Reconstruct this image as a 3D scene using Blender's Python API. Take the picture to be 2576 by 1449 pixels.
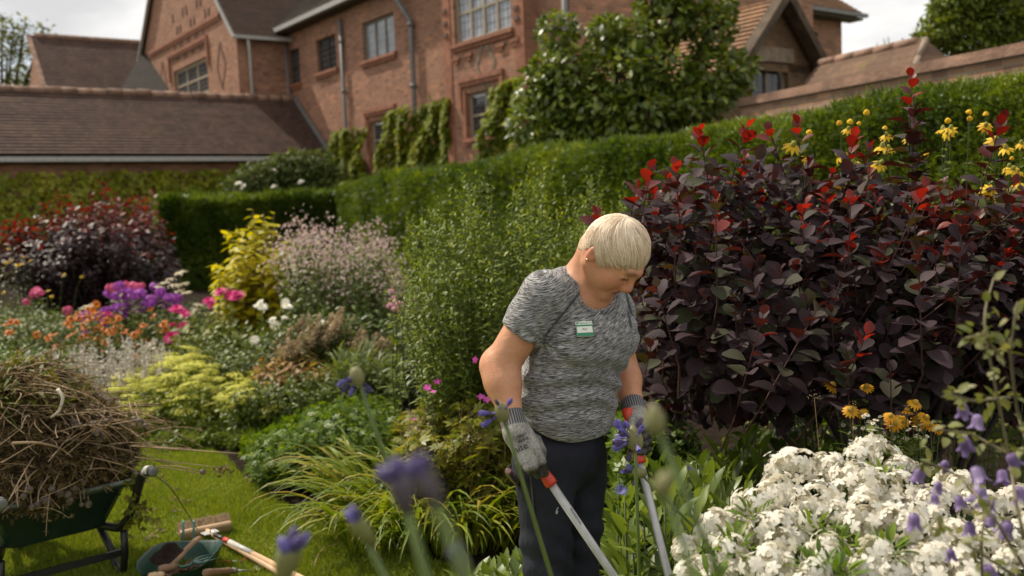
import bpy, bmesh, math, random
import numpy as np
from mathutils import Vector, Matrix

for o in list(bpy.data.objects):
    bpy.data.objects.remove(o)
random.seed(5)
rng = np.random.default_rng(11)
S = bpy.context.scene
COL = S.collection

# ------------------------------------------------------------------ camera
FPX, CX, CY, EYE = 2350.0, 1288.0, 724.5, 1.57        # photo measured at 2576 px width
PITCH, ROLL = math.atan(204 / 2350), 0.04
CF = np.array([0, math.cos(PITCH), -math.sin(PITCH)])
_R0 = np.array([1.0, 0, 0]); _U0 = np.array([0, math.sin(PITCH), math.cos(PITCH)])
CR = _R0 * math.cos(ROLL) - _U0 * math.sin(ROLL)
CU = _R0 * math.sin(ROLL) + _U0 * math.cos(ROLL)
EYEP = np.array([0, 0, EYE])
cam = bpy.data.cameras.new('camera'); camo = bpy.data.objects.new('camera', cam); COL.objects.link(camo)
camo.matrix_world = Matrix(((CR[0], CU[0], -CF[0], 0), (CR[1], CU[1], -CF[1], 0), (CR[2], CU[2], -CF[2], EYE), (0, 0, 0, 1)))
cam.sensor_width = 36; cam.lens = 36 * FPX / 2576
cam.clip_start = 0.05; cam.clip_end = 2000
cam.dof.use_dof = True; cam.dof.focus_distance = 2.62; cam.dof.aperture_fstop = 3.2
S.camera = camo

# ------------------------------------------------------------------ sky and sun
SUN_AZ, SUN_EL = math.radians(-55), math.radians(51)     # azimuth from +Y clockwise: the sun stands high to the left, beyond the garden
sdir = np.array([math.sin(SUN_AZ) * math.cos(SUN_EL), math.cos(SUN_AZ) * math.cos(SUN_EL), math.sin(SUN_EL)])
sl = bpy.data.lights.new('sun', 'SUN'); sl.energy = 4.6; sl.angle = math.radians(1.5); sl.color = (1.0, 0.90, 0.75)
so = bpy.data.objects.new('sun', sl); COL.objects.link(so)
so.rotation_euler = Vector(sdir).to_track_quat('Z', 'Y').to_euler()
W = bpy.data.worlds.new('World'); S.world = W; W.use_nodes = True
nt = W.node_tree; nt.nodes.clear()
def wn(t, **k):
    n = nt.nodes.new(t)
    for a, b in k.items(): setattr(n, a, b)
    return n
sky = wn('ShaderNodeTexSky', sky_type='NISHITA', sun_disc=False)
sky.sun_elevation = SUN_EL; sky.sun_rotation = SUN_AZ
tc = wn('ShaderNodeTexCoord'); mp = wn('ShaderNodeMapping'); mp.inputs['Scale'].default_value = (1.6, 1.6, 4.5)
n1 = wn('ShaderNodeTexNoise'); n1.inputs['Scale'].default_value = 2.2; n1.inputs['Detail'].default_value = 7; n1.inputs['Roughness'].default_value = .55
r1 = wn('ShaderNodeValToRGB'); r1.color_ramp.elements[0].position = .22; r1.color_ramp.elements[1].position = .40
n2 = wn('ShaderNodeTexNoise'); n2.inputs['Scale'].default_value = 3.3; n2.inputs['Detail'].default_value = 5
r2 = wn('ShaderNodeValToRGB'); r2.color_ramp.elements[0].position = .36; r2.color_ramp.elements[0].color = (5.6, 5.6, 5.65, 1)
r2.color_ramp.elements[1].position = .6; r2.color_ramp.elements[1].color = (8.2, 8.1, 7.9, 1)
mx = wn('ShaderNodeMix', data_type='RGBA')
bg = wn('ShaderNodeBackground'); bg.inputs['Strength'].default_value = .115; ow = wn('ShaderNodeOutputWorld')
L = nt.links.new
L(tc.outputs['Generated'], mp.inputs['Vector']); L(mp.outputs[0], n1.inputs['Vector']); L(n1.outputs['Fac'], r1.inputs['Fac'])
L(mp.outputs[0], n2.inputs['Vector']); L(n2.outputs['Fac'], r2.inputs['Fac'])
L(r1.outputs['Color'], mx.inputs['Factor']); L(sky.outputs[0], mx.inputs[6]); L(r2.outputs['Color'], mx.inputs[7])
L(mx.outputs[2], bg.inputs['Color']); L(bg.outputs[0], ow.inputs['Surface'])
S.view_settings.view_transform = 'Standard'; S.view_settings.look = 'None'
S.view_settings.gamma = 1; S.view_settings.use_curve_mapping = False
S.view_settings.exposure = 0.18

# ------------------------------------------------------------------ pixel to world
def ray(px, py): return CF + CR * (px - CX) / FPX - CU * (py - CY) / FPX
def P(px, py, d):                       # point on the ray at world depth y = d
    r = ray(px, py); return EYEP + r * (d / r[1])
def G(px, py, z=0.0):                   # where the ray meets the level z
    r = ray(px, py); return EYEP + r * ((z - EYE) / r[2])
def hit(px, py, p0, n):                 # where the ray meets a plane
    r = ray(px, py); return EYEP + r * (np.dot(np.asarray(p0) - EYEP, n) / np.dot(r, n))
def proj(Q):
    q = np.atleast_2d(Q) - EYEP; z = q @ CF
    return np.stack([CX + FPX * (q @ CR) / z, CY - FPX * (q @ CU) / z, z], 1)
def X(px, d): return P(px, 560, d)[0]

# ------------------------------------------------------------------ mesh helpers
def norm(v, ax=-1):
    v = np.asarray(v, float); return v / np.maximum(np.linalg.norm(v, axis=ax, keepdims=True), 1e-9)

class MB:
    """collects geometry; build() makes ONE mesh object"""
    def __init__(s): s.V = []; s.n = 0; s.F = []; s.M = []; s.S = []
    def add(s, V, F, mi=0, smooth=False):
        V = np.asarray(V, float).reshape(-1, 3)
        by = {}
        for f in F: by.setdefault(len(f), []).append(f)
        for k, fs in by.items(): s.raw(np.asarray(fs, np.int64) + s.n, mi, smooth)
        s.V.append(V); s.n += len(V); return s
    def raw(s, F, mi, smooth=False): s.F.append(F); s.M.append(mi); s.S.append(smooth)
    def box(s, c, d, rot=None, mi=0):
        x, y, z = np.asarray(d, float) / 2
        V = np.array([[-x,-y,-z],[x,-y,-z],[x,y,-z],[-x,y,-z],[-x,-y,z],[x,-y,z],[x,y,z],[-x,y,z]])
        if rot is not None: V = V @ np.asarray(rot).T
        return s.add(V + np.asarray(c, float), [(0,3,2,1),(4,5,6,7),(0,1,5,4),(1,2,6,5),(2,3,7,6),(3,0,4,7)], mi)
    def box2(s, a, b, mi=0):
        a = np.asarray(a, float); b = np.asarray(b, float); return s.box((a + b) / 2, np.abs(b - a), None, mi)
    def bar(s, a, b, w, h, mi=0, up=(0, 0, 1)):
        a = np.asarray(a, float); b = np.asarray(b, float); y = norm(b - a); x = norm(np.cross(y, up)); z = np.cross(x, y)
        return s.box((a + b) / 2, (w, np.linalg.norm(b - a), h), np.stack([x, y, z], 1), mi)
    def tube(s, pts, r, n=6, mi=0, caps=True, smooth=True):
        pts = np.asarray(pts, float); k = len(pts); r = np.broadcast_to(np.asarray(r, float), (k,))
        t = np.gradient(pts, axis=0); t = norm(t)
        up = np.array([0, 0, 1.0]) if abs(t[0][2]) < .9 else np.array([1.0, 0, 0])
        x = norm(np.cross(t[0], up)); V = []
        for i in range(k):
            x = norm(x - t[i] * np.dot(x, t[i])); y = np.cross(t[i], x)
            a = np.arange(n) * 2 * math.pi / n
            V.append(pts[i] + r[i] * (np.cos(a)[:, None] * x + np.sin(a)[:, None] * y))
        F = [(i*n+j, i*n+(j+1) % n, (i+1)*n+(j+1) % n, (i+1)*n+j) for i in range(k-1) for j in range(n)]
        s.add(np.concatenate(V), F, mi, smooth)
        if caps:
            s.raw(np.array([[s.n - k*n + j for j in reversed(range(n))]]), mi); s.raw(np.array([[s.n - n + j for j in range(n)]]), mi)
        return s
    def lathe(s, prof, c=(0,0,0), axis=(0,0,1), n=12, mi=0, smooth=True):
        z = norm(axis); x = norm(np.cross(z, (1,0,0) if abs(z[0]) < .9 else (0,1,0))); y = np.cross(z, x)
        a = np.arange(n) * 2 * math.pi / n; ring = np.cos(a)[:, None] * x + np.sin(a)[:, None] * y
        V = np.concatenate([np.asarray(c) + ring * r + z * h for r, h in prof]); k = len(prof)
        F = [(i*n+j, i*n+(j+1) % n, (i+1)*n+(j+1) % n, (i+1)*n+j) for i in range(k-1) for j in range(n)]
        s.add(V, F, mi, smooth)
        s.raw(np.array([[s.n - k*n + j for j in reversed(range(n))]]), mi); s.raw(np.array([[s.n - n + j for j in range(n)]]), mi)
        return s
    def scatter(s, tpl, B, T, mi=0, smooth=True):
        """tpl=(V,F); B (k,3,3) columns are the axes; T (k,3)"""
        V0, F0 = tpl; k = len(T)
        if k == 0: return s
        V = np.einsum('kij,nj->kni', B, V0) + T[:, None, :]
        by = {}
        for f in F0: by.setdefault(len(f), []).append(f)
        off = (np.arange(k) * len(V0))[:, None, None] + s.n
        for m, fs in by.items():
            s.raw((np.asarray(fs, np.int64)[None] + off).reshape(-1, m), mi, smooth)
        s.V.append(V.reshape(-1, 3)); s.n += k * len(V0); return s
    def mesh(s, name, mats):
        me = bpy.data.meshes.new(name)
        V = np.concatenate(s.V); me.vertices.add(len(V)); me.vertices.foreach_set('co', V.astype(np.float32).ravel())
        nl = sum(f.size for f in s.F); npz = sum(len(f) for f in s.F)
        me.loops.add(nl); me.polygons.add(npz)
        me.loops.foreach_set('vertex_index', np.concatenate([f.ravel() for f in s.F]).astype(np.int32))
        tot = np.concatenate([np.full(len(f), f.shape[1]) for f in s.F]); st = np.concatenate([[0], np.cumsum(tot)[:-1]])
        me.polygons.foreach_set('loop_start', st.astype(np.int32))
        me.polygons.foreach_set('material_index', np.concatenate([np.full(len(f), m) for f, m in zip(s.F, s.M)]).astype(np.int32))
        me.polygons.foreach_set('use_smooth', np.concatenate([np.full(len(f), bool(q)) for f, q in zip(s.F, s.S)]))
        for m in (mats if isinstance(mats, (list, tuple)) else [mats]): me.materials.append(m)
        me.update(calc_edges=True); return me
    def build(s, name, mats, parent=None, bevel=0):
        o = link(name, s.mesh(name, mats), parent)
        if bevel:
            b = o.modifiers.new('bevel', 'BEVEL'); b.width = bevel; b.segments = 2; b.limit_method = 'ANGLE'; b.angle_limit = math.radians(40)
        return o

def link(name, data, parent=None):
    o = bpy.data.objects.new(name, data); COL.objects.link(o)
    if parent is not None:
        o.parent = parent
        if parent.get('_off') is not None:                      # parts are modelled in world space, the thing's Empty stands at its base
            o.location = -Vector(parent['_off'])
    return o
def thing(name, label, cat, loc=(0, 0, 0), group=None, world=True):
    o = bpy.data.objects.new(name, None); COL.objects.link(o); o.location = Vector([float(c) for c in loc]); o.empty_display_size = .1
    o['label'] = label; o['category'] = cat
    if group: o['group'] = group
    if world: o['_off'] = [float(c) for c in loc]
    return o
def tag(o, label, cat, group=None):
    o['label'] = label; o['category'] = cat
    if group: o['group'] = group
    return o
def structure(o): o['kind'] = 'structure'; return o
def stuff(o): o['kind'] = 'stuff'; return o

# ------------------------------------------------------------------ materials
MATS = {}
def newmat(name):
    m = bpy.data.materials.new(name); m.use_nodes = True; MATS[name] = m
    t = m.node_tree; b = t.nodes['Principled BSDF']; return m, t, b
def nd(t, typ, **k):
    n = t.nodes.new(typ)
    for a, v in k.items():
        if a.startswith('i_'): n.inputs[a[2:].replace('_', ' ')].default_value = v
        else: setattr(n, a, v)
    return n
def ramp(t, fac, cols, pos=None, interp='LINEAR'):
    r = t.nodes.new('ShaderNodeValToRGB'); cr = r.color_ramp; cr.interpolation = interp
    pos = pos or [i / (len(cols) - 1) for i in range(len(cols))]
    while len(cr.elements) < len(cols): cr.elements.new(.5)
    for e, p, c in zip(cr.elements, pos, cols): e.position = p; e.color = (*c, 1)
    if fac is not None: t.links.new(fac, r.inputs['Fac'])
    return r
def noise(t, scale, detail=3, vec=None, rough=.55, sc=None):
    n = nd(t, 'ShaderNodeTexNoise'); n.inputs['Scale'].default_value = scale; n.inputs['Detail'].default_value = detail; n.inputs['Roughness'].default_value = rough
    if vec is None: vec = nd(t, 'ShaderNodeTexCoord').outputs['Object']
    if sc:
        m = nd(t, 'ShaderNodeMapping'); m.inputs['Scale'].default_value = sc; t.links.new(vec, m.inputs['Vector']); vec = m.outputs[0]
    t.links.new(vec, n.inputs['Vector']); return n.outputs['Fac']
def bump(t, b, h, dist=.01, strength=.6):
    n = nd(t, 'ShaderNodeBump'); n.inputs['Distance'].default_value = dist; n.inputs['Strength'].default_value = strength
    t.links.new(h, n.inputs['Height']); t.links.new(n.outputs[0], b.inputs['Normal']); return n
def mathn(t, op, a, b=None):
    n = nd(t, 'ShaderNodeMath', operation=op)
    for i, v in enumerate((a, b)):
        if v is None: continue
        if isinstance(v, (int, float)): n.inputs[i].default_value = v
        else: t.links.new(v, n.inputs[i])
    return n.outputs[0]
def mixc(t, fac, a, b):
    n = nd(t, 'ShaderNodeMix', data_type='RGBA')
    for s_, v in ((n.inputs['Factor'], fac), (n.inputs[6], a), (n.inputs[7], b)):
        if isinstance(v, (int, float)): s_.default_value = v
        elif isinstance(v, tuple): s_.default_value = (*v, 1) if len(v) == 3 else v
        else: t.links.new(v, s_)
    return n.outputs[2]
def leafmat(name, cols, trans=.3, rough=.5, tint=(1.25, 1.15, .55), spec=.4, nscale=0, pos=None):
    """pigment varies from leaf to leaf; part of the light passes through the blade"""
    cols = [(c[0] * .98, c[1], c[2] * .65) if c[1] > c[0] and c[1] > c[2] else c for c in cols]
    m, t, b = newmat(name)
    g = nd(t, 'ShaderNodeNewGeometry'); oi = nd(t, 'ShaderNodeObjectInfo')
    f = mathn(t, 'FRACT', mathn(t, 'ADD', g.outputs['Random Per Island'], oi.outputs['Random']))
    if nscale:
        nz = noise(t, nscale, 2); f = mathn(t, 'ADD', mathn(t, 'MULTIPLY', f, .6), mathn(t, 'MULTIPLY', mathn(t, 'SUBTRACT', nz, .3), 1.0))
    r = ramp(t, f, cols, pos)
    t.links.new(r.outputs[0], b.inputs['Base Color']); b.inputs['Roughness'].default_value = rough; b.inputs['Specular IOR Level'].default_value = spec
    if trans:
        tr = nd(t, 'ShaderNodeBsdfTranslucent'); mu = nd(t, 'ShaderNodeMix', data_type='RGBA', blend_type='MULTIPLY'); mu.inputs['Factor'].default_value = 1
        t.links.new(r.outputs[0], mu.inputs[6]); mu.inputs[7].default_value = (*[c * 1.3 for c in tint], 1); t.links.new(mu.outputs[2], tr.inputs['Color'])
        ms = nd(t, 'ShaderNodeMixShader'); ms.inputs[0].default_value = trans
        t.links.new(b.outputs[0], ms.inputs[1]); t.links.new(tr.outputs[0], ms.inputs[2]); t.links.new(ms.outputs[0], t.nodes['Material Output'].inputs['Surface'])
    return m
def plain(name, col, rough=.6, metal=0, spec=.5, var=.15, nscale=12, bumpd=0, bscale=60):
    m, t, b = newmat(name)
    f = noise(t, nscale, 4); lo = tuple(c * (1 - var) for c in col); hi = tuple(min(1, c * (1 + var)) for c in col)
    t.links.new(ramp(t, f, [lo, hi], [.3, .7]).outputs[0], b.inputs['Base Color'])
    b.inputs['Roughness'].default_value = rough; b.inputs['Metallic'].default_value = metal; b.inputs['Specular IOR Level'].default_value = spec
    if bumpd: bump(t, b, noise(t, bscale, 3), bumpd)
    return m

# ------------------------------------------------------------------ leaf and petal templates: along +Y, face +Z, length 1
def leaf_tpl(w=.5, n=4, peak=.5, fold=.15, curve=.15, petiole=0.0, blunt=0.0):
    n = max(n, 2); ys = np.linspace(0, 1, n + 1); V = []; rows = []
    for i, y in enumerate(ys):
        a = y ** (math.log(.5) / math.log(peak)); hw = w / 2 * math.sin(math.pi * min(max(a, 0), 1)) ** (.75 - .3 * blunt)
        if blunt and i == n: hw = w / 2 * .45 * blunt
        z = -curve * (y - .0) ** 2; yy = petiole + y * (1 - petiole)
        if hw < 1e-3: V.append((0, yy, z)); rows.append((len(V) - 1,))
        else: V += [(-hw, yy, z + fold * hw), (0, yy, z), (hw, yy, z + fold * hw)]; rows.append((len(V) - 3, len(V) - 2, len(V) - 1))
    F = []
    for a, b in zip(rows, rows[1:]):
        if len(a) == 1 and len(b) == 3: F += [(a[0], b[1], b[0]), (a[0], b[2], b[1])]
        elif len(a) == 3 and len(b) == 1: F += [(a[0], a[1], b[0]), (a[1], a[2], b[0])]
        elif len(a) == 3: F += [(a[0], a[1], b[1], b[0]), (a[1], a[2], b[2], b[1])]
    return np.array(V, float), F
def join_tpl(parts):
    V = []; F = []; n = 0
    for v, f in parts: V.append(v); F += [tuple(i + n for i in q) for q in f]; n += len(v)
    return np.concatenate(V), F
def rotz(v, a): c, s_ = math.cos(a), math.sin(a); return v @ np.array([[c, s_, 0], [-s_, c, 0], [0, 0, 1]])
def rotx(v, a): c, s_ = math.cos(a), math.sin(a); return v @ np.array([[1, 0, 0], [0, c, s_], [0, -s_, c]])
def flower_tpl(k, w, lift=.2, n=2, fold=.1, curve=.1, peak=.55, blunt=0.0):
    """k petals round +Z, radius 1"""
    v, f = leaf_tpl(w, n, peak, fold, curve, blunt=blunt); v = rotx(v, lift)
    return join_tpl([(rotz(v, 2 * math.pi * i / k), f) for i in range(k)])
QUAD = (np.array([[-.5, 0, 0], [.5, 0, 0], [.5, 1, 0], [-.5, 1, 0]], float), [(0, 1, 2, 3)])
DIAM = (np.array([[0, 0, 0], [.32, .45, .06], [0, 1, -.08], [-.32, .45, .06]], float), [(0, 1, 2, 3)])
SPRAY = join_tpl([(rotz(DIAM[0] * np.array([.26, 1 - .15 * abs(i), 1]), i * .5), DIAM[1]) for i in (-1, 0, 1)])
LEAF6 = leaf_tpl(.5, 3); LANCE = leaf_tpl(.2, 3, .4, .2, .3); LANCE2 = leaf_tpl(.3, 4, .45, .25, .35); OVAL = leaf_tpl(.72, 4, .58, .12, .12, .14, .5); BROAD = leaf_tpl(.33, 5, .5, .25, .3)

def frames(D, Up, sc, jit=0.0):
    """columns x,y,z; y follows D, z is near Up"""
    D = norm(D); k = len(D); Up = np.broadcast_to(np.asarray(Up, float), (k, 3)) + (rng.normal(size=(k, 3)) * jit if jit else 0)
    Z = norm(Up - D * np.sum(Up * D, 1, keepdims=True)); Xv = np.cross(D, Z); sc = np.broadcast_to(np.asarray(sc, float), (k,))
    return np.stack([Xv, D, Z], 2) * sc[:, None, None]
def rdir(k): return norm(rng.normal(size=(k, 3)))
TPLMESH = {}
def emit(parent, piece, rest, tpl, B, T, mat, single=0, key=None, minpx=9):
    """the pieces that show largest become parts of their own, the others one joined part"""
    k = len(T)
    if k == 0: return
    pick = np.zeros(k, bool)
    if single:
        C = T + B[:, :, 1] * .5; q = proj(C); sz = np.linalg.norm(B[:, :, 1], axis=1) * FPX / np.maximum(q[:, 2], .1)
        cell = np.maximum(np.median(sz) * .45, 4); ok = (q[:, 2] > .2) & (q[:, 0] > -20) & (q[:, 0] < 2596) & (q[:, 1] > -20) & (q[:, 1] < 1470) & (sz > minpx)
        order = np.argsort(q[:, 2]); seen = set(); cand = []
        for i in order:
            if not ok[i]: continue
            c = (int(q[i, 0] // cell), int(q[i, 1] // cell))
            if c in seen: continue
            seen.add(c); cand.append(i)
        cand.sort(key=lambda i: -sz[i]); pick[cand[:single]] = True
        kk = key or piece + mat.name
        if kk not in TPLMESH:
            m = MB(); m.add(tpl[0], tpl[1], 0, True); TPLMESH[kk] = m.mesh(piece, mat)
        off = Vector(parent['_off']) if parent.get('_off') is not None else Vector()
        for i in np.nonzero(pick)[0]:
            o = bpy.data.objects.new(piece, TPLMESH[kk]); COL.objects.link(o); o.parent = parent
            M = Matrix.Identity(4)
            for a in range(3):
                for c in range(3): M[a][c] = B[i, a, c]
                M[a][3] = T[i, a] - off[a]
            o.matrix_local = M
    if (~pick).any():
        m = MB(); m.scatter(tpl, B[~pick], T[~pick]); o = m.build(rest, mat, parent)
        stuff(o); return o
Xv, Yv, Zv = np.eye(3)
# ================================================================== THE SETTING
def brickmat(name, c1, c2, mortar, bw=.225, rh=.075, ms=.012, gain=1, stain=.5):
    m, t, b = newmat(name)
    tcn = nd(t, 'ShaderNodeTexCoord').outputs['Object']
    br = nd(t, 'ShaderNodeTexBrick'); br.inputs['Scale'].default_value = 1; br.inputs['Brick Width'].default_value = bw; br.inputs['Row Height'].default_value = rh
    br.inputs['Mortar Size'].default_value = ms; br.inputs['Mortar Smooth'].default_value = .2; br.inputs['Bias'].default_value = 0
    br.inputs['Color1'].default_value = (*c1, 1); br.inputs['Color2'].default_value = (*c2, 1); br.inputs['Mortar'].default_value = (*mortar, 1)
    t.links.new(tcn, br.inputs['Vector'])
    # single brighter and darker bricks
    sep = nd(t, 'ShaderNodeVectorMath', operation='DIVIDE'); sep.inputs[1].default_value = (bw, rh, 1); t.links.new(tcn, sep.inputs[0])
    fl = nd(t, 'ShaderNodeVectorMath', operation='FLOOR'); t.links.new(sep.outputs[0], fl.inputs[0])
    wnz = nd(t, 'ShaderNodeTexWhiteNoise', noise_dimensions='2D'); t.links.new(fl.outputs[0], wnz.inputs['Vector'])
    va = ramp(t, wnz.outputs['Value'], [(.6, .6, .62), (1, 1, 1), (1.0, 1.0, 1.0), (1.5, 1.35, 1.15)], [0, .2, .86, 1])
    mu = nd(t, 'ShaderNodeMix', data_type='RGBA', blend_type='MULTIPLY'); mu.inputs['Factor'].default_value = .8
    t.links.new(br.outputs['Color'], mu.inputs[6]); t.links.new(va.outputs[0], mu.inputs[7])
    st = ramp(t, noise(t, .9, 6, tcn, .65), [(.62, .6, .58), (1.12, 1.08, 1.0)], [.32, .66])
    mu2 = nd(t, 'ShaderNodeMix', data_type='RGBA', blend_type='MULTIPLY'); mu2.inputs['Factor'].default_value = stain
    t.links.new(mu.outputs[2], mu2.inputs[6]); t.links.new(st.outputs[0], mu2.inputs[7])
    t.links.new(mu2.outputs[2], b.inputs['Base Color']); b.inputs['Roughness'].default_value = .85; b.inputs['Specular IOR Level'].default_value = .25
    bump(t, b, mathn(t, 'SUBTRACT', 1.0, br.outputs['Fac']), .012, .8)
    return m
def tilemat(name, c1, c2, gauge, moss=.35, mosscol=(.17, .13, .03)):
    m, t, b = newmat(name)
    tcn = nd(t, 'ShaderNodeTexCoord').outputs['Object']
    br = nd(t, 'ShaderNodeTexBrick'); br.inputs['Scale'].default_value = 1; br.inputs['Brick Width'].default_value = .17; br.inputs['Row Height'].default_value = gauge
    br.inputs['Mortar Size'].default_value = .006; br.inputs['Color1'].default_value = (*c1, 1); br.inputs['Color2'].default_value = (*c2, 1)
    br.inputs['Mortar'].default_value = tuple(c * .45 for c in c1) + (1,)
    t.links.new(tcn, br.inputs['Vector'])
    st = ramp(t, noise(t, 1.3, 6, tcn, .7), [(.55, .55, .57), (1.25, 1.2, 1.15)], [.3, .68])
    mu = nd(t, 'ShaderNodeMix', data_type='RGBA', blend_type='MULTIPLY'); mu.inputs['Factor'].default_value = .8
    t.links.new(br.outputs['Color'], mu.inputs[6]); t.links.new(st.outputs[0], mu.inputs[7])
    ms = ramp(t, noise(t, 1.1, 7, tcn, .75), [(0, 0, 0), (1, 1, 1)], [.60, .68]); f = mathn(t, 'MULTIPLY', ms.outputs[0], moss)
    li = ramp(t, noise(t, 9, 3, tcn, .6), [(0, 0, 0), (1, 1, 1)], [.70, .76])
    c = mixc(t, f, mu.outputs[2], mosscol); c = mixc(t, mathn(t, 'MULTIPLY', li.outputs[0], .4), c, (.33, .29, .24))
    t.links.new(c, b.inputs['Base Color']); b.inputs['Roughness'].default_value = .8; b.inputs['Specular IOR Level'].default_value = .3
    bump(t, b, noise(t, 25, 3, tcn), .02, .5); return m
BRICK = brickmat('house_brick', (.40, .180, .105), (.28, .122, .074), (.34, .25, .19))
BRICKD = brickmat('porch_brick', (.20, .115, .06), (.15, .085, .048), (.17, .125, .085))
BRICKW = brickmat('garden_wall_brick', (.40, .24, .15), (.30, .17, .11), (.37, .29, .22))
BRICKR = plain('red_brick_trim', (.28, .112, .06), .8, var=.35, nscale=6, bumpd=.02, bscale=25)
BLUEB = plain('dark_header_brick', (.13, .06, .04), .7, var=.3)
TILE = tilemat('roof_tile_brown', (.125, .072, .052), (.075, .045, .035), .17)
TILE2 = tilemat('roof_tile_plum', (.105, .060, .042), (.075, .045, .034), .13, .3)
TILE3 = tilemat('roof_tile_orange', (.30, .17, .09), (.24, .13, .07), .13, .55, (.28, .2, .05))
SLATE = tilemat('roof_slate_grey', (.075, .062, .05), (.06, .05, .042), .13, .12)
RIDGE = plain('ridge_tile_clay', (.26, .155, .105), .85, var=.4, nscale=2.5, bumpd=.02, bscale=20)
LEAD = plain('lead_grey', (.17, .165, .16), .5, spec=.5, var=.25)
GUTT = plain('painted_gutter', (.40, .39, .37), .5, var=.2)
OAK = plain('weathered_oak', (.23, .17, .12), .75, var=.3, nscale=8)
FRAMEW = plain('window_frame_pale', (.30, .245, .18), .65, var=.2)
FRAMEG = plain('window_frame_grey', (.20, .165, .13), .65, var=.2)
DARKW = plain('dark_timber', (.055, .04, .03), .7, var=.2)
def glass(name, col, rough=.06):
    m, t, b = newmat(name); b.inputs['Roughness'].default_value = rough; b.inputs['IOR'].default_value = 1.6
    t.links.new(ramp(t, noise(t, 1.6, 3), [tuple(c * .75 for c in col), tuple(c * 1.2 for c in col)], [.35, .65]).outputs[0], b.inputs['Base Color'])
    bump(t, b, noise(t, 2.5, 1), .02, .25); return m
GLB = glass('leaded_glass_sky_tinted', (.33, .36, .40)); GLD = glass('dark_glass', (.035, .035, .04))  # pale blue base of the first paints in the sky reflected by the panes
SOIL = plain('garden_soil', (.020, .014, .010), 1, spec=.05, var=.5, nscale=9, bumpd=.03, bscale=30)
# --- ground
def groundmat():
    m, t, b = newmat('meadow_ground')
    t.links.new(ramp(t, noise(t, .35, 5), [(.045, .05, .012), (.09, .095, .02)], [.35, .65]).outputs[0], b.inputs['Base Color']); b.inputs['Roughness'].default_value = .95; return m
gm = MB(); gm.add([(-900, -900, -.02), (900, -900, -.02), (900, 900, -.02), (-900, 900, -.02)], [(0, 1, 2, 3)])
structure(gm.build('ground', groundmat()))
# flower bed: soil sheet with clods, lawn: a sheet 4 mm above it
def sheet(name, poly, z, mat, step=None, h=0):
    bm = bmesh.new(); vs = [bm.verts.new((p[0], p[1], z)) for p in poly]; f = bm.faces.new(vs)
    if f.normal.z < 0: f.normal_flip()
    me = bpy.data.meshes.new(name); bm.normal_update(); bm.to_mesh(me); bm.free(); me.materials.append(mat)
    return structure(link(name, me))
edge_px = [(1330, 1500), (1200, 1452), (1060, 1405), (900, 1352), (740, 1292), (650, 1235), (600, 1192), (570, 1158), (520, 1132), (430, 1108), (300, 1098), (120, 1092), (0, 1088), (-160, 1080)]
LAWN_EDGE = np.array([G(*p)[:2] for p in edge_px])
sheet('flower_bed', [(-14, 0.4), (9, .4), (9, 24), (-14, 24)], .002, SOIL)
m, t, b = newmat('lawn_turf')
t.links.new(mixc(t, ramp(t, noise(t, 3.2, 5), [(0, 0, 0), (1, 1, 1)], [.35, .7]).outputs[0], (.14, .185, .012), (.20, .235, .022)), b.inputs['Base Color'])
b.inputs['Roughness'].default_value = .9; bump(t, b, noise(t, 90, 3), .02, 1); LAWNM = m
lawn_poly = [tuple(p) for p in LAWN_EDGE] + [(-9, 7.6), (-9, 1.0), (-2.2, 1.0), (.3, 1.0), (.45, 2.6)]
LAWN = sheet('lawn', lawn_poly, .012, LAWNM)
def inpoly(Q, poly):
    x, y = Q[:, 0], Q[:, 1]; c = np.zeros(len(Q), bool); p = np.asarray(poly); n = len(p)
    for i in range(n):
        a, b_ = p[i], p[(i + 1) % n]
        cr_ = ((a[1] > y) != (b_[1] > y)) & (x < (b_[0] - a[0]) * (y - a[1]) / (b_[1] - a[1] + 1e-12) + a[0]); c ^= cr_
    return c
# mown grass: one uncountable thing
GRASS = leafmat('grass_blade', [(.09, .145, .010), (.165, .225, .014), (.23, .275, .025), (.34, .30, .07)], .35, .5, pos=[0, .45, .85, 1])
n = 640000; q = np.stack([rng.uniform(-5.2, .6, n), rng.uniform(2.6, 7.3, n)], 1)
pj = proj(np.c_[q, np.zeros(n)]); q = q[inpoly(q, lawn_poly) & (pj[:, 1] < 1500) & (pj[:, 0] < 1420)]
n = len(q); D = norm(np.c_[rng.normal(size=(n, 2)) * .55, np.ones(n)]); 
tuft = np.array([math.sin(3.1 * a + 1.7 * b_) * math.sin(2.3 * b_ - 1.1 * a) for a, b_ in q * 2.1])
hgt = rng.uniform(.018, .04, n) * (1 + .45 * tuft)
Bm = frames(D, rdir(n), 1); Bm[:, :, 1] *= hgt[:, None]; Bm[:, :, 0] *= rng.uniform(.0035, .006, n)[:, None]
tri = (np.array([[-.5, 0, 0], [.5, 0, 0], [0, 1, 0]], float), [(0, 1, 2)])
gm = MB(); gm.scatter(tri, Bm, np.c_[q, np.full(n, .012)], smooth=False); o = stuff(gm.build('lawn_grass', GRASS))
tag(o, 'short bright green mown grass of the lawn', 'grass')

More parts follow.
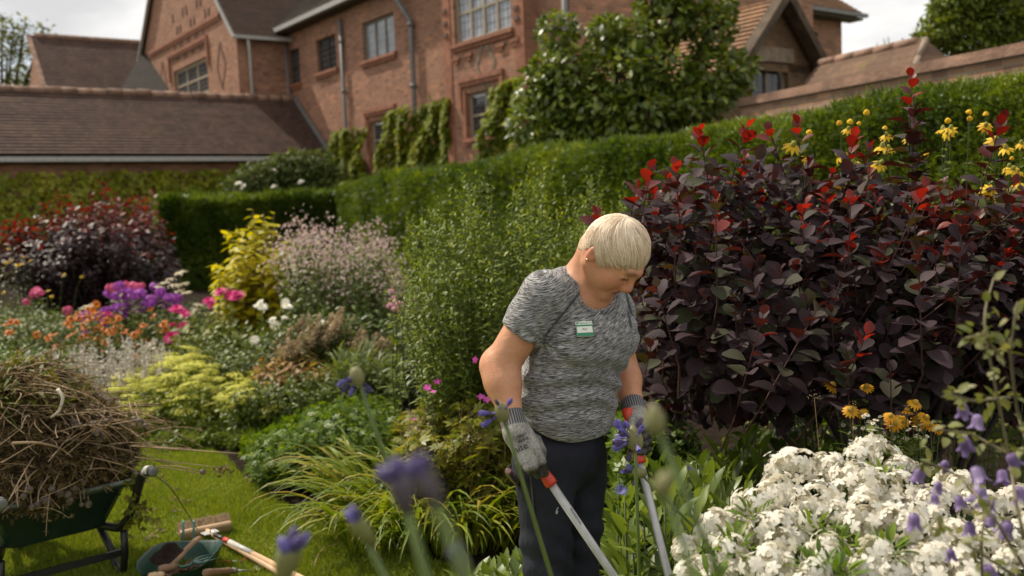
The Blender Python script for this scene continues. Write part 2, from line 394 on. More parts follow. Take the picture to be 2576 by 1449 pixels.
# ------------------------------------------------------------------ house frame: local x runs along the long front towards the viewer's right, y goes into the house
HA = math.radians(-54.2); HC, HS = math.cos(HA), math.sin(HA)
HO = P(960, 534, 29.8); HO[2] = 0
HX = np.array([HC, HS, 0]); HY = np.array([-HS, HC, 0]); HZ = np.array([0, 0, 1.0])
def toL(p): d = np.asarray(p) - HO; return np.array([d @ HX, d @ HY, d[2]])
def front(px, py, y=0.0): return toL(hit(px, py, HO + HY * y, HY))      # on a plane parallel to the long front
def side(px, py, x): return toL(hit(px, py, HO + HX * x, HX))           # on a plane parallel to the return walls
def house_thing(name, label, cat='house'):
    o = thing(name, label, cat, HO, world=False); o.rotation_euler = (0, 0, HA); return o
def placed(mb, name, mats, parent, O, ax, ay, az):
    o = mb.build(name, mats, parent); M = Matrix.Identity(4)
    for r in range(3):
        M[r][0], M[r][1], M[r][2], M[r][3] = ax[r], ay[r], az[r], O[r]
    o.matrix_local = M; return o

def wall(parent, O, ax, w, h, holes=(), mat=BRICK, reveal=.14, name='wall', tri=None):
    """O lower left corner seen from outside, ax the direction to the right; holes (x0,y0,x1,y1)"""
    ax = np.asarray(ax, float); az = np.cross(ax, Zv); mb = MB()
    xs = sorted({0, w, *[c for q in holes for c in (q[0], q[2])]}); ys = sorted({0, h, *[c for q in holes for c in (q[1], q[3])]})
    for x0, x1 in zip(xs, xs[1:]):
        for y0, y1 in zip(ys, ys[1:]):
            cx, cy = (x0 + x1) / 2, (y0 + y1) / 2
            if any(a < cx < c and b_ < cy < d for a, b_, c, d in holes): continue
            mb.add([(x0, y0, 0), (x1, y0, 0), (x1, y1, 0), (x0, y1, 0)], [(0, 1, 2, 3)])
    for a, b_, c, d in holes:
        r = -reveal - .1
        mb.add([(a, b_, 0), (c, b_, 0), (c, d, 0), (a, d, 0), (a, b_, r), (c, b_, r), (c, d, r), (a, d, r)], [(0, 1, 5, 4), (1, 2, 6, 5), (2, 3, 7, 6), (3, 0, 4, 7)])
    if tri: mb.add([(0, h, 0), (w, h, 0), (tri[0], h + tri[1], 0)], [(0, 1, 2)])
    return placed(mb, name, mat, parent, O, ax, Zv, az)
def roof(parent, O, ax, ay, hgt, xl, xr, mat, gauge=.13, name='roof', proud=.04):
    """stepped tile courses; xl(y), xr(y) give the ends of a course"""
    ax = norm(ax); ay = norm(ay); az = norm(np.cross(ax, ay)); mb = MB(); k = int(math.ceil(hgt / gauge))
    for i in range(k):
        y0, y1 = i * gauge, min((i + 1) * gauge, hgt); a0, a1, b0, b1 = xl(y0), xl(y1), xr(y0), xr(y1)
        if b0 - a0 < .02: continue
        nseg = max(1, int((b0 - a0) / 1.2)); ts = np.linspace(0, 1, nseg + 1); wob = rng.normal(size=nseg + 1) * .0025
        V = []; F = []
        for j, tt in enumerate(ts):
            V += [(a0 + (b0 - a0) * tt, y0 + wob[j], -.004), (a0 + (b0 - a0) * tt, y0 + wob[j], proud + wob[j] * .6), (a1 + (b1 - a1) * tt, y1 + .01, .004)]
        for j in range(nseg):
            c = j * 3; F += [(c, c + 3, c + 4, c + 1), (c + 1, c + 4, c + 5, c + 2)]
        mb.add(V, F)
    return placed(mb, name, mat, parent, O, ax, ay, az)
def window(parent, O, ax, w, h, cols, rows, fmat=FRAMEW, gmat=GLB, fw=.07, inset=.1, lead=True, split=None, tfrac=None):
    """frame with mullions; every light is a pane of its own. O lower left of the opening"""
    ax = np.asarray(ax, float); az = np.cross(ax, Zv); O = np.asarray(O, float) - az * inset
    mb = MB(); D_ = .07
    def bx(x0, x1, y0, y1, z0, z1, mi=0): mb.box2((x0, y0, z0), (x1, y1, z1), mi)
    bx(0, w, 0, fw, -D_, 0); bx(0, w, h - fw, h, -D_, 0); bx(0, fw, fw, h - fw, -D_, .002); bx(w - fw, w, fw, h - fw, -D_, .002)
    xs = np.linspace(fw, w - fw, cols + 1); ys = [fw] + ([h * f for f in tfrac] if tfrac else list(np.linspace(fw, h - fw, rows + 1)[1:-1])) + [h - fw]
    for x in xs[1:-1]: bx(x - fw * .42, x + fw * .42, fw, h - fw, -D_, .004)
    for y in ys[1:-1]: bx(fw, w - fw, y - fw * .38, y + fw * .38, -D_, -.002)
    o = placed(mb, 'window', [fmat], parent, O, ax, Zv, az)
    for i in range(cols):
        for j in range(len(ys) - 1):
            x0, x1, y0, y1 = xs[i] + fw * .3, xs[i + 1] - fw * .3, ys[j] + fw * .2, ys[j + 1] - fw * .2
            p = MB(); p.box2((x0, y0, -.045), (x1, y1, -.038), 0)
            if lead:
                for x in np.linspace(x0, x1, max(2, round((x1 - x0) / .16)) + 1)[1:-1]: p.box2((x - .007, y0, -.037), (x + .007, y1, -.030), 1)
                for y in np.linspace(y0, y1, max(2, round((y1 - y0) / .2)) + 1)[1:-1]: p.box2((x0, y - .007, -.0365), (x1, y + .007, -.0305), 1)
            p.build('pane', [gmat, LEAD], o)
    return o
def hood(parent, x0, x1, z0, ztop, y, mat=BRICKR, drop=.35):
    """square label moulding over a window on the long front"""
    h = MB(); h.box2((x0, y - .10, ztop - .13), (x1, y + .01, ztop)); h.box2((x0 + .05, y - .065, ztop - .24), (x1 - .05, y + .012, ztop - .13))
    for a in (x0, x1 - .12): h.box2((a, y - .085, ztop - .13 - drop), (a + .12, y + .011, ztop - .131))
    return h.build('hood_mould', mat, parent)
def sill(parent, x0, x1, z, y):
    h = MB(); h.box2((x0, y - .11, z - .1), (x1, y + .01, z)); h.box2((x0 + .04, y - .06, z - .2), (x1 - .04, y + .012, z - .1)); return h.build('sill', BRICKR, parent)
def pipe(parent, pts, r=.055, mat=GUTT, brackets=()):
    h = MB(); h.tube(pts, r, 8)
    for b_ in brackets: h.lathe([(r * 1.5, -.05), (r * 1.5, .05)], b_, (0, 0, 1), 8)
    return h.build('downpipe', mat, parent)

house = house_thing('manor_house', 'long orange brick house with brown tiled roof, gabled wing and leaded windows')
EAVE = 8.25
xL = front(725, 300)[0]; xB0 = front(1122, 200, -.4)[0]; xB1 = front(1324, 200, -.4)[0]; xC = front(1438, 100)[0]
def rect(px0, px1, pt, pb, y=0.0):
    """photo rectangle on the long front -> local x0,z0,x1,z1; pt/pb measured in the middle"""
    c = (px0 + px1) / 2; return front(px0, pb, y)[0], front(c, pb, y)[2], front(px1, pb, y)[0], front(c, pt, y)[2]
W2 = rect(730, 757, 122, 212); W3 = rect(799, 848, 92, 178); W4 = rect(914, 995, 42, 143); W7 = rect(937, 997, 300, 440)
W5 = rect(1143, 1287, -70, 93, -.4); W6 = rect(1178, 1262, 226, 343, -.4)
hl = [(a - xL, b_, c - xL, d) for a, b_, c, d in (W2, W3, W4, W7)]
wall(house, (xL, 0, 0), Xv, xB0 - xL, EAVE, hl)
wall(house, (xB0, -.4, 0), Xv, xB1 - xB0, EAVE + .3, [(a - xB0, b_, c - xB0, d) for a, b_, c, d in (W5, W6)], name='bay_wall')
wall(house, (xB1, -.4, 0), Yv, .4, EAVE + .3, name='bay_return'); wall(house, (xB0, 0, 0), -Yv, .4, EAVE + .3, name='bay_return')
wall(house, (xB1, 0, 0), Xv, xC - xB1, EAVE, mat=BRICK)
wall(house, (xC, 0, 0), Yv, 9, EAVE, mat=BRICK, name='end_wall', tri=(4.5, 4.2))
window(house, (W2[0], 0, W2[1]), Xv, W2[2] - W2[0], W2[3] - W2[1], 1, 2, DARKW, GLD)
window(house, (W3[0], 0, W3[1]), Xv, W3[2] - W3[0], W3[3] - W3[1], 2, 1, DARKW, GLD)
window(house, (W4[0], 0, W4[1]), Xv, W4[2] - W4[0], W4[3] - W4[1], 3, 1, FRAMEG, GLB)
window(house, (W5[0], -.4, W5[1]), Xv, W5[2] - W5[0], W5[3] - W5[1], 4, 2, FRAMEW, GLB, fw=.1)
window(house, (W6[0], -.4, W6[1]), Xv, W6[2] - W6[0], W6[3] - W6[1], 2, 2, FRAMEW, GLD, fw=.08)
window(house, (W7[0], 0, W7[1]), Xv, W7[2] - W7[0], W7[3] - W7[1], 2, 3, FRAMEW, GLD, fw=.08)
for w_, y in ((W2, 0), (W3, 0), (W4, 0), (W5, -.4), (W6, -.4)): sill(house, w_[0] - .12, w_[2] + .12, w_[1], y)
hood(house, W6[0] - .28, W6[2] + .22, W6[1], W6[3] + .42, -.4, drop=.7); hood(house, W7[0] - .25, W7[2] + .2, W7[1], W7[3] + .4, 0, drop=.6)
for w_, y in ((W6, -.4), (W7, 0)):
    for a, b_ in ((w_[0] - .16, w_[0] - .003), (w_[2] + .003, w_[2] + .14)):
        h = MB(); h.box2((a, y - .05, w_[1] - .2), (b_, y + .01, w_[3] + .1)); h.build('window_surround', BRICKR, house)
# red rubbed-brick piers of the bay, and the corbel and lozenge patterns below its window
h = MB(); h.box2((xB0 - .012, -.425, 0), (xB0 + .34, -.39, EAVE)); h.build('bay_pier', BRICKR, house)
h = MB(); h.box2((xB1 - .34, -.425, 0), (xB1 + .012, -.39, EAVE)); h.build('bay_pier', BRICKR, house)
for px, py in ((1288, 152), (1318, 130)):
    c = front(px - 0, py, -.4)
for px, py in ((1150, 153), (1182, 142), (1262, 118), (1298, 105)):
    c = front(px, py, -.4); h = MB(); h.box2((c[0] - .17, -.47, c[2]), (c[0] + .17, -.40, c[2] + .07)); h.box2((c[0] - .1, -.45, c[2] - .1), (c[0] + .1, -.40, c[2] - .001)); h.build('corbel', BRICKR, house)
for px, py in ((1120, 30), (1122, 60), (1124, 90), (1300, 20), (1302, 47)):
    c = front(px, py, -.4); h = MB(); h.box2((c[0] - .09, -.46, c[2] - .05), (c[0] + .09, -.40, c[2] + .05)); h.build('corbel', BLUEB, house)
def lozenge(parent, c, w, hh, y, mat=BLUEB, name='brick_lozenge'):
    h = MB(); k = 7
    for sx in (-1, 1):
        for sz in (-1, 1):
            for i in range(k):
                f = (i + .5) / k; h.box2((c[0] + sx * w * f - .06, y - .02 - .001 * (i % 2), c[2] + sz * hh * (1 - f) - .045), (c[0] + sx * w * f + .06, y + .01, c[2] + sz * hh * (1 - f) + .045))
    return h.build(name, mat, parent)
lozenge(house, front(1221, 160, -.4), .42, .62, -.4, OAK)
# pipes and gutters
a = front(863, 75); b_ = front(876, 335); pipe(house, [(a[0], -.1, EAVE - .3), (a[0], -.1, 0)], .06, LEAD, [(a[0], -.1, z) for z in (3.2, 5.6, 7.2)])
a = front(1042, 60); pipe(house, [(a[0] - .9, -.42, EAVE), (a[0] - .45, -.3, EAVE - .5), (a[0], -.12, EAVE - 1.2), (a[0], -.12, 0)], .07, LEAD, [(a[0], -.12, z) for z in (3.4, 5.2, 6.95)])
a = front(1430, 50); pipe(house, [(a[0], -.1, EAVE), (a[0], -.1, 0)], .07, LEAD)
a = front(724, 150); pipe(house, [(a[0] + .1, -.09, EAVE), (a[0] + .1, -.09, 0)], .06, LEAD)
h = MB(); h.box2((xL - .3, -.56, EAVE - .02), (xB0 - .2, -.40, EAVE + .14)); h.build('gutter', GUTT, house)
h = MB(); h.box2((xL, -.42, EAVE - .06), (xB0 - .2, .02, EAVE - .03)); h.build('soffit', DARKW, house)
# main roof
rl = xB0 + 1 - (xL - 6); s45 = np.array([0, .72, .69])
roof(house, (xL - 3.0, -.5, EAVE + .1), Xv, s45, 7.5, lambda y: 3.0 - .55 - y * .0 + 0 * y, lambda y: xC - xL + 3.3, SLATE, .14)
# gabled cross wing
YG = -1.95; xg1 = front(601, 200, YG)[0]; xg0 = xg1 - 12.9; xm = (xg0 + xg1) / 2; GE = 8.15; RISE = 6.4
W1 = rect(441, 527, 158, 246, YG)
wall(house, (xg0, YG, 0), Xv, xg1 - xg0, GE, [(W1[0] - xg0, W1[1], W1[2] - xg0, W1[3])], name='gable_wall', tri=((xg1 - xg0) / 2, RISE))
window(house, (W1[0], YG, W1[1]), Xv, W1[2] - W1[0], W1[3] - W1[1], 3, 2, FRAMEW, GLD, fw=.12)
hood(house, W1[0] - .5, W1[2] + .3, W1[1], W1[3] + .75, YG, drop=1.0)
wall(house, (xg1, YG, 0), Yv, -YG, GE, name='return_wall')
sl_ = math.atan2(RISE, (xg1 - xg0) / 2); cs_, sn_ = math.cos(sl_), math.sin(sl_); SLEN = RISE / sn_ + .3
roof(house, (xg1 + .35 * cs_ + .1, YG - .2, GE - .35 * sn_ + .1), Yv, (-cs_, 0, sn_), SLEN, lambda y: 0, lambda y: 1.62 + y * .86, TILE2, .13)
o = roof(house, (xg0 - .35 * cs_, 9, GE - .35 * sn_ + .1), -Yv, (cs_, 0, sn_), SLEN, lambda y: 0, lambda y: 9 - YG + .2, TILE2, .13)
h = MB()                                                             # pale verge boards along the gable
h.bar((xg1 + .3, YG - .19, GE - .22), (xm, YG - .19, GE + RISE + .02), .08, .12, 0, (0, 1, 0)); h.bar((xg0 - .3, YG - .19, GE - .22), (xm, YG - .188, GE + RISE + .02), .08, .12, 0, (0, 1, 0)); h.build('verge', GUTT, house)
h = MB(); h.box2((xg1 + .22, YG - .2, GE - .25), (xg1 + .36, .0, GE - .11)); h.build('gutter', GUTT, house)
a = side(628, 180, xg1); pipe(house, [(xg1 + .28, a[1] - .1, GE - .2), (xg1 + .12, a[1], GE - .7), (xg1 + .1, a[1] + .02, 0)], .06, GUTT)
for pa, pb in (((395, 122), (552, 40)),):
    a, b_ = front(*pa, YG), front(*pb, YG); z = (a[2] + b_[2]) / 2; h = MB(); h.box2((a[0] - 1, YG - .09, z - .08), (b_[0] + .1, YG + .01, z + .08)); h.box2((a[0] - 1, YG - .05, z - .2), (b_[0] + .1, YG + .012, z - .081)); h.build('string_course', BRICKR, house)
def zigzag(p0, p1, k, amp, mb):
    a, b_ = front(*p0, YG), front(*p1, YG); L_ = b_[0] - a[0]; zc = (a[2] + b_[2]) / 2
    for i in range(k * 4):
        f = (i + .5) / (k * 4); ph = (f * k) % 1; z = zc + amp * (abs(ph - .5) * 4 - 1)
        mb.box2((a[0] + L_ * f - .08, YG - .03 - .001 * (i % 3), z - .17), (a[0] + L_ * f + .06, YG + .01, z + .17))
h = MB(); zigzag((438, 130), (515, 96), 4, .42, h); h.build('brick_diaper', BLUEB, house)
h = MB(); zigzag((432, 60), (540, 10), 3, .6, h); stuff(h.build('brick_diaper', BLUEB, house))
for px, py in ((557, 165), (412, 205)): lozenge(house, front(px, py, YG), .45, .85, YG)
# far block left of the gable
p = toL(P(86, 90, 44)); xr, ya, zr = p
roof(house, (xr + 4.2, ya - .25, zr - 4.0), Yv, (-4.2, 0, 4.0), 5.8, lambda y: 0, lambda y: 16, TILE, .17)
wall(house, (xr - 4.2, ya, 0), Xv, 8.4, zr - 4.0, name='far_gable', tri=(4.2, 4.0))
h = MB(); h.bar((xr + 4.2, ya - .26, zr - 4.0), (xr, ya - .26, zr + .03), .1, .2, 0, (0, 1, 0)); h.build('verge', RIDGE, house)
q = toL(P(372, 108, 44.5)); a = toL(P(300, 232, 41))
h = MB(); h.add([toL(P(378, 100, 44.5)), toL(P(296, 236, 40.5)), toL(P(420, 236, 40.5)), toL(P(420, 95, 44.5))], [(0, 1, 2, 3)]); h.build('shade_toned_roof', plain('painted_shade_tile', (.030, .026, .022), .9, spec=.2, var=.3, nscale=3), house)  # roof slope lying in shade; the shade is put into its dark colour
for i in range(34):
    y = ya + i * .46; h = MB(); h.tube([(xr, y, zr + .0), (xr, y + .45, zr + .0)], .15, 7); h.build('ridge_tile', RIDGE, house)
# single-storey wing in front: ridge square to the long front, roof towards the viewer
wing = house_thing('garden_wing', 'single-storey brick wing with mossy brown tiled roof and pale gutter', 'outbuilding')
pr = front(745, 252); pe = front(833, 388); xr, zr = pr[0], pr[2]; xe, ze = pe[0], pe[2]; LN = 17
roof(wing, (xe, -LN, ze), Yv, (xr - xe, 0, zr - ze), math.hypot(xr - xe, zr - ze), lambda y: 0, lambda y: LN - .05, TILE, .17)
roof(wing, (2 * xr - xe, -.05, ze), -Yv, (xe - xr, 0, zr - ze), math.hypot(xr - xe, zr - ze), lambda y: 0, lambda y: LN - .05, TILE, .17)
wall(wing, (xe - .35, -LN, 0), Yv, LN - .06, ze - .05, name='wall')
h = MB(); h.box2((xe - .02, -LN, ze - .22), (xe + .12, -.1, ze - .08)); h.build('gutter', GUTT, wing)
h = MB(); h.box2((xe - .36, -LN, ze - .26), (xe - .02, -.1, ze - .23)); h.build('soffit', DARKW, wing)
h = MB(); h.bar((xe + .05, -.1, ze + .03), (xr, -.1, zr + .05), .24, .06, 0, (0, 1, 0)); h.build('lead_flashing', LEAD, wing)
for i in range(int(LN / .46)):
    y = -.55 - i * .46; j = rng.normal() * .012
    h = MB(); h.tube([(xr, y, zr + .02 + j), (xr, y + .445, zr + .02 + j)], .125, 8); h.build('ridge_tile', RIDGE, wing)
# porch gable on the right and the rear block
pt = toL(P(1945, -2, 18.5)); xp = pt[0]; pR = side(2052, 188, xp); hw = pR[1] - pt[1]; yc = pt[1]; zt = pt[2]; zb = pR[2]
porch = house_thing('porch_wing', 'dark brown brick gable with two-light window and mossy orange tiled roof', 'outbuilding')
pw0 = side(1893, 215, xp); pw1 = side(1983, 160, xp)
wall(porch, (xp, yc - hw, 0), Yv, 2 * hw, zb, [(pw0[1] - (yc - hw), pw0[2] - .6, pw1[1] - (yc - hw), pw1[2])], BRICKD, tri=(hw, zt - zb), name='gable_wall')
window(porch, (xp, pw0[1], pw0[2] - .6), Yv, pw1[1] - pw0[1], pw1[2] - pw0[2] + .6, 2, 1, FRAMEG, GLD, fw=.09)
h = MB(); h.box2((xp - .01, pw0[1] - .12, pw1[2] + .003), (xp + .05, pw1[1] + .12, pw1[2] + .28)); h.build('lintel', OAK, porch)
sL = math.hypot(hw, zt - zb) + .25
roof(porch, (xp + .28 - 6, yc - hw - .2, zb - .2 * (zt - zb) / hw), Xv, (0, hw, zt - zb), sL, lambda y: 0, lambda y: 6, TILE3, .13)
roof(porch, (xp + .28, yc + hw + .2, zb - .2 * (zt - zb) / hw), -Xv, (0, -hw, zt - zb), sL, lambda y: 0, lambda y: 6, TILE3, .13)
h = MB()
for sg in (-1, 1): h.bar((xp + .27, yc + sg * (hw + .22), zb - .25), (xp + .27, yc, zt + .04 + .002 * sg), .16, .26, 0, (1, 0, 0))
h.build('bargeboard', plain('mossy_bargeboard', (.075, .05, .03), .9, var=.5, nscale=5), porch)
wall(porch, (xp - 6, yc - hw, 0), Xv, 6, zb, (), BRICKD)
rear = house_thing('rear_block', 'tall orange brick block with hipped tiled roof behind the dark gable', 'house')
c0 = toL(P(2117, 40, 30)); x0 = c0[0]; ye = c0[1]; ys_ = side(1900, 5, x0)[1]; w0 = side(2027, 148, x0); w1 = side(2057, 82, x0); RB = plain('lit_brick_pier', (.3, .15, .08))
wall(rear, (x0, ys_, 0), Yv, ye - ys_, c0[2] + .1, [(w0[1] - ys_, w0[2], w1[1] - ys_, w1[2])], BRICK)
wall(rear, (x0, ye, 0), -Xv, 5, c0[2] + .1, (), BRICK)
window(rear, (x0, w0[1], w0[2]), Yv, w1[1] - w0[1], w1[2] - w0[2], 1, 1, FRAMEW, GLD, fw=.08)
roof(rear, (x0 + .55, ys_, c0[2] - .05), Yv, (-.72, 0, .69), 4.5, lambda y: 0, lambda y: ye - ys_ + .45 - y * .72, TILE3, .13)
roof(rear, (x0 + .55, ye + .45, c0[2] - .05), -Xv, (0, -.72, .69), 4.5, lambda y: y * .72, lambda y: 6, TILE3, .13)
h = MB(); h.box2((x0 + .5, ys_, c0[2] - .12), (x0 + .62, ye + .5, c0[2] - .01)); h.build('gutter', LEAD, rear)
h = MB(); h.box2((x0, ys_, c0[2] - .2), (x0 + .5, ye + .4, c0[2] - .13)); h.build('soffit', DARKW, rear)

# ------------------------------------------------------------------ garden wall, shed roof (parallel to the yew hedge)
HD = np.array([-math.sin(math.radians(22.8)), math.cos(math.radians(22.8)), 0]); HN = np.array([-HD[1], HD[0], 0])   # HN faces the viewer's left
HP = P(2576, 468, 5.5); HP[2] = 0
def along(px, base): r = ray(px, 470); r = np.array([r[0], r[1], 0]); A = np.array([[r[0], -HD[0]], [r[1], -HD[1]]]); k = np.linalg.solve(A, base[:2]); return k[1]
WP = P(2576, 468, 9.3); WP[2] = 0; wz = P(2576, 105, 9.3)[2]
gw = thing('garden_wall', 'pale brick garden wall with moulded coping above the yew hedge', 'wall', WP)
t0, t1 = -4.0, along(1868, WP)
Wd = HD * (t1 - t0); A0 = WP + HD * t0
def oriented(mb, name, mat, parent, O, ax):
    az = np.cross(ax, Zv); o = mb.build(name, mat, parent); off = np.array(parent['_off']); O = np.asarray(O) - off; M = Matrix.Identity(4)
    for r in range(3): M[r][0], M[r][1], M[r][2], M[r][3] = ax[r], Zv[r], az[r], O[r]
    o.matrix_local = M; return o
WL = t1 - t0; E1 = WP + HD * t1
mb = MB(); mb.box2((0, 0, -.35), (WL, wz - .12, 0)); oriented(mb, 'wall', BRICKW, gw, E1, -HD)
mb = MB(); mb.box2((-.05, wz - .12, -.40), (WL, wz - .06, .05)); mb.box2((-.03, wz - .06, -.36), (WL, wz, .02)); oriented(mb, 'coping', RIDGE, gw, E1, -HD)
shed = thing('potting_shed', 'low tiled shed roof with mossy hip behind the garden wall', 'outbuilding', P(2200, 480, 17))
sp = P(2062, 160, 17.5); sz = sp[2]; k0 = 0; SB = sp.copy(); kk = along(2330, SB)
e = SB - HD * 0; EA = SB + HD * kk; EA[2] = sz
ln = -kk
mb = MB()
for i in range(14):
    y0, y1 = i * .13, (i + 1) * .13
    for (ya_, yb_, zz) in ((y0, y1, 0),):
        V = [(0 - y0 * .0, -y0 * .7, y0 * .72 + .03), (ln + y0 * .5, -y0 * .7, y0 * .72 + .03), (ln + y1 * .5, -y1 * .7 - .01, y1 * .72 + .0), (0, -y1 * .7 - .01, y1 * .72)]
        mb.add(V, [(0, 1, 2, 3)]); mb.add([(0, -y1 * .7 - .01, y1 * .72), (ln + y1 * .5, -y1 * .7 - .01, y1 * .72), (ln + y1 * .5, -y1 * .7, y1 * .72 + .03), (0, -y1 * .7, y1 * .72 + .03)], [(0, 1, 2, 3)])
mb.add([(ln, 0, 0), (ln + .64, -1.28, 1.31), (ln + .64, -1.28, -1.31)], [(0, 1, 2)]); mb.add([(0, 0, 0), (ln, 0, 0), (ln + .64, -1.28, -1.31), (0, -1.28, -1.31)], [(0, 3, 2, 1)]); oriented(mb, 'roof', tilemat('shed_roof_tile', (.17, .10, .06), (.115, .068, .045), .13, .6, (.20, .15, .04)), shed, SB, -HD)
mb = MB(); mb.box2((.2, -sz, .3), (ln, -1.2, 1.15)); oriented(mb, 'wall', BRICKW, shed, SB, -HD)
for i in range(int(ln / .46)):
    mb = MB(); mb.tube([(i * .46, .0, 0), (i * .46 + .45, .0, 0)], .08, 7); oriented(mb, 'ridge_tile', RIDGE, shed, SB, -HD)
for i in range(4): mb = MB(); a_ = np.array([ln, .01, 0]); b_ = np.array([ln + .64, -1.27, 1.30]); mb.tube([a_ + (b_ - a_) * i / 4, a_ + (b_ - a_) * (i / 4 + .24)], .05, 6); oriented(mb, 'hip_tile', OAK, shed, SB, -HD)

# ------------------------------------------------------------------ yew hedges
YEW = leafmat('yew_needles', [(.020, .040, .006), (.048, .086, .010), (.115, .165, .016), (.25, .285, .03)], .32, .45, nscale=1.1)
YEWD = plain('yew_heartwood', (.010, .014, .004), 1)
def hedge(name, label, a, b_, hgt, thick, dens, spray=.05, mat=YEW, nfar=1.0):
    """a->b front foot line, sprays of needles over front, top and ends of a clipped block"""
    a = np.asarray(a, float); b_ = np.asarray(b_, float); d = norm(b_ - a); L_ = np.linalg.norm(b_ - a); nrm = np.array([d[1], -d[0], 0])
    if nrm @ (EYEP - a) < 0: nrm = -nrm
    th = thing(name, label, 'hedge', (a + b_) / 2)
    mb = MB(); back = -nrm * thick
    def lump(p): return .035 * math.sin(p[0] * 2.3 + p[2] * 3.1) + .035 * math.sin(p[1] * 3.7 - p[2] * 2.2) + .03 * math.sin(p[0] * 7 + p[1] * 5 + p[2] * 6)
    # solid dark heart
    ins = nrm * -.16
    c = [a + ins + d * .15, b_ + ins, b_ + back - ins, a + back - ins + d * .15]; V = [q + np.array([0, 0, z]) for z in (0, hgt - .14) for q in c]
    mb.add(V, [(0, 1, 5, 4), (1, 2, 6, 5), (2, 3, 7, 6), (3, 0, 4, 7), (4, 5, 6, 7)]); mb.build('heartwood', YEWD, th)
    T = []; N = []; SC = []
    # density falls with distance so that sprays keep about the same size in the picture
    step = 400; ts = np.linspace(0, L_, step); mid = a[None] + d[None] * ts[:, None]; dist = np.maximum(np.linalg.norm(mid - EYEP, axis=1), 3)
    w = (1 / dist ** 1.0); w /= w.sum(); k = int(dens)
    tt = np.interp(rng.random(k), np.cumsum(w), ts); dd = np.interp(tt, ts, dist); base = a[None] + d[None] * tt[:, None]
    which = rng.random(k); H_ = np.where(which < .70, 1, 0)
    z = np.where(H_ == 1, hgt * (1 - (1 - rng.random(k)) ** 1.0 * np.where(rng.random(k) < .6, .55, 1.0)), hgt); dep = np.where(H_ == 1, 0, rng.random(k) * thick)
    T = base - nrm * dep[:, None]; T[:, 2] = z
    rr_ = .16; g_ = np.clip((T[:, 2] - (hgt - rr_)) / rr_, 0, 1) * H_; T = T - nrm[None] * (rr_ * (1 - np.sqrt(1 - (g_ * .97) ** 2)))[:, None]; g2 = np.clip((rr_ - dep) / rr_, 0, 1) * (1 - H_); T[:, 2] -= rr_ * (1 - np.sqrt(1 - (g2 * .97) ** 2)) * .8
    en = rng.random(k) < .05; T[en] = (a[None] + d[None] * 0 - nrm[None] * (rng.random(k) * thick)[:, None])[en]; T[en, 2] = (rng.random(k) * hgt)[en]
    Nn = np.where(H_[:, None] == 1, nrm[None] + np.array([0, 0, .35]), np.array([[0, 0, 1.0]]) + nrm[None] * .2)
    Nn[en] = -d + np.array([0, 0, .3]); lm = np.array([lump(p) for p in T]); T = T + norm(Nn) * (lm[:, None] + rng.normal(size=(k, 1)) * .022 - .03)
    sc = spray * (.7 + .6 * rng.random(k)) * np.clip(dd / 7, .75, 2.6) 
    up = H_ == 0; sc = np.where(up & (rng.random(k) < .12), sc * 1.8, sc)
    D = norm(norm(Nn) * .75 + rdir(k) * .75 + np.array([0, 0, .28]))
    Bm = frames(D, rdir(k), sc)
    m2 = MB(); m2.scatter(SPRAY, Bm, T, smooth=False); stuff(m2.build('foliage', mat, th)); return th
hA = HP - HD * 2.0; tend = along(842, HP); hB = HP + HD * tend
hedge('yew_hedge', 'long clipped dark green yew hedge running from the garden wall towards the house', hA, hB, 2.2, 1.3, 190000, .046)
a = P(404, 553, 20.5); a[2] = 0; b_ = P(880, 536, 22.5); b_[2] = 0
hedge('yew_hedge', 'lower clipped yew hedge block behind the golden lime-leaved shrub', a, b_, 2.0, 1.4, 36000, .045)

# ------------------------------------------------------------------ climbers
def climber(name, label, rects, mat, leaf=.12, dens=90, depth=.16, parent_loc=None):
    """rects: list of (origin, ax, w, h, normal) in world space; leaves hang like shingles"""
    th = thing(name, label, 'climber', rects[0][0]); Ts = []; Bs = []
    for O, ax, w, h_, nv in rects:
        k = int(w * h_ * dens * 2.6); u = rng.random(k) * w; v = rng.random(k) * h_
        edge = np.minimum(np.minimum(u, w - u) / .35, (h_ - v) / .35); keep = edge + .3 * np.sin(u * 5.1) * np.sin(v * 4.3 + 1) + rng.normal(size=k) * .2 > .05; u, v = u[keep], v[keep]; k = len(u)
        bulge = depth * (.5 + .3 * np.sin(u * 2.7 + v * 1.3) + .25 * np.sin(u * 5.3 - v * 3.1)) + rng.random(k) * .08
        T = np.asarray(O)[None] + np.asarray(ax)[None] * u[:, None] + Zv[None] * v[:, None] + np.asarray(nv)[None] * bulge[:, None]
        D = norm(np.array([0, 0, -.8]) + np.asarray(nv) * .45 + rng.normal(size=(k, 3)) * .35); Bs.append(frames(D, np.asarray(nv) + Zv * .5, leaf * (.6 + .6 * rng.random(k)), .35)); Ts.append(T)
    m2 = MB(); m2.scatter(IVY, np.concatenate(Bs), np.concatenate(Ts)); stuff(m2.build('foliage', mat, th))
    st = MB()
    for O, ax, w, h_, nv in rects:
        for i in range(max(2, int(w / .6))):
            x = (i + .5) * w / max(2, int(w / .6)); st.tube([np.asarray(O) + np.asarray(ax) * (x + .08 * math.sin(q * 3 + i)) + Zv * (h_ * q / 5) + np.asarray(nv) * .03 for q in range(6)], np.linspace(.02, .006, 6), 5)
    st.build('stem', OAK, th); return th
IVY = (np.array([[0, 0, 0], [.42, .12, .05], [.34, .55, .06], [0, 1, -.1], [-.34, .55, .06], [-.42, .12, .05], [0, .45, 0]], float), [(0, 1, 6), (1, 2, 6), (2, 3, 6), (3, 4, 6), (4, 5, 6), (5, 0, 6)])
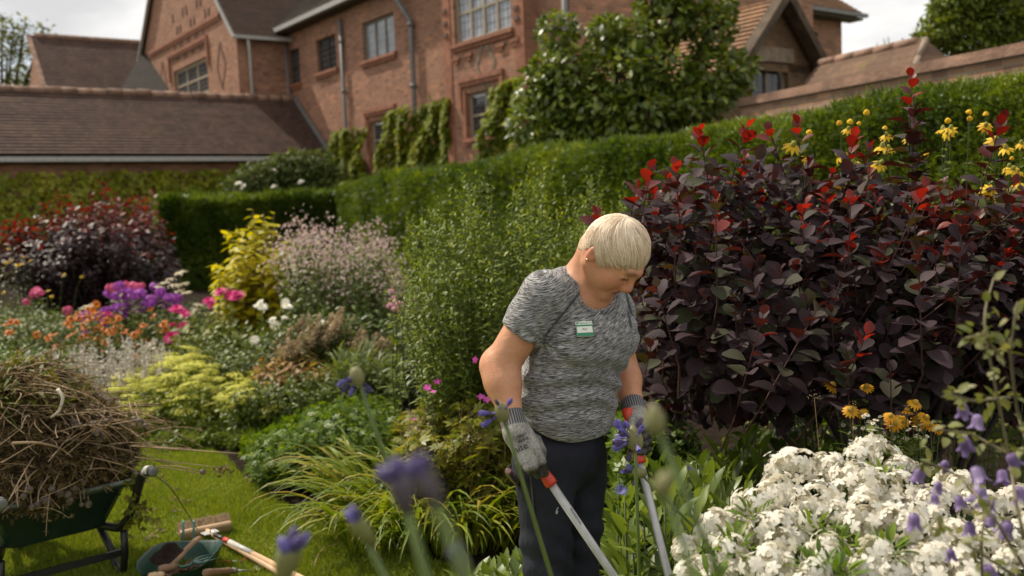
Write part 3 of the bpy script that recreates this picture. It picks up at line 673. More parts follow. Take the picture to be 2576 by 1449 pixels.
VINEG = leafmat('creeper_green', [(.11, .135, .008), (.20, .225, .012), (.29, .29, .02), (.36, .31, .03)], .3, .5, nscale=.8)
VINEY = leafmat('vine_yellow_green', [(.075, .105, .008), (.14, .175, .010), (.21, .23, .016), (.27, .255, .03)], .38, .75, nscale=.9)
def toW(p): return HO + HX * p[0] + HY * p[1] + np.array([0, 0, p[2]])
climber('creeper', 'dense green creeper covering the wall of the single-storey wing', [(toW((xe - .35 if False else pe[0] - .35, -LN, 0)), HY, LN - 3.0, pe[2] - .45, HX)], VINEG, .17, 85, .3)
def vrect(px0, px1, ptop, y=0.0):
    a, b_ = front(px0, 430, y), front(px1, 430, y); zt_ = front((px0 + px1) / 2, ptop, y)[2]; return (toW((a[0], y, 1.6)), HX, b_[0] - a[0], zt_ - 1.6, -HY)
climber('vine', 'yellow-green vine on the house wall left of the lower small window', [vrect(846, 938, 322)], VINEY, .19, 150, .45)
climber('vine', 'broad yellow-green vine between the two lower windows of the house', [vrect(984, 1096, 268), vrect(1088, 1176, 248)], VINEY, .19, 150, .5)
climber('vine', 'yellow-green vine right of the lower window, partly behind the leafy tree', [vrect(1250, 1345, 205, -.4)], VINEY, .19, 150, .5)
wv = WP + HD * along(2576, WP)
climber('vine', 'pale green creeper hanging under the coping of the garden wall', [(WP - HD * 3 + Zv * 1.6, HD, t1 + 2.2, wz - 1.6 - .32, HN)], VINEY, .10, 150, .15)
# ================================================================== PLANTS
def tubes(ST, r0, r1, n=3):
    """many thin tapering stems in one mesh builder; ST (m,k,3)"""
    m, k, _ = ST.shape; t = norm(np.gradient(ST, axis=1)); ref = np.where(np.abs(t[..., 2:3]) < .9, [[[0, 0, 1.0]]], [[[1.0, 0, 0]]])
    x = norm(np.cross(t, ref)); y = np.cross(t, x); a = np.arange(n) * 2 * math.pi / n; rr = np.linspace(r0, r1, k)[None, :, None, None]
    V = ST[:, :, None, :] + rr * (np.cos(a)[None, None, :, None] * x[:, :, None] + np.sin(a)[None, None, :, None] * y[:, :, None])
    idx = np.arange(m * k * n).reshape(m, k, n); F = np.stack([idx[:, :-1], np.roll(idx, -1, 2)[:, :-1], np.roll(idx, -1, 2)[:, 1:], idx[:, 1:]], -1).reshape(-1, 4)
    mb = MB(); mb.raw(F, 0, True); mb.V.append(V.reshape(-1, 3)); mb.n = len(V.reshape(-1, 3)); return mb
def bend(base, tip, k=6, stiff=.55, wob=.015):
    """stems leave the ground upright and bend towards their tips"""
    base = np.asarray(base, float); tip = np.asarray(tip, float); c = base.copy(); c[:, 2] = base[:, 2] + (tip[:, 2] - base[:, 2]) * stiff; c[:, :2] = base[:, :2] + (tip[:, :2] - base[:, :2]) * .22
    t = np.linspace(0, 1, k)[None, :, None]; S_ = (1 - t) ** 2 * base[:, None] + 2 * t * (1 - t) * c[:, None] + t * t * tip[:, None]
    return S_ + rng.normal(size=S_.shape) * wob * (t > 0) * (t < 1)
def leaves_on(ST, per, t0=.2, t1=1.0, out=.75, droop=0.0, jit=.2, up=.2):
    m, k, _ = ST.shape; tt = t0 + (t1 - t0) * (np.arange(per) + rng.random((m, per))) / per; f = tt * (k - 1); i = np.minimum(f.astype(int), k - 2); fr = (f - i)[..., None]
    A = np.take_along_axis(ST, i[..., None], 1); B_ = np.take_along_axis(ST, i[..., None] + 1, 1); T = A + (B_ - A) * fr; tg = norm(B_ - A)
    x = norm(np.cross(tg, rdir(m)[:, None, :])); y = np.cross(tg, x); ph = np.arange(per)[None] * 2.4 + rng.random((m, 1)) * 6.28
    sd = np.cos(ph)[..., None] * x + np.sin(ph)[..., None] * y
    D = tg * (1 - out) + sd * out + np.array([0, 0, up - droop]); D = norm(D + rng.normal(size=D.shape) * jit)
    return T.reshape(-1, 3), D.reshape(-1, 3), tg.reshape(-1, 3) + np.array([0, 0, .4]), tt.reshape(-1)
def region(n, px0, px1, d0, d1, top, low=.25, sprd=.7, z0=0.0):
    """stem tips under a photographed outline, at their own distances; bases drawn in towards the middle"""
    px = rng.uniform(px0, px1, n); d = rng.uniform(d0, d1, n); tip = np.array([P(a, top(a), b_) for a, b_ in zip(px, d)])
    f = (d1 - d) / max(d1 - d0, 1e-6); tip[:, 2] = np.maximum(z0 + .08, z0 + (tip[:, 2] - z0) * (1 - low * rng.random(n) - low * .6 * f))
    c = tip[:, :2].mean(0); base = tip.copy(); base[:, :2] = c + (tip[:, :2] - c) * sprd; base[:, 2] = z0; return base, tip
def clump(name, label, cat, px0, px1, d0, d1, top, n, tpl, size, per, mat, stemmat, t0=.15, out=.75, low=.25, sprd=.7, single=0, droop=0.0, group=None, r0=.004, key=None, up=.2, piece='leaf', stiff=.55, jit=.2, wob=.015, minpx=9):
    base, tip = region(n, px0, px1, d0, d1, top, low, sprd); ST = bend(base, tip, 6, stiff, wob)
    loc = base.mean(0); th = thing(name, label, cat, loc, group)
    stuff(tubes(ST, r0, r0 * .45).build('stem', stemmat, th))
    T, D, Up, tt = leaves_on(ST, per, t0, 1.0, out, droop, jit, up); sc = size * (.65 + .6 * rng.random(len(T))) * (1.1 - .35 * tt)
    emit(th, piece, 'foliage', tpl, frames(D, Up, sc, .25), T, mat, single, key or name + label[:12], minpx)
    return th, ST
def heads(th, T, tpl, sc, mats, name='flower', tilt=.35, face=None, single=300, mix=None):
    """flower heads: each a part with its own mesh data shared"""
    D = norm(np.array([0, 0, 1.0]) + rng.normal(size=(len(T), 3)) * tilt + (0 if face is None else np.asarray(face)))
    U = rdir(len(T)); Z = D; Xx = norm(np.cross(U, Z)); Yy = np.cross(Z, Xx); Bm = np.stack([Xx, Yy, Z], 2) * np.broadcast_to(np.asarray(sc), (len(T),))[:, None, None]
    off = Vector(th['_off'])
    pool = []
    for m_ in (mats if isinstance(mats, list) else [mats]):
        for tp in (tpl if isinstance(tpl, list) else [tpl]):
            mb = MB()
            for q in tp: mb.add(q[0], q[1], q[2], True)
            pool.append(mb.mesh(name, m_))
    for i in range(min(len(T), single)):
        o = bpy.data.objects.new(name, pool[i % len(pool)]); COL.objects.link(o); o.parent = th; M = Matrix.Identity(4)
        for a in range(3):
            for c in range(3): M[a][c] = Bm[i, a, c]
            M[a][3] = T[i, a] - off[a]
        o.matrix_local = M
def dome_tpl(n=8, r=1, h=.5, rows=3):
    V = [(0, 0, h)]; F = []
    for i in range(1, rows + 1):
        a = i / rows * math.pi / 2
        for j in range(n): V.append((r * math.sin(a) * math.cos(2 * math.pi * j / n), r * math.sin(a) * math.sin(2 * math.pi * j / n), h * math.cos(a)))
    for j in range(n): F.append((0, 1 + j, 1 + (j + 1) % n))
    for i in range(rows - 1):
        for j in range(n): F.append((1 + i * n + j, 1 + (i + 1) * n + j, 1 + (i + 1) * n + (j + 1) % n, 1 + i * n + (j + 1) % n))
    return np.array(V, float), F
def cluster_tpl(k, R, petal, fl=None, hemi=.0, seed=3, squash=1.0):
    """a head of k small five-petalled flowers over a dome"""
    r_ = np.random.default_rng(seed); fl = fl or flower_tpl(5, .62, .15, 2, .05, .05, .6, .6); parts = []
    for i in range(k):
        zc = 1 - (i + .5) / k * (1.15 - hemi); a = i * 2.4; rr = math.sqrt(max(0, 1 - zc * zc)); nrm_ = np.array([rr * math.cos(a), rr * math.sin(a), zc]); nrm_ = norm(nrm_ + r_.normal(size=3) * .25)
        x = norm(np.cross(nrm_, r_.normal(size=3))); y = np.cross(nrm_, x); Bq = np.stack([x, y, nrm_], 1) * petal * r_.uniform(.8, 1.15)
        parts.append((fl[0] @ Bq.T + nrm_ * R * np.array([1, 1, squash]) * r_.uniform(.85, 1.08), fl[1]))
    return join_tpl(parts)
def L1(pts):
    x = [p[0] for p in pts]; y = [p[1] for p in pts]; return lambda a: float(np.interp(a, x, y))

OVAL = leaf_tpl(.72, 4, .58, .3, .22, .14, .5)
STEMG = plain('green_stem', (.07, .10, .02), .6); STEMB = plain('brown_twig', (.075, .045, .03), .8); STEMR = plain('red_brown_twig', (.065, .026, .02), .8); STEMY = plain('straw_stem', (.30, .22, .10), .8, var=.3)
# ------------------------------------------------------------------ smoke bushes
COT = leafmat('smoke_bush_purple', [(.017, .011, .012), (.029, .016, .019), (.044, .025, .030), (.062, .042, .048)], .16, .66, (3.0, .7, .25), .22)
COTR = leafmat('smoke_bush_young_red', [(.075, .012, .012), (.15, .018, .014), (.25, .033, .02)], .42, .45, (1.5, .5, .2), .4)
COTG = leafmat('smoke_bush_greenish', [(.032, .034, .018), (.05, .05, .028), (.06, .045, .035)], .18, .66, (1.7, 1.0, .3), .22)
cot_top = L1([(1560, 500), (1610, 440), (1690, 400), (1730, 345), (1770, 350), (1830, 372), (1880, 340), (1930, 345), (2000, 325), (2060, 395), (2150, 365), (2230, 395), (2290, 400), (2400, 440), (2500, 420), (2600, 400), (2800, 420)])
def smoke_bush():
    th = thing('smoke_bush', 'large dark purple smoke bush with red young tips beside the gardener', 'shrub', P(2180, 480, 3.5) * [1, 1, 0])
    shoots = []                                    # tip, dir, leaves, size, redness
    for _ in range(290):
        px = rng.uniform(1590, 2760); ty = cot_top(px); v = rng.random() ** .8; bot = float(np.interp(px, [1590, 1700, 1850, 2100, 2300, 2450, 2760], [800, 880, 950, 940, 920, 860, 900]))
        py = ty + 25 + (bot - ty) * v; u = (px - 2180) / 620; w = (py - 650) / 420
        d = 2.92 + .75 * max(0, (1 - v) - .45) ** 1.2 + .45 * u * u * (1 if px < 2180 else .4) + .12 * max(0, v - .8) + rng.random() ** 2 * .5
        tip = P(px, py, d); out = norm([u * .8, -.75, .15 - w * .35]); dr = norm(out * (.35 + .7 * v) + np.array([0, 0, 1.0 - .35 * v]) + rng.normal(size=3) * .28)
        shoots.append((tip, dr, rng.integers(8, 14), rng.uniform(.062, .084) * (.82 + .3 * v), (1 - v) ** 1.3 * (rng.random() < .95)))
    for px, py, d, n_, red in ((1760, 330, 3.4, 13, 1), (1880, 320, 3.45, 12, 1), (1640, 420, 3.35, 14, 1), (1935, 328, 3.5, 10, 1), (2005, 310, 3.5, 14, 1), (2150, 345, 3.45, 12, 1), (2190, 370, 3.4, 12, .9), (1700, 420, 3.3, 12, .8), (2520, 300, 3.2, 18, .9), (2330, 470, 2.9, 16, .9), (1800, 500, 3.0, 16, .6),
                              (1500, 530, 3.35, 8, 1), (1600, 470, 3.4, 9, 1), (2140, 500, 2.95, 14, .6), (2180, 840, 2.75, 15, .9), (2130, 880, 2.74, 13, .3), (2060, 770, 2.8, 16, .3), (1920, 790, 2.8, 16, .4), (2310, 640, 2.75, 18, .4), (2420, 560, 2.8, 16, .3), (1650, 720, 2.95, 12, .2), (1640, 860, 2.95, 14, .1), (2240, 920, 2.72, 14, .0)):
        shoots.append((P(px, py, d), norm(np.array([rng.normal() * .2, -.25, 1])), n_, .080, red))
    for k, px in enumerate((2292, 2300, 2308)):                      # the tall leader
        shoots.append((P(px, 190 + k * 75, 3.12), norm(np.array([.03, 0, 1])), 18, .072, 1 if k == 0 else .35))
    T = []; D = []; U_ = []; SC = []; RD = []; ST = []
    for tip, dr, n_, sz, red in shoots:
        L_ = .017 * n_ + .03; b0 = tip - dr * L_; side_ = norm(np.cross(dr, rdir(1)[0])); s2 = np.cross(dr, side_); a0 = rng.random() * 6
        ST.append([b0 - dr * .12 - np.array([0, -.1, .06]), b0 - dr * .06, b0, tip])
        for j in range(n_):
            f = (j + .5) / n_; a = a0 + j * 2.4; sd = math.cos(a) * side_ + math.sin(a) * s2
            T.append(b0 + dr * L_ * f); D.append(norm(sd * (1.05 - .8 * f ** 2) + dr * (.25 + 1.1 * f ** 2) + rng.normal(size=3) * .13)); U_.append(dr + Zv * .5 + rng.normal(size=3) * .25)
            SC.append(sz * (1.12 - .62 * f ** 2.5) * rng.uniform(.85, 1.15)); RD.append(red * f ** 1.6 + rng.normal() * .12)
    T, D, U_, SC, RD = map(np.array, (T, D, U_, SC, RD)); ST = np.array(ST)
    # the crowded inner leaves
    k = 6800; px = rng.uniform(1580, 2760, k); f = rng.random(k) ** .8; ty = np.array([cot_top(a) for a in px]) + 60; py = ty + (1050 - ty) * f; d = 3.3 + rng.random(k) * .75 + .3 * ((px - 2180) / 620) ** 2 + .6 * np.clip((py - 930) / 150, 0, 1)
    T2 = np.array([P(a, b_, c) for a, b_, c in zip(px, py, d)]); D2 = norm(rng.normal(size=(k, 3)) + np.array([0, -.4, .1])); 
    Bm = frames(np.r_[D, D2], np.r_[U_, rng.normal(size=(k, 3)) * .5 + np.array([0, -.3, 1])], np.r_[SC, rng.uniform(.055, .08, k)]); T = np.r_[T, T2]; RD = np.r_[RD, np.full(k, -.2)]
    red = RD > .46; gr = (~red) & (rng.random(len(T)) < .2)
    emit(th, 'leaf', 'foliage', OVAL, Bm[~red & ~gr], T[~red & ~gr], COT, 200, 'cotleaf', 25); emit(th, 'leaf', 'young_foliage', OVAL, Bm[red], T[red], COTR, 60, 'cotred', 20); emit(th, 'leaf', 'greenish_foliage', OVAL, Bm[gr], T[gr], COTG, 40, 'cotgr', 25)
    stuff(tubes(ST, .004, .0018, 4).build('twig', STEMR, th))
    st = MB()
    for i in range(16):
        tp = shoots[int(rng.integers(0, 290))][0]; b0 = P(2180 + rng.normal() * 130, 480, 3.55 + rng.normal() * .12); b0[2] = 0; c = (b0 + tp) / 2 + np.array([0, .12, .2])
        t_ = np.linspace(0, 1, 7)[:, None]; st.tube((1 - t_) ** 2 * b0 + 2 * t_ * (1 - t_) * c + t_ * t_ * tp, np.linspace(.016, .004, 7), 6)
    stuff(st.build('branch', plain('dark_branch', (.03, .02, .015), .9), th)); return th
smoke_bush()
# the second smoke bush, far left
base, tip = region(430, -30, 452, 11.8, 13.6, L1([(-40, 570), (40, 530), (100, 485), (150, 455), (215, 468), (275, 435), (320, 480), (380, 460), (410, 530), (452, 610)]), .34, .35)
ST = bend(base, tip, 6, .5, .03); th = thing('smoke_bush', 'dark purple smoke bush with reddish top in front of the creeper wall', 'shrub', base.mean(0))
stuff(tubes(ST, .012, .004).build('branch', STEMB, th)); T, D, Up, tt = leaves_on(ST, 38, .3, 1.0, .8)
zz = T[:, 2] + rng.normal(size=len(T)) * .18 - .12 * np.sin(T[:, 0] * 3); red = (zz > 1.45) & (tt > .8); Bm = frames(D, Up, rng.uniform(.07, .11, len(T)), .3)
FARRED = leafmat('far_smoke_bush_red', [(.06, .013, .013), (.125, .022, .018), (.17, .032, .022)], .35, .5, (1.5, .6, .3)); FARP = leafmat('far_smoke_bush_purple', [(.016, .008, .010), (.030, .013, .016), (.055, .028, .03)], .15, .5, (1.8, .7, .4))
emit(th, 'leaf', 'foliage', LEAF6, Bm[~red], T[~red], FARP); emit(th, 'leaf', 'young_foliage', LEAF6, Bm[red], T[red], FARRED)

# ------------------------------------------------------------------ tall green aster behind the gardener
ASTER = leafmat('aster_leaf', [(.065, .105, .016), (.12, .17, .024), (.19, .24, .04), (.28, .32, .075)], .36, .45, spec=.45)
aster_top = L1([(985, 700), (1010, 620), (1060, 540), (1120, 480), (1160, 455), (1250, 470), (1330, 440), (1420, 470), (1480, 460), (1540, 500), (1640, 520)])
th, ST = clump('aster', 'tall bushy green aster not yet in flower behind the gardener', 'perennial', 990, 1640, 4.5, 5.5, aster_top, 430, LANCE2, .056, 54, ASTER, STEMG, t0=.12, out=.7, low=.27, sprd=.72, single=300, droop=0, up=.05, r0=.0035, jit=.3, minpx=8)
k = 420; sel = rng.integers(0, len(ST), k)                                 # upright tip growth
b0 = ST[sel, -1]; tp = b0 + np.c_[rng.normal(size=(k, 2)) * .03, rng.uniform(.08, .20, k)]; S2 = bend(b0, tp, 4, .5, .0)
stuff(tubes(S2, .002, .001).build('shoot', STEMG, th)); T, D, Up, tt = leaves_on(S2, 16, 0, 1, .5); emit(th, 'leaf', 'shoot_foliage', LANCE2, frames(D, Up, rng.uniform(.018, .036, len(T))), T, ASTER)
LYEL = leafmat('aster_leaf_pale', [(.10, .15, .03), (.16, .20, .05)], .3, .4)

# ------------------------------------------------------------------ golden shrub and the plants of the far border
GOLD = leafmat('golden_leaf', [(.30, .29, .008), (.44, .40, .010), (.56, .48, .014)], .45, .45, (1.1, 1.05, .4))
gold_top = L1([(520, 660), (540, 610), (570, 570), (600, 520), (640, 500), (680, 512), (705, 550), (740, 590)])
clump('golden_shrub', 'bright yellow leaved shrub in front of the yew hedge', 'shrub', 528, 745, 9.3, 10.2, gold_top, 95, LEAF6, .15, 26, GOLD, STEMY, t0=.25, out=.8, low=.3, sprd=.45, single=120, droop=.45, r0=.006, minpx=12)
FILL = leafmat('border_green', [(.05, .078, .012), (.09, .13, .018), (.15, .18, .026), (.23, .24, .05)], .3, .5, nscale=.7)
GREYG = leafmat('grey_green_leaf', [(.07, .10, .03), (.12, .155, .05), (.19, .22, .085)], .28, .5)
FRESH = leafmat('fresh_green_leaf', [(.06, .11, .012), (.105, .17, .018), (.17, .235, .03)], .32, .45)
PINKT = leafmat('thalictrum_tan_pink', [(.40, .29, .24), (.52, .40, .36), (.66, .55, .52)], .3, .7, (1, .9, .9))
thal_top = L1([(590, 720), (650, 660), (690, 610), (760, 560), (850, 575), (930, 565), (985, 640), (1015, 700)])
th, ST = clump('meadow_rue', 'tall meadow rue with fading pinkish tan flower heads beside the golden shrub', 'perennial', 690, 1015, 8.2, 9.6, thal_top, 215, LEAF6, .10, 17, GREYG, STEMG, t0=.05, out=.75, low=.22, sprd=.75, r0=.005)
tips = ST[rng.random(len(ST)) < .75][:, -1]; k = 34; T = (tips[:, None] + rng.normal(size=(len(tips), k, 3)) * np.array([.085, .085, .10])).reshape(-1, 3); T = T[rng.random(len(T)) < .55]
m2 = MB(); m2.scatter(flower_tpl(4, .7, .4, 1), frames(rdir(len(T)), rdir(len(T)), rng.uniform(.012, .022, len(T))), T); stuff(m2.build('flower_cloud', PINKT, th))
GREYD = leafmat('deep_green_leaf', [(.042, .07, .018), (.07, .11, .025), (.12, .16, .04)], .25, .45)
clump('border_foliage', 'dense dark green leafy perennial below the meadow rue', 'perennial', 640, 1060, 7.4, 8.6, L1([(640, 800), (760, 745), (900, 730), (1060, 790)]), 260, LEAF6, .075, 24, GREYD, STEMG, t0=.05, low=.3, sprd=.85)
def filler(label, px0, px1, d0, d1, top, n=150, size=.07, per=20, mat=FILL, tpl=LEAF6, **kw): return clump('border_foliage', label, 'perennial', px0, px1, d0, d1, L1(top), n, tpl, size, per, mat, STEMG, t0=.05, low=.35, sprd=.9, **kw)
filler('tangled pale green plants with spent flower spikes at the far left of the border', -80, 190, 9.4, 11.0, [(-80, 750), (60, 735), (190, 775)], 300, .06, 20, GREYG)
filler('green foliage carrying the orange sneezeweed flowers', 140, 450, 8.6, 9.6, [(140, 850), (250, 800), (330, 830), (450, 850)], 260, .07, 22, FILL, LANCE)
filler('green dahlia foliage under the magenta blooms', 420, 680, 8.4, 9.6, [(420, 800), (500, 775), (600, 790), (680, 830)], 240, .08, 20, FILL)
filler('low fresh green mound of foliage behind the silver spikes', -60, 215, 7.4, 8.4, [(-60, 850), (60, 838), (215, 880)], 330, .045, 22, FRESH, LEAF6)
filler('mixed green foliage between silver spikes and meadow rue', 400, 720, 7.6, 8.4, [(400, 880), (520, 850), (640, 850), (720, 870)], 260, .06, 20, GREYG)
filler('loose green foliage in the middle of the border', 560, 1010, 6.4, 7.3, [(560, 960), (700, 920), (850, 900), (1010, 890)], 300, .06, 20, FILL)
filler('dark shady foliage at the foot of the smoke bush by the creeper wall', -60, 520, 10.8, 11.8, [(-60, 780), (200, 770), (520, 740)], 220, .09, 18, GREYD)
filler('leafy green perennials at the left end of the border beyond the lawn', -640, -70, 7.6, 10.4, [(-640, 840), (-300, 800), (-70, 820)], 420, .08, 16, GREYG)
# purple phlox
def petalmat(name, cols, tr=.25): return leafmat(name, cols, tr, .6, (1, .95, .95), .3)
PURP = petalmat('phlox_purple', [(.26, .04, .36), (.36, .07, .44), (.46, .14, .50)]); PINK = petalmat('phlox_pink', [(.55, .09, .20), (.66, .14, .28)]); LILAC = petalmat('lilac_petal', [(.30, .16, .42), (.42, .26, .52)])
phl = cluster_tpl(26, .8, .42)
def phlox(label, spots, d, mat, R, n_leaf=10, group=None, stem=STEMG, leafm=FILL, cat='flower'):
    T = np.array([P(x, y, d + rng.normal() * .25) for x, y in spots]); base = T.copy(); base[:, 2] = 0; base[:, :2] = T[:, :2].mean(0) + (T[:, :2] - T[:, :2].mean(0)) * .7
    th = thing('phlox', label, cat, base.mean(0), group); ST = bend(base, T, 6); stuff(tubes(ST, .005, .004).build('stem', stem, th))
    t_, D, Up, tt = leaves_on(ST, n_leaf * 2, .1, .95, .8); emit(th, 'leaf', 'foliage', LANCE2, frames(D, Up, rng.uniform(.06, .1, len(t_))), t_, leafm)
    heads(th, T, [[(phl[0], phl[1], 0)]], R * rng.uniform(.75, 1.25, len(T)), mat, 'flower_head'); return th
sp = [(336, 733), (352, 745), (372, 728), (394, 736), (360, 762), (330, 778), (300, 765), (318, 748), (440, 745), (455, 752), (425, 742), (470, 765), (478, 748), (285, 800), (270, 795), (255, 808), (300, 790), (405, 770), (420, 762), (382, 750), (490, 775), (345, 790), (240, 812)]
phlox('purple phlox in full flower behind the orange sneezeweed', [(x * .93 - 10 + rng.normal() * 9, y + rng.normal() * 11) for x, y in sp * 2], 9.6, PURP, .062)
phlox('pink phlox heads rising behind the purple phlox', [(282, 728), (300, 722), (318, 718), (335, 722), (345, 726), (276, 738), (356, 720)], 10.2, PINK, .06)
phlox('loose pink phlox sprays at the far left of the border', [(92, 735), (85, 742), (100, 740), (170, 782), (65, 760)], 10.2, PINK, .055)
phlox('pale pink phlox spike left of the tall green aster', [(985, 735), (990, 752), (996, 762), (1006, 770), (982, 770), (994, 778)], 5.6, petalmat('phlox_pale_pink', [(.62, .30, .40), (.72, .42, .50)]), .028)
# orange sneezeweed, magenta dahlias, white and yellow flowers of the border
DISC = plain('flower_disc_brown', (.10, .045, .02), .9, var=.4, nscale=60); DISCY = plain('flower_disc_yellow', (.42, .25, .03), .9, var=.3, nscale=60)
ORNG = petalmat('sneezeweed_orange', [(.50, .09, .01), (.62, .16, .015), (.70, .26, .02)]); MAG = petalmat('dahlia_magenta', [(.46, .008, .12), (.62, .02, .22)]); WHT = petalmat('white_petal', [(.62, .60, .50), (.76, .74, .64), (.85, .83, .75)]); YEL = petalmat('yellow_petal', [(.62, .36, .01), (.75, .47, .012), (.80, .55, .03)]); CREAM = petalmat('cream_umbel', [(.55, .50, .34), (.66, .60, .44)])
ray12 = flower_tpl(12, .34, -.15, 2, .1, .15, .6, .5); ray8 = flower_tpl(9, .36, -.25, 3, .15, .3, .55, .3); disc = dome_tpl(8, .3, .28, 2)
full = join_tpl([(flower_tpl(14, .36, .15, 2, .1, .1, .6, .5)), ((lambda v: (v[0] * .75 + [0, 0, .12], v[1]))(flower_tpl(12, .38, .5, 2))), ((lambda v: (v[0] * .5 + [0, 0, .2], v[1]))(flower_tpl(9, .42, .9, 2)))])
def daisies(name, label, cat, spots, d, r, mats, tpl, stemmat=STEMG, leafm=FILL, lsz=.06, per=10, dj=.2, tilt=.4, face=(0, -.6, 0), group=None, leaf=LANCE, piece='flower', r0=.003, sprd=.6):
    T = np.array([P(x, y, d + rng.normal() * dj) for x, y in spots]); base = T.copy(); base[:, 2] = 0; base[:, :2] = T[:, :2].mean(0) + (T[:, :2] - T[:, :2].mean(0)) * sprd
    th = thing(name, label, cat, base.mean(0), group); ST = bend(base, T, 6); stuff(tubes(ST, r0, r0 * .6).build('stem', stemmat, th))
    if per: t_, D, Up, tt = leaves_on(ST, per, .1, .95, .75); emit(th, 'leaf', 'foliage', leaf, frames(D, Up, lsz * rng.uniform(.6, 1.2, len(t_))), t_, leafm)
    heads(th, T, [tpl], r * rng.uniform(.8, 1.2, len(T)), [mats], piece, tilt, face); return th
hel = [(ray12[0], ray12[1], 0), (disc[0], disc[1], 1)]
sp = [(rng.normal(225, 42), rng.normal(815, 26)) for _ in range(46)] + [(rng.normal(345, 60), rng.normal(825, 24)) for _ in range(26)] + [(rng.normal(25, 12), rng.normal(825, 9)) for _ in range(6)] + [(rng.normal(270, 90), rng.normal(870, 26)) for _ in range(16)]
daisies('sneezeweed', 'orange sneezeweed flowers below the purple phlox', 'flower', sp, 9.0, .042, [ORNG, DISC], hel, per=14)
daisies('dahlia', 'magenta dahlia blooms between purple phlox and meadow rue', 'flower', [(525, 758), (533, 763), (555, 735), (580, 742), (598, 745), (595, 748), (464, 790), (445, 780), (434, 822), (462, 822), (432, 848), (272, 793), (430, 850)], 9.0, .075, [MAG], [(full[0], full[1], 0)], per=14, lsz=.09, leaf=LEAF6)
daisies('dahlia', 'white flower heads scattered below the meadow rue', 'flower', [(655, 762), (648, 770), (660, 772), (718, 760), (722, 772), (685, 805), (692, 818), (716, 800), (805, 815), (645, 860), (652, 872), (640, 855)], 7.8, .045, [WHT], [(full[0], full[1], 0)], per=10, leaf=LEAF6)
umb = cluster_tpl(40, .9, .16, flower_tpl(5, .8, 0, 1), .75, 5, .3)
daisies('umbel_plant', 'creamy flat flower heads between phlox and dahlias', 'flower', [(415, 715), (430, 705), (440, 722), (452, 735), (400, 725), (225, 775), (212, 780), (460, 720), (470, 740), (455, 690), (490, 780), (500, 770), (480, 792), (236, 770)], 10.0, .09, [CREAM], [(umb[0], umb[1], 0)], tilt=.15, face=None)
daisies('coneflower', 'small yellow flowers showing left of the far smoke bush', 'flower', [(22, 625), (28, 655), (45, 665), (75, 655), (55, 662), (15, 660), (60, 645), (8, 735), (120, 730), (160, 690), (205, 695), (130, 745)], 11.4, .035, [YEL, DISC], hel)
# lamb's ears: silver felted spikes
SILV = leafmat('silver_felt', [(.40, .37, .32), (.52, .48, .42), (.62, .58, .52)], .15, .8, (1, .95, .85), .2)
th, ST = clump('lambs_ears', 'patch of silver grey felted flower spikes behind the wheelbarrow', 'perennial', 20, 440, 6.9, 8.2, L1([(20, 900), (60, 880), (130, 865), (250, 850), (330, 835), (410, 845), (445, 900)]), 190, LEAF6, .05, 8, SILV, SILV, t0=.0, low=.25, sprd=.9, r0=.005)
sel = ST[rng.random(len(ST)) < .75]; k = 46; f = rng.random((len(sel), k)) * .55 + .45; ii = f * 5; i0 = np.minimum(ii.astype(int), 4); A = np.take_along_axis(sel, i0[..., None], 1); Bq = np.take_along_axis(sel, i0[..., None] + 1, 1); T = (A + (Bq - A) * (ii - i0)[..., None]).reshape(-1, 3)
m2 = MB(); m2.scatter(DIAM, frames(norm(rng.normal(size=(len(T), 3)) + [0, 0, .6]), rdir(len(T)), rng.uniform(.018, .03, len(T))), T); stuff(m2.build('flower_spike', SILV, th))
# stonecrop with flat yellow-green heads
SEDH = leafmat('stonecrop_head', [(.38, .38, .05), (.48, .47, .07), (.58, .56, .12)], .25, .8, (1.1, 1.1, .4), nscale=0); SEDL = leafmat('stonecrop_leaf', [(.13, .18, .018), (.20, .25, .025), (.29, .32, .05)], .35, .5)
sed_top = L1([(270, 960), (340, 925), (420, 890), (480, 878), (560, 925), (640, 935), (700, 1000)])
th, ST = clump('stonecrop', 'stonecrop with many flat yellow-green flower heads at the lawn edge', 'perennial', 280, 700, 6.55, 8.2, sed_top, 300, LEAF6, .065, 15, SEDL, SEDL, t0=.05, out=.8, low=.46, sprd=.85, r0=.005)
sed = cluster_tpl(60, 1.0, .17, dome_tpl(5, .75, .5, 1), .72, 8, .32)
heads(th, ST[:, -1] + [0, 0, .01], [[(sed[0], sed[1], 0)]], rng.uniform(.055, .095, len(ST)), SEDH, 'flower_head', .12, None, 300)
# autumn-tinted peony foliage and buff plumes
AUT = leafmat('autumn_leaf', [(.22, .19, .02), (.30, .19, .04), (.32, .16, .05), (.20, .10, .04), (.12, .15, .02)], .3, .55)
clump('peony', 'peony foliage turning yellow and brown above the stonecrop', 'perennial', 640, 870, 6.9, 7.6, L1([(640, 905), (700, 880), (760, 870), (830, 890), (870, 930)]), 120, LEAF6, .10, 18, AUT, STEMY, t0=.2, out=.8, low=.35, sprd=.8, single=100, droop=.3)
BUFF = leafmat('buff_plume', [(.34, .25, .15), (.44, .34, .21), (.52, .42, .28)], .2, .8, (1, .9, .7))
th, ST = clump('astilbe', 'feathery buff seed plumes of astilbe over green foliage', 'perennial', 690, 960, 7.3, 7.9, L1([(690, 850), (720, 820), (770, 805), (850, 795), (900, 840), (960, 880)]), 46, LEAF6, .06, 14, FILL, STEMY, t0=.05, low=.15, sprd=.6)
k = 150; f = rng.random((len(ST), k)); T = ST[:, -1][:, None] + np.stack([f * .10 + rng.normal(size=f.shape) * .035 * (1 - f), rng.normal(size=f.shape) * .03 * (1.1 - f), f * .14 + rng.normal(size=f.shape) * .02 - .08], -1); T = T.reshape(-1, 3)
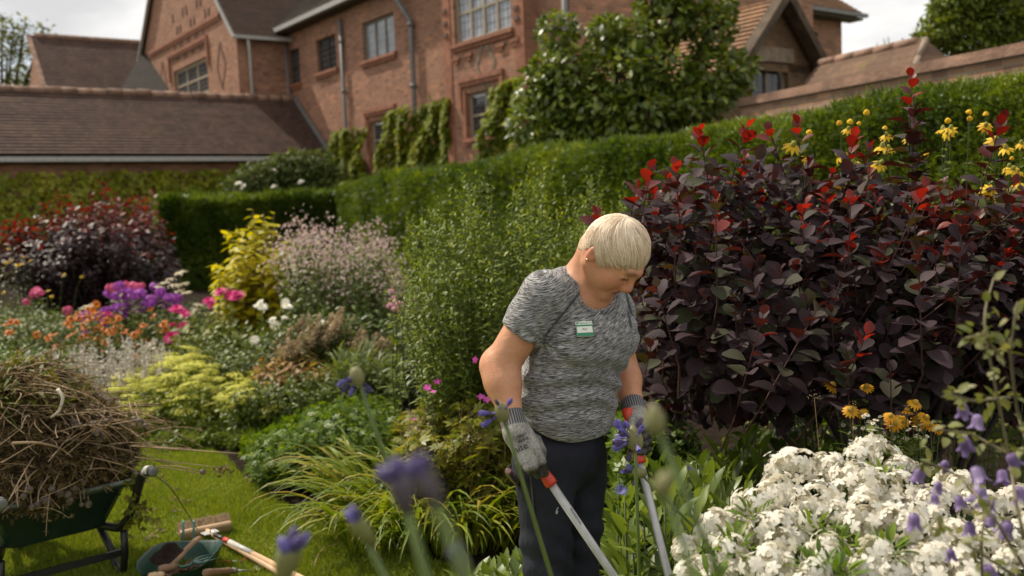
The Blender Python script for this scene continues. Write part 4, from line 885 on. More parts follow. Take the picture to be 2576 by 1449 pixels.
m2 = MB(); m2.scatter(DIAM, frames(norm(rng.normal(size=(len(T), 3)) * .7 + [.5, 0, .7]), rdir(len(T)), rng.uniform(.02, .035, len(T))), T); stuff(m2.build('plume', BUFF, th))
clump('grass_tuft', 'soft grey-green grassy tuft right of the buff plumes', 'grass', 840, 1010, 6.6, 7.4, L1([(840, 880), (920, 860), (1010, 900)]), 260, LANCE, .16, 5, GREYG, STEMG, t0=.2, out=.4, low=.3, sprd=.6)
# geranium mound of cut leaves
CUT = join_tpl([(rotz(DIAM[0] * np.array([.55, .62 if abs(i) > 1.2 else .9, 1]), i), DIAM[1]) for i in (-1.5, -.75, 0, .75, 1.5)]); CUT = (CUT[0] + np.array([0, .15, 0]), CUT[1])
CUTM = leafmat('cut_leaf_green', [(.05, .098, .010), (.085, .15, .014), (.135, .205, .022), (.19, .25, .035)], .34, .5, spec=.35)
th, ST = clump('cranesbill', 'mound of fresh green finely cut foliage spilling over the lawn edge', 'perennial', 610, 1010, 5.05, 6.5, L1([(590, 1190), (630, 1110), (700, 1055), (780, 1015), (850, 1000), (930, 985), (1010, 1000)]), 560, CUT, .058, 12, CUTM, STEMG, t0=.35, out=.8, low=.4, sprd=.8, single=300, up=.3, minpx=8)
filler('low dark foliage under the stonecrop at the lawn edge', 380, 640, 6.2, 6.7, [(380, 1095), (500, 1085), (640, 1080)], 150, .05, 16, FILL)
GEOL = leafmat('yellowing_cut_leaf', [(.10, .13, .012), (.17, .19, .02), (.25, .25, .03), (.29, .23, .05)], .35, .45)
clump('cranesbill', 'cranesbill with yellowing lobed leaves and small pink flowers behind the gardener', 'perennial', 1000, 1300, 4.2, 5.2, L1([(1000, 1040), (1060, 990), (1130, 950), (1200, 935), (1300, 960)]), 300, CUT, .075, 9, GEOL, STEMY, t0=.35, out=.8, low=.35, sprd=.85, single=250, minpx=10)
PNK = petalmat('cranesbill_pink', [(.62, .07, .38), (.70, .14, .46)]); fl5 = flower_tpl(5, .75, .1, 2, 0, .05, .6, .6)
daisies('cranesbill_flowers', 'scattered small magenta pink flowers above the lobed leaves', 'flower', [(1210, 998), (1225, 1005), (1042, 1055), (1195, 905), (1100, 960), (1075, 975), (1265, 915), (1090, 985)], 4.4, .018, [PNK], [(fl5[0], fl5[1], 0)], per=0, r0=.001)
clump('seed_stalks', 'haze of thin tan seed stalks above the cranesbill', 'perennial', 1020, 1200, 4.6, 5.0, L1([(1020, 1010), (1100, 975), (1200, 1000)]), 140, DIAM, .012, 34, PINKT, STEMY, t0=.55, out=.9, low=.2, sprd=.7, r0=.0012)
# daylily clump: arching blades
DAYL = leafmat('daylily_blade', [(.085, .14, .010), (.145, .20, .014), (.22, .26, .02), (.32, .31, .035), (.40, .29, .07)], .35, .42, pos=[0, .35, .65, .88, 1])
def blades(name, label, px0, px1, d0, d1, n, L0, w, mat, single, cat='perennial'):
    px = rng.uniform(px0, px1, n); d = rng.uniform(d0, d1, n); base = np.array([P(a, 600, b_) for a, b_ in zip(px, d)]); base[:, 2] = .0; c = base.mean(0); th = thing(name, label, cat, c)
    pool = []
    for v in range(7):
        Lb = 1.0; th0 = math.radians(rng.uniform(62, 84)); bendr = rng.uniform(1.3, 2.5); k = 8; V = []; F = []; p = np.array([0.0, 0.0]); a = th0
        for i in range(k + 1):
            f = i / k; hw = w / 2 * (1 - f ** 2.2) * (.75 + .25 * min(1, f * 5)); V += [(-hw, p[0], p[1] + hw * .35), (0, p[0], p[1]), (hw, p[0], p[1] + hw * .35)]
            a -= bendr / k * (.3 + 1.4 * f); p = p + np.array([math.cos(a), math.sin(a)]) * Lb / k
        for i in range(k): q = i * 3; F += [(q, q + 1, q + 4, q + 3), (q + 1, q + 2, q + 5, q + 4)]
        pool.append((np.array(V), F))
    outd = norm(np.c_[(base - c)[:, :2], np.zeros(n)] + np.c_[rng.normal(size=(n, 2)) * .22, np.zeros(n)]); outd[:, 2] = 0; outd = norm(outd)
    for v in range(7):
        s_ = np.arange(n) % 7 == v; Bm = frames(outd[s_], Zv + rng.normal(size=(s_.sum(), 3)) * .12, L0 * rng.uniform(.6, 1.15, s_.sum())); emit(th, 'blade', 'foliage', pool[v], Bm, base[s_], mat, single // 7, name + label[:8] + str(v), 20)
    return th
blades('daylily', 'clump of arching yellow-green strap leaves beside the lawn edge', 830, 1300, 4.1, 5.0, 820, .58, .042, DAYL, 290)
blades('daylily', 'smaller tuft of strap leaves tucked behind the gardener', 1240, 1420, 4.3, 4.8, 90, .55, .036, DAYL, 70)
# broad-leaved clumps beside and behind the legs
BRD = leafmat('broad_grey_green', [(.075, .115, .025), (.12, .175, .035), (.175, .235, .055), (.24, .29, .085)], .32, .42, spec=.5)
def rosettes(label, spots, size, per, mat=BRD, single=150, tpl=BROAD, name='knapweed'):
    T = []; D = []; U_ = []; SC = []; th = thing(name, label, 'perennial', np.mean([s_[0] for s_ in spots], 0))
    for c, r, h_ in spots:
        for j in range(per):
            a = j * 2.4 + rng.random(); f = (j + .5) / per; el = math.radians(12 + 68 * f + rng.normal() * 8); D.append((math.cos(a) * math.cos(el), math.sin(a) * math.cos(el), math.sin(el))); T.append(np.asarray(c) + [math.cos(a) * .02, math.sin(a) * .02, h_ * (.25 + .75 * f)]); U_.append((-math.cos(a) * .4, -math.sin(a) * .4, 1)); SC.append(r * (1.1 - .45 * f) * rng.uniform(.8, 1.2))
    emit(th, 'leaf', 'foliage', tpl, frames(np.array(D), np.array(U_), np.array(SC), .2), np.array(T), mat, single, 'ros' + label[:10], 20)
    st = MB()
    for c, r, h_ in spots: st.tube([c, np.asarray(c) + [0, 0, h_ * .6], np.asarray(c) + [0, 0, h_]], [.006, .005, .003], 5)
    stuff(st.build('stem', STEMG, th)); return th
def gp(px, d): q = P(px, 600, d); q[2] = 0; return q
rosettes('broad grey-green leaves of blue knapweed right of the gardener', [(gp(rng.uniform(1530, 1960), rng.uniform(2.75, 3.7)), rng.uniform(.13, .19), rng.uniform(.26, .66)) for _ in range(78)], .16, 16, single=220)
rosettes('broad leaved clump left of the gardener\'s legs', [(gp(rng.uniform(1090, 1330), rng.uniform(3.05, 3.6)), rng.uniform(.10, .15), rng.uniform(.05, .26)) for _ in range(30)], .13, 13, single=140)
rosettes('dark leaves in the shade under the smoke bush', [(gp(rng.uniform(1560, 2300), rng.uniform(3.5, 4.4)), rng.uniform(.12, .17), rng.uniform(.2, .55)) for _ in range(46)], .15, 14, mat=FRESH, single=60, name='border_foliage')
clump('border_foliage', 'lobed green leaves between the gardener and the smoke bush', 'perennial', 1540, 1760, 3.5, 4.2, L1([(1540, 950), (1640, 980), (1760, 1060)]), 90, CUT, .085, 10, FRESH, STEMG, t0=.4, out=.8, low=.4, sprd=.8, single=120, minpx=12)
clump('border_foliage', 'dense green leaves in the shade between knapweed and smoke bush', 'perennial', 1640, 2120, 3.6, 4.2, L1([(1640, 1040), (1800, 1030), (2120, 1060)]), 170, BROAD, .12, 9, FRESH, STEMG, t0=.2, out=.7, low=.45, sprd=.9)
BLUE = petalmat('knapweed_blue', [(.16, .15, .46), (.24, .22, .58)]); thin = flower_tpl(16, .14, .45, 2, .1, -.1)
daisies('knapweed_flowers', 'small blue knapweed flowers among the broad leaves', 'flower', [(1732, 1181), (1577, 1240), (1572, 1190), (1560, 1235)], 2.9, .024, [BLUE], [(thin[0], thin[1], 0)], per=0, dj=.05, r0=.002)
# yellow coneflowers behind the smoke bush
cone = [(ray8[0], ray8[1], 0), (dome_tpl(8, .26, .5, 3)[0], dome_tpl(8, .26, .5, 3)[1], 1)]
CONEG = plain('green_yellow_cone', (.26, .25, .04), .8)
daisies('coneflower', 'tall yellow coneflowers rising behind the large smoke bush', 'flower', [(2134, 325), (2230, 340), (2235, 372), (2220, 368), (2148, 408), (2382, 330), (2372, 325), (2392, 322), (2505, 352), (2530, 372), (2502, 350), (2548, 425), (2540, 420), (2560, 432), (2500, 485), (2520, 502), (2488, 478), (2110, 392), (2216, 410), (2290, 345), (2570, 360), (2205, 415), (1995, 365), (2030, 400), (2105, 462), (2480, 315), (2565, 470)], 3.75, .035, [YEL, CONEG], cone, per=12, lsz=.10, leaf=LANCE2, leafm=GREYG, tilt=.5, face=(-.2, -.9, .2))
budt = dome_tpl(7, 1, 1.3, 3)
daisies('coneflower_buds', 'greenish yellow coneflower buds on thin stalks above the smoke bush', 'flower', [(2180, 285), (2112, 312), (2138, 308), (2436, 285), (2480, 290), (2385, 305), (2440, 300), (2520, 335), (2035, 335), (2225, 325), (2515, 320), (2545, 400), (2330, 390), (2160, 312)], 3.75, .011, [YEL], [(budt[0], budt[1], 0)], per=6, lsz=.07, leafm=GREYG)
clump('coneflower_foliage', 'pale green coneflower leaves seen between the purple shoots', 'perennial', 1900, 2620, 3.75, 4.15, L1([(1900, 420), (2200, 400), (2400, 340), (2620, 360)]), 60, LANCE2, .13, 12, GREYG, STEMG, t0=.3, low=.15, sprd=.9)
# sneezeweed and feverfew low in front of the smoke bush
hel2 = [(flower_tpl(13, .36, -.2, 3, .1, .25, .65, .7)[0], flower_tpl(13, .36, -.2, 3, .1, .25, .65, .7)[1], 0), (dome_tpl(8, .4, .4, 3)[0], dome_tpl(8, .4, .4, 3)[1], 1)]
DEEPY = petalmat('sneezeweed_yellow', [(.60, .28, .01), (.70, .38, .012), (.55, .20, .01)])
daisies('sneezeweed', 'golden yellow sneezeweed flowers behind the white phlox', 'flower', [(2291, 1022), (2303, 1012), (2282, 1032), (2166, 1037), (2140, 1030), (2258, 1050), (2270, 1058), (2240, 1045), (2325, 1060), (2315, 1055), (2340, 1068), (2310, 1070), (2362, 1078), (2250, 1062), (2095, 968), (2180, 972), (2330, 1050)], 2.75, .024, [DEEPY, DISCY], hel2, per=14, lsz=.06, dj=.06, tilt=.35, face=(0, -.7, .2), leafm=FRESH)
fev = [(flower_tpl(11, .4, 0, 2)[0], flower_tpl(11, .4, 0, 2)[1], 0), (disc[0] * [1.2, 1.2, 1], disc[1], 1)]
daisies('feverfew', 'many tiny white feverfew daisies with yellow centres', 'flower', [(rng.normal(2215, 42), rng.normal(1100, 22)) for _ in range(60)] + [(rng.uniform(2120, 2360), rng.uniform(1060, 1180)) for _ in range(40)], 2.72, .009, [WHT, DISCY], fev, per=22, lsz=.035, dj=.07, tilt=.4, face=(0, -.3, 0), leaf=CUT, leafm=leafmat('feverfew_leaf', [(.07, .10, .015), (.12, .15, .02), (.17, .19, .03)], .3, .5), r0=.0015, sprd=.8)
dead = cluster_tpl(26, 1, .25, DIAM, 0, 9)
daisies('dried_seed_heads', 'dried round seed heads on bare straw stalks', 'seed head', [(2048, 998), (2145, 1022), (2222, 1092)], 2.7, .02, [STEMY], [(dead[0], dead[1], 0)], STEMY, per=0, dj=.03, r0=.002, sprd=.5)

# ------------------------------------------------------------------ white phlox in the foreground
WLEAF = leafmat('phlox_leaf', [(.03, .055, .012), (.055, .085, .02), (.09, .12, .03)], .28, .45)
WPET = leafmat('phlox_white', [(.62, .58, .49), (.71, .68, .59), (.77, .75, .68)], .3, .55, (.95, .92, .8), .35)
def white_phlox():
    sp = [(2190, 1145, 2.25, 68), (2262, 1182, 2.2, 34), (2090, 1200, 2.15, 62), (1990, 1190, 2.15, 70), (1960, 1255, 2.05, 66), (2160, 1240, 2.05, 80), (2255, 1255, 2.05, 74), (1880, 1290, 2.0, 66), (1800, 1335, 1.95, 60), (2060, 1290, 1.95, 78), (1960, 1345, 1.9, 74), (2340, 1290, 2.0, 66), (2180, 1320, 1.9, 84), (2290, 1360, 1.85, 80), (1720, 1385, 1.95, 44), (1840, 1410, 1.85, 72), (2420, 1240, 2.05, 56), (2480, 1285, 2.0, 62), (2560, 1270, 2.1, 60),
          (1940, 1430, 1.78, 76), (2080, 1395, 1.8, 60), (2400, 1370, 1.85, 76), (2200, 1425, 1.72, 84), (2330, 1440, 1.72, 78), (2500, 1370, 1.9, 66), (2550, 1430, 1.8, 66), (1760, 1450, 1.8, 56), (2440, 1460, 1.7, 70), (2600, 1340, 1.95, 60), (1865, 1340, 1.98, 50), (2050, 1465, 1.7, 66), (2380, 1210, 2.15, 34)]
    T = np.array([P(x, y, d) for x, y, d, r in sp]); base = T.copy(); base[:, 2] = 0; c = T.mean(0); base[:, :2] = c[:2] + (T[:, :2] - c[:2]) * .75; th = thing('white_phlox', 'large clump of white phlox in full flower with rounded heads', 'flower', base.mean(0))
    ST = bend(base, T - [0, 0, .03], 7); stuff(tubes(ST, .005, .004, 5).build('stem', STEMG, th))
    t_, D, Up, tt = leaves_on(ST, 34, .25, .96, .85, droop=.1); emit(th, 'leaf', 'foliage', LANCE2, frames(D, Up, rng.uniform(.07, .11, len(t_))), t_, WLEAF, 120, 'wphl', 30)
    fl = flower_tpl(5, .66, .10, 3, .08, .22, .64, .8); B_ = []; TT = []
    for (x, y, d, r), q in zip(sp, T):
        R_ = r * d / FPX; nsub = 3 + int(r > 55) + int(r > 72); subs = [np.array([0, 0, .35 * R_])] + [np.array([math.cos(6.28 * j / (nsub - 1) + x) * .5, math.sin(6.28 * j / (nsub - 1) + x) * .5, rng.normal() * .25 - .05]) * R_ for j in range(nsub - 1)]
        for so_ in subs:
            r2 = R_ * rng.uniform(.5, .68); k = int(5 + r2 * 330)
            for i in range(k):
                zc = 1 - (i + .5) / k * 1.25; a = i * 2.4; rr = math.sqrt(max(0, 1 - zc * zc)); nv = norm(np.array([rr * math.cos(a), rr * math.sin(a), zc]) + rng.normal(size=3) * .33)
                TT.append(q + so_ + nv * r2 * rng.uniform(.75, 1.2)); xx = norm(np.cross(nv, rng.normal(size=3))); s_ = rng.uniform(.0125, .0185); B_.append(np.stack([xx, np.cross(nv, xx), nv], 1) * s_)
    emit(th, 'floret', 'florets', fl, np.array(B_), np.array(TT), WPET, 300, 'floret', 8)
white_phlox()
BUDG = leafmat('phlox_bud', [(.16, .20, .03), (.26, .28, .06)], .2, .6)
rosettes('green phlox tops without flowers between the white heads', [(P(x, y, d) - [0, 0, .05], .045, .05) for x, y, d in ((2225, 1185, 2.1), (2095, 1345, 1.85), (2050, 1300, 1.9), (1850, 1350, 1.85), (2060, 1400, 1.72), (2105, 1420, 1.68), (1790, 1440, 1.72), (2230, 1360, 1.75), (1900, 1275, 1.95), (2150, 1380, 1.75))], .05, 26, mat=FRESH, single=40, tpl=LANCE2, name='budding_phlox')
# ================================================================== THE GARDENER
def f_cap(a, b, ra, rb):
    a = np.asarray(a, np.float32); b = np.asarray(b, np.float32); ba = b - a; bb = float(ba @ ba)
    def f(p):
        q = p - a; t = np.clip(q @ ba / bb, 0, 1); return np.linalg.norm(q - t[:, None] * ba, axis=1) - (ra + (rb - ra) * t)
    return f
def f_ell(c, r, R=None):
    c = np.asarray(c, np.float32); r = np.asarray(r, np.float32); R = np.eye(3, dtype=np.float32) if R is None else np.asarray(R, np.float32)   # R columns are the axes
    def f(p):
        q = (p - c) @ R; k0 = np.linalg.norm(q / r, axis=1); k1 = np.linalg.norm(q / (r * r), axis=1); return k0 * (k0 - 1) / np.maximum(k1, 1e-6)
    return f
def smin(a, b, k):
    h = np.maximum(k - np.abs(a - b), 0) / k; return np.minimum(a, b) - h * h * k * .25
def smax(a, b, k): return -smin(-a, -b, k)
def f_union(fs):
    """fs: list of (f, k)"""
    def f(p):
        d = fs[0][0](p)
        for g, k in fs[1:]:
            d = smin(d, g(p), k) if k > 0 else smax(d, -g(p), -k)
        return d
    return f
def surface(f, lo, hi, h):
    """surface nets over a block-sparse grid -> V, quads"""
    lo = np.asarray(lo, float); n = np.ceil((np.asarray(hi) - lo) / h / 8).astype(int) * 8 + 1
    cb = (n - 1) // 8; ax = [lo[i] + (np.arange(cb[i]) + .5) * 8 * h for i in range(3)]
    g = np.stack(np.meshgrid(*ax, indexing='ij'), -1).reshape(-1, 3).astype(np.float32); c = f(g).reshape(cb)
    act = np.abs(c) < 8 * h * 1.25
    val = np.repeat(np.repeat(np.repeat(c, 8, 0), 8, 1), 8, 2); m = np.repeat(np.repeat(np.repeat(act, 8, 0), 8, 1), 8, 2)
    pad = [(0, 1)] * 3; val = np.pad(val, pad, mode='edge').astype(np.float32); m = np.pad(m, pad, mode='edge')
    m2 = m.copy()
    for a in range(3): m2 |= np.roll(m, 1, a)
    idx = np.argwhere(m2); pts = (lo + idx * h).astype(np.float32); val[m2] = f(pts)
    s = val < 0; cs = np.zeros(np.array(val.shape) - 1, np.int8)
    sl = lambda o: tuple(slice(o[i], val.shape[i] - 1 + o[i]) for i in range(3))
    corners = [(i, j, k) for i in (0, 1) for j in (0, 1) for k in (0, 1)]
    for o in corners: cs += s[sl(o)]
    cells = np.argwhere((cs > 0) & (cs < 8)); cid = -np.ones(cs.shape, np.int64); cid[tuple(cells.T)] = np.arange(len(cells))
    acc = np.zeros((len(cells), 3)); cnt = np.zeros(len(cells))
    for o in corners:
        for a in range(3):
            if o[a]: continue
            o2 = list(o); o2[a] = 1; v0 = val[tuple((cells + o).T)]; v1 = val[tuple((cells + o2).T)]; x = (v0 < 0) != (v1 < 0); t = np.where(x, v0 / np.where(v0 - v1 == 0, 1, v0 - v1), 0)
            p = np.broadcast_to(np.array(o, float), (len(cells), 3)).copy(); p[:, a] = t; acc += p * x[:, None]; cnt += x
    V = lo + (cells + acc / cnt[:, None]) * h; Q = []
    for a in range(3):
        b_, c_ = (a + 1) % 3, (a + 2) % 3; o = [0, 0, 0]; o[a] = 1
        A = s[tuple(slice(0, val.shape[i] - (1 if i == a else 0)) for i in range(3))]; B_ = s[tuple(slice(1 if i == a else 0, None) for i in range(3))]; e = np.argwhere(A != B_)
        ok = (e[:, b_] > 0) & (e[:, c_] > 0) & (e[:, b_] < cs.shape[b_]) & (e[:, c_] < cs.shape[c_]); e = e[ok]; q = []
        for db, dc in ((-1, -1), (0, -1), (0, 0), (-1, 0)):
            x = e.copy(); x[:, b_] += db; x[:, c_] += dc; q.append(cid[tuple(x.T)])
        q = np.stack(q, 1); fl = ~A[tuple(e.T)]; q[fl] = q[fl][:, ::-1]; Q.append(q)
    Q = np.concatenate(Q); return V, Q[(Q >= 0).all(1)]
def vnormals(V, Q):
    n = np.cross(V[Q[:, 2]] - V[Q[:, 0]], V[Q[:, 3]] - V[Q[:, 1]]); N = np.zeros_like(V)
    for i in range(4): np.add.at(N, Q[:, i], n)
    return norm(N)
def smooth(V, Q, it=2, lam=.5):
    for _ in range(it):
        A = np.zeros_like(V); c = np.zeros(len(V))
        for i in range(4):
            a, b_ = Q[:, i], Q[:, (i + 1) % 4]; np.add.at(A, a, V[b_]); np.add.at(A, b_, V[a]); np.add.at(c, a, 1); np.add.at(c, b_, 1)
        V = V + lam * (A / np.maximum(c, 1)[:, None] - V)
    return V
def skin_obj(name, V, Q, mats, parent, mi=None, attrs=None):
    mb = MB(); mb.V = [V]; mb.n = len(V)
    if mi is None: mb.raw(Q, 0, True)
    else:
        for k in np.unique(mi): mb.raw(Q[mi == k], int(k), True)
    o = mb.build(name, mats, parent)
    for k, a in (attrs or {}).items():
        if a.ndim == 2: at = o.data.attributes.new(k, 'FLOAT_VECTOR', 'POINT'); at.data.foreach_set('vector', a.astype(np.float32).ravel())
        else: at = o.data.attributes.new(k, 'FLOAT', 'POINT'); at.data.foreach_set('value', a.astype(np.float32))
    return o
def attr(t, name, out='Fac'): n = nd(t, 'ShaderNodeAttribute'); n.attribute_name = name; return n.outputs[out]

# --- materials
m, t, b = newmat('skin'); SKIN = m
base = ramp(t, noise(t, 28, 4), [(.50, .232, .122), (.60, .305, .172)], [.3, .7]).outputs[0]
base = mixc(t, mathn(t, 'MULTIPLY', ramp(t, noise(t, 9, 3), [(0, 0, 0), (1, 1, 1)], [.45, .75]).outputs[0], .35), base, (.56, .20, .12))
base = mixc(t, attr(t, 'lips'), base, (.36, .095, .075)); base = mixc(t, attr(t, 'brow'), base, (.22, .12, .07)); base = mixc(t, attr(t, 'lash_lip_shade'), base, (.06, .03, .02)); base = mixc(t, mathn(t, 'MULTIPLY', attr(t, 'blush_ear_glow'), .55), base, (.58, .19, .12))
t.links.new(base, b.inputs['Base Color']); b.inputs['Roughness'].default_value = .48; b.inputs['Subsurface Weight'].default_value = .12; b.inputs['Subsurface Radius'].default_value = (.01, .004, .002); b.inputs['Specular IOR Level'].default_value = .4
bump(t, b, mathn(t, 'ADD', noise(t, 260, 2), noise(t, 70, 4)), .0025, .5)
m, t, b = newmat('heather_jersey'); JERSEY = m
vec = attr(t, 'stk', 'Vector')
n1_ = noise(t, 1, 3, vec, .6, (44, 44, 700)); n2_ = noise(t, 1, 2, vec, .5, (80, 80, 1300))
f = mathn(t, 'ADD', mathn(t, 'MULTIPLY', n1_, .7), mathn(t, 'MULTIPLY', n2_, .3))
c = ramp(t, f, [(.022, .022, .026), (.075, .073, .076), (.27, .265, .26), (.50, .49, .47)], [.38, .455, .535, .62]).outputs[0]
c = mixc(t, attr(t, 'seam'), c, (.03, .03, .034)); t.links.new(c, b.inputs['Base Color']); b.inputs['Roughness'].default_value = .8; b.inputs['Specular IOR Level'].default_value = .25; b.inputs['Sheen Weight'].default_value = .15
bump(t, b, f, .001, .4)
m, t, b = newmat('navy_work_cloth'); NAVY = m
t.links.new(ramp(t, noise(t, 6, 4), [(.011, .012, .019), (.022, .025, .038)], [.3, .7]).outputs[0], b.inputs['Base Color']); b.inputs['Roughness'].default_value = .75; b.inputs['Specular IOR Level'].default_value = .3; bump(t, b, noise(t, 14, 4, None, .55, (1, 1, .5)), .03, .5)
m, t, b = newmat('glove_knit'); KNIT = m
vv = nd(t, 'ShaderNodeTexVoronoi'); vv.inputs['Scale'].default_value = 420; t.links.new(nd(t, 'ShaderNodeTexCoord').outputs['Object'], vv.inputs['Vector'])
kc = ramp(t, mathn(t, 'ADD', mathn(t, 'MULTIPLY', noise(t, 220, 3), .6), mathn(t, 'MULTIPLY', noise(t, 25, 3), .4)), [(.13, .125, .11), (.30, .285, .255), (.44, .42, .38)], [.35, .5, .65]).outputs[0]
cuffs = ramp(t, mathn(t, 'SINE', mathn(t, 'MULTIPLY', attr(t, 'rib'), 1.0)), [(.05, .05, .06), (.27, .26, .25)], [.3, .62]).outputs[0]
kc = mixc(t, attr(t, 'cuff'), kc, cuffs); kc = mixc(t, attr(t, 'dip'), kc, mixc(t, ramp(t, noise(t, 45, 4), [(0, 0, 0), (1, 1, 1)], [.42, .62]).outputs[0], (.020, .018, .017), (.09, .08, .07)))
t.links.new(kc, b.inputs['Base Color']); b.inputs['Roughness'].default_value = .75; bump(t, b, vv.outputs['Distance'], .002, .6)
HAIRM = leafmat('blonde_hair', [(.50, .345, .20), (.70, .53, .35), (.82, .67, .49), (.88, .77, .62)], .0, .42, spec=.5)
m, t, b = newmat('blonde_hair_mass'); HAIRB = m
t.links.new(ramp(t, noise(t, 60, 3), [(.44, .30, .18), (.64, .485, .32)], [.3, .7]).outputs[0], b.inputs['Base Color']); b.inputs['Roughness'].default_value = .5

bf = np.array([.719, -.695, 0]); bl = np.array([.695, .719, 0]); RB_ = np.stack([bl, bf, Zv], 1)           # body axes: her left, forward, up
yaw, phi = math.radians(60), math.radians(53); hf = np.array([math.cos(phi) * math.sin(yaw), -math.cos(phi) * math.cos(yaw), -math.sin(phi)]); hu = np.array([math.sin(phi) * math.sin(yaw), -math.sin(phi) * math.cos(yaw), math.cos(phi)]); hl_ = np.cross(hu, hf)
RH = np.stack([hf, hl_, hu], 1); HCn = P(1535, 634, 2.53)
def hp(f_, l, u): return HCn + hf * f_ + hl_ * l + hu * u
sR, eR, wR = P(1368, 748, 2.50), P(1256, 925, 2.50), P(1291, 1066, 2.42)
sL, eL, wL = P(1540, 776, 2.74), P(1566, 925, 2.80), P(1597, 1034, 2.64)
nb = P(1466, 712, 2.61)
def headset():
    fs = [(f_ell(hp(-.004, 0, .022), (.085, .072, .079), RH), 0), (f_ell(hp(.034, 0, -.030), (.060, .058, .074), RH), .04), (f_ell(hp(.080, 0, -.083), (.021, .023, .018), RH), .025)]
    for s_ in (-1, 1):
        fs += [(f_cap(hp(-.002, s_ * .052, -.046), hp(.070, s_ * .016, -.085), .022, .018), .025), (f_ell(hp(.064, s_ * .036, -.030), (.024, .026, .028), RH), .025), (f_cap(hp(.083, s_ * .040, .024), hp(.092, s_ * .008, .027), .010, .010), .02), (f_ell(hp(.100, s_ * .032, .006), (.019, .018, .012), RH), -.016), (f_ell(hp(.0785, s_ * .031, .004), (.0135, .016, .0125), RH), .006),
               (f_cap(hp(.083, s_ * .047, .0), hp(.093, s_ * .018, .001), .0025, .003), .006),
               (f_ell(hp(.099, s_ * .012, -.030), (.010, .008, .008), RH), .008), (f_ell(hp(-.010, s_ * .076, -.008), (.017, .007, .031), RH), .006), (f_ell(hp(-.004, s_ * .083, -.004), (.009, .006, .020), RH), -.006)]
    fs += [(f_cap(hp(.088, 0, .018), hp(.109, 0, -.020), .008, .012), .012), (f_ell(hp(.100, 0, -.030), (.013, .008, .007), RH), .01)]
    fs += [(f_ell(hp(.0915, 0, -.0465), (.011, .024, .006), RH), .007), (f_ell(hp(.0895, 0, -.0575), (.011, .021, .007), RH), .007), (f_cap(hp(.104, -.022, -.0525), hp(.104, .022, -.0525), .0032, .0032), -.004), (f_ell(hp(.040, 0, -.085), (.040, .035, .018), RH), .02)] + [(f_cap(hp(.100, s_ * .022, -.030), hp(.090, s_ * .036, -.056), .0022, .0022), -.010) for s_ in (-1, 1)]
    return fs
def bodyset():
    fs = headset()
    fs += [(f_cap(hp(-.026, 0, -.045), nb + bf * .010, .047, .056), .008), (f_cap(hp(-.018, .0, -.066), nb + bf * .028 - np.array([0, 0, .03]), .030, .043), .008)]
    for s_ in (-1, 1): fs += [(f_cap(hp(-.035, s_ * .045, -.03), nb + bl * s_ * .03 + bf * .055, .014, .012), .025)]
    tors = [P(1462, 770, 2.62), P(1440, 900, 2.63), P(1415, 1040, 2.63)]
    fs += [(f_cap(nb, tors[0], .055, .075), .05), (f_cap(tors[0], tors[1], .075, .08), .05), (f_cap(tors[1], tors[2], .08, .065), .05)]
    for s_, e_, w_, ra in ((sR, eR, wR, (.056, .047, .041, .029)), (sL, eL, wL, (.052, .043, .039, .029))):
        mid = e_ + (w_ - e_) * .28
        fs += [(f_cap(tors[0], s_, .07, .055), .05), (f_cap(s_, e_, ra[0], ra[1]), .03), (f_cap(e_, mid, ra[2] - .001, ra[2] + .003), .03), (f_cap(mid, w_, ra[2] + .003, ra[3]), .03)]
    fs += [(f_ell(eR - norm(wR - eR) * .012 + np.array([-.012, .01, 0]), (.03, .03, .034)), .03)]
    for (a, k_, f_) in ((P(1375, 1165, 2.57), P(1385, 1530, 2.55), gpos_r), (P(1462, 1165, 2.70), P(1448, 1520, 2.70), gpos_l)):
        fs += [(f_cap(tors[2], a, .06, .055), .03), (f_cap(a, k_, .055, .042), .03), (f_cap(k_, f_, .042, .034), .03), (f_cap(f_, f_ + bf * .15 - np.array([0, 0, .045]), .034, .028), .03)]
    return fs
gpos_r = P(1390, 1600, 2.58); gpos_r[2] = .085; gpos_l = P(1462, 1600, 2.74); gpos_l[2] = .085
person = thing('person', 'gardener in heather grey top and navy trousers bending over long loppers', 'person', np.array([.16, 2.65, 0]))
f = f_union(bodyset()); V, Q = surface(f, (-.22, 2.25, -.02), (.55, 3.0, 1.60), .0042)
V = smooth(V, Q, 1, .4); hc = (V - HCn) @ RH
g = lambda c, r: np.exp(-np.sum(((hc - c) / r) ** 2, 1))
lips = np.clip(np.maximum(g((.10, 0, -.046), (.016, .025, .0065)), g((.098, 0, -.058), (.016, .022, .0075))) * 1.8 - .5, 0, 1)
brow = np.clip(sum(np.exp(-(((hc[:, 2] - .028 + (np.abs(hc[:, 1]) - .03) ** 2 * 6) / .005) ** 2)) * (np.abs(np.abs(hc[:, 1]) - .033) < .02) * (hc[:, 0] > .06) for _ in (0,)) * .7, 0, 1)
lash_lip_shade = ((np.abs(hc[:, 2] - .0005) < .0035) & (np.abs(np.abs(hc[:, 1]) - .032) < .015) & (hc[:, 0] > .075)) * .9; mline = np.clip(1.4 - np.abs(hc[:, 2] + .0525) / .0022, 0, 1) * (np.abs(hc[:, 1]) < .023) * (hc[:, 0] > .08); lash_lip_shade = np.maximum(lash_lip_shade, mline * .8)  # lash lines, plus crease shade painted dark between the lips
blush_ear_glow = np.clip(g((.07, -.045, -.03), (.04, .03, .03)) + g((.11, 0, -.025), (.02, .015, .02)) + g((-.01, -.08, -.01), (.03, .015, .035)) * 1.6 + g((-.01, .08, -.01), (.03, .015, .035)), 0, 1)  # flush of cheek and nose, plus backlit red glow painted on the ears
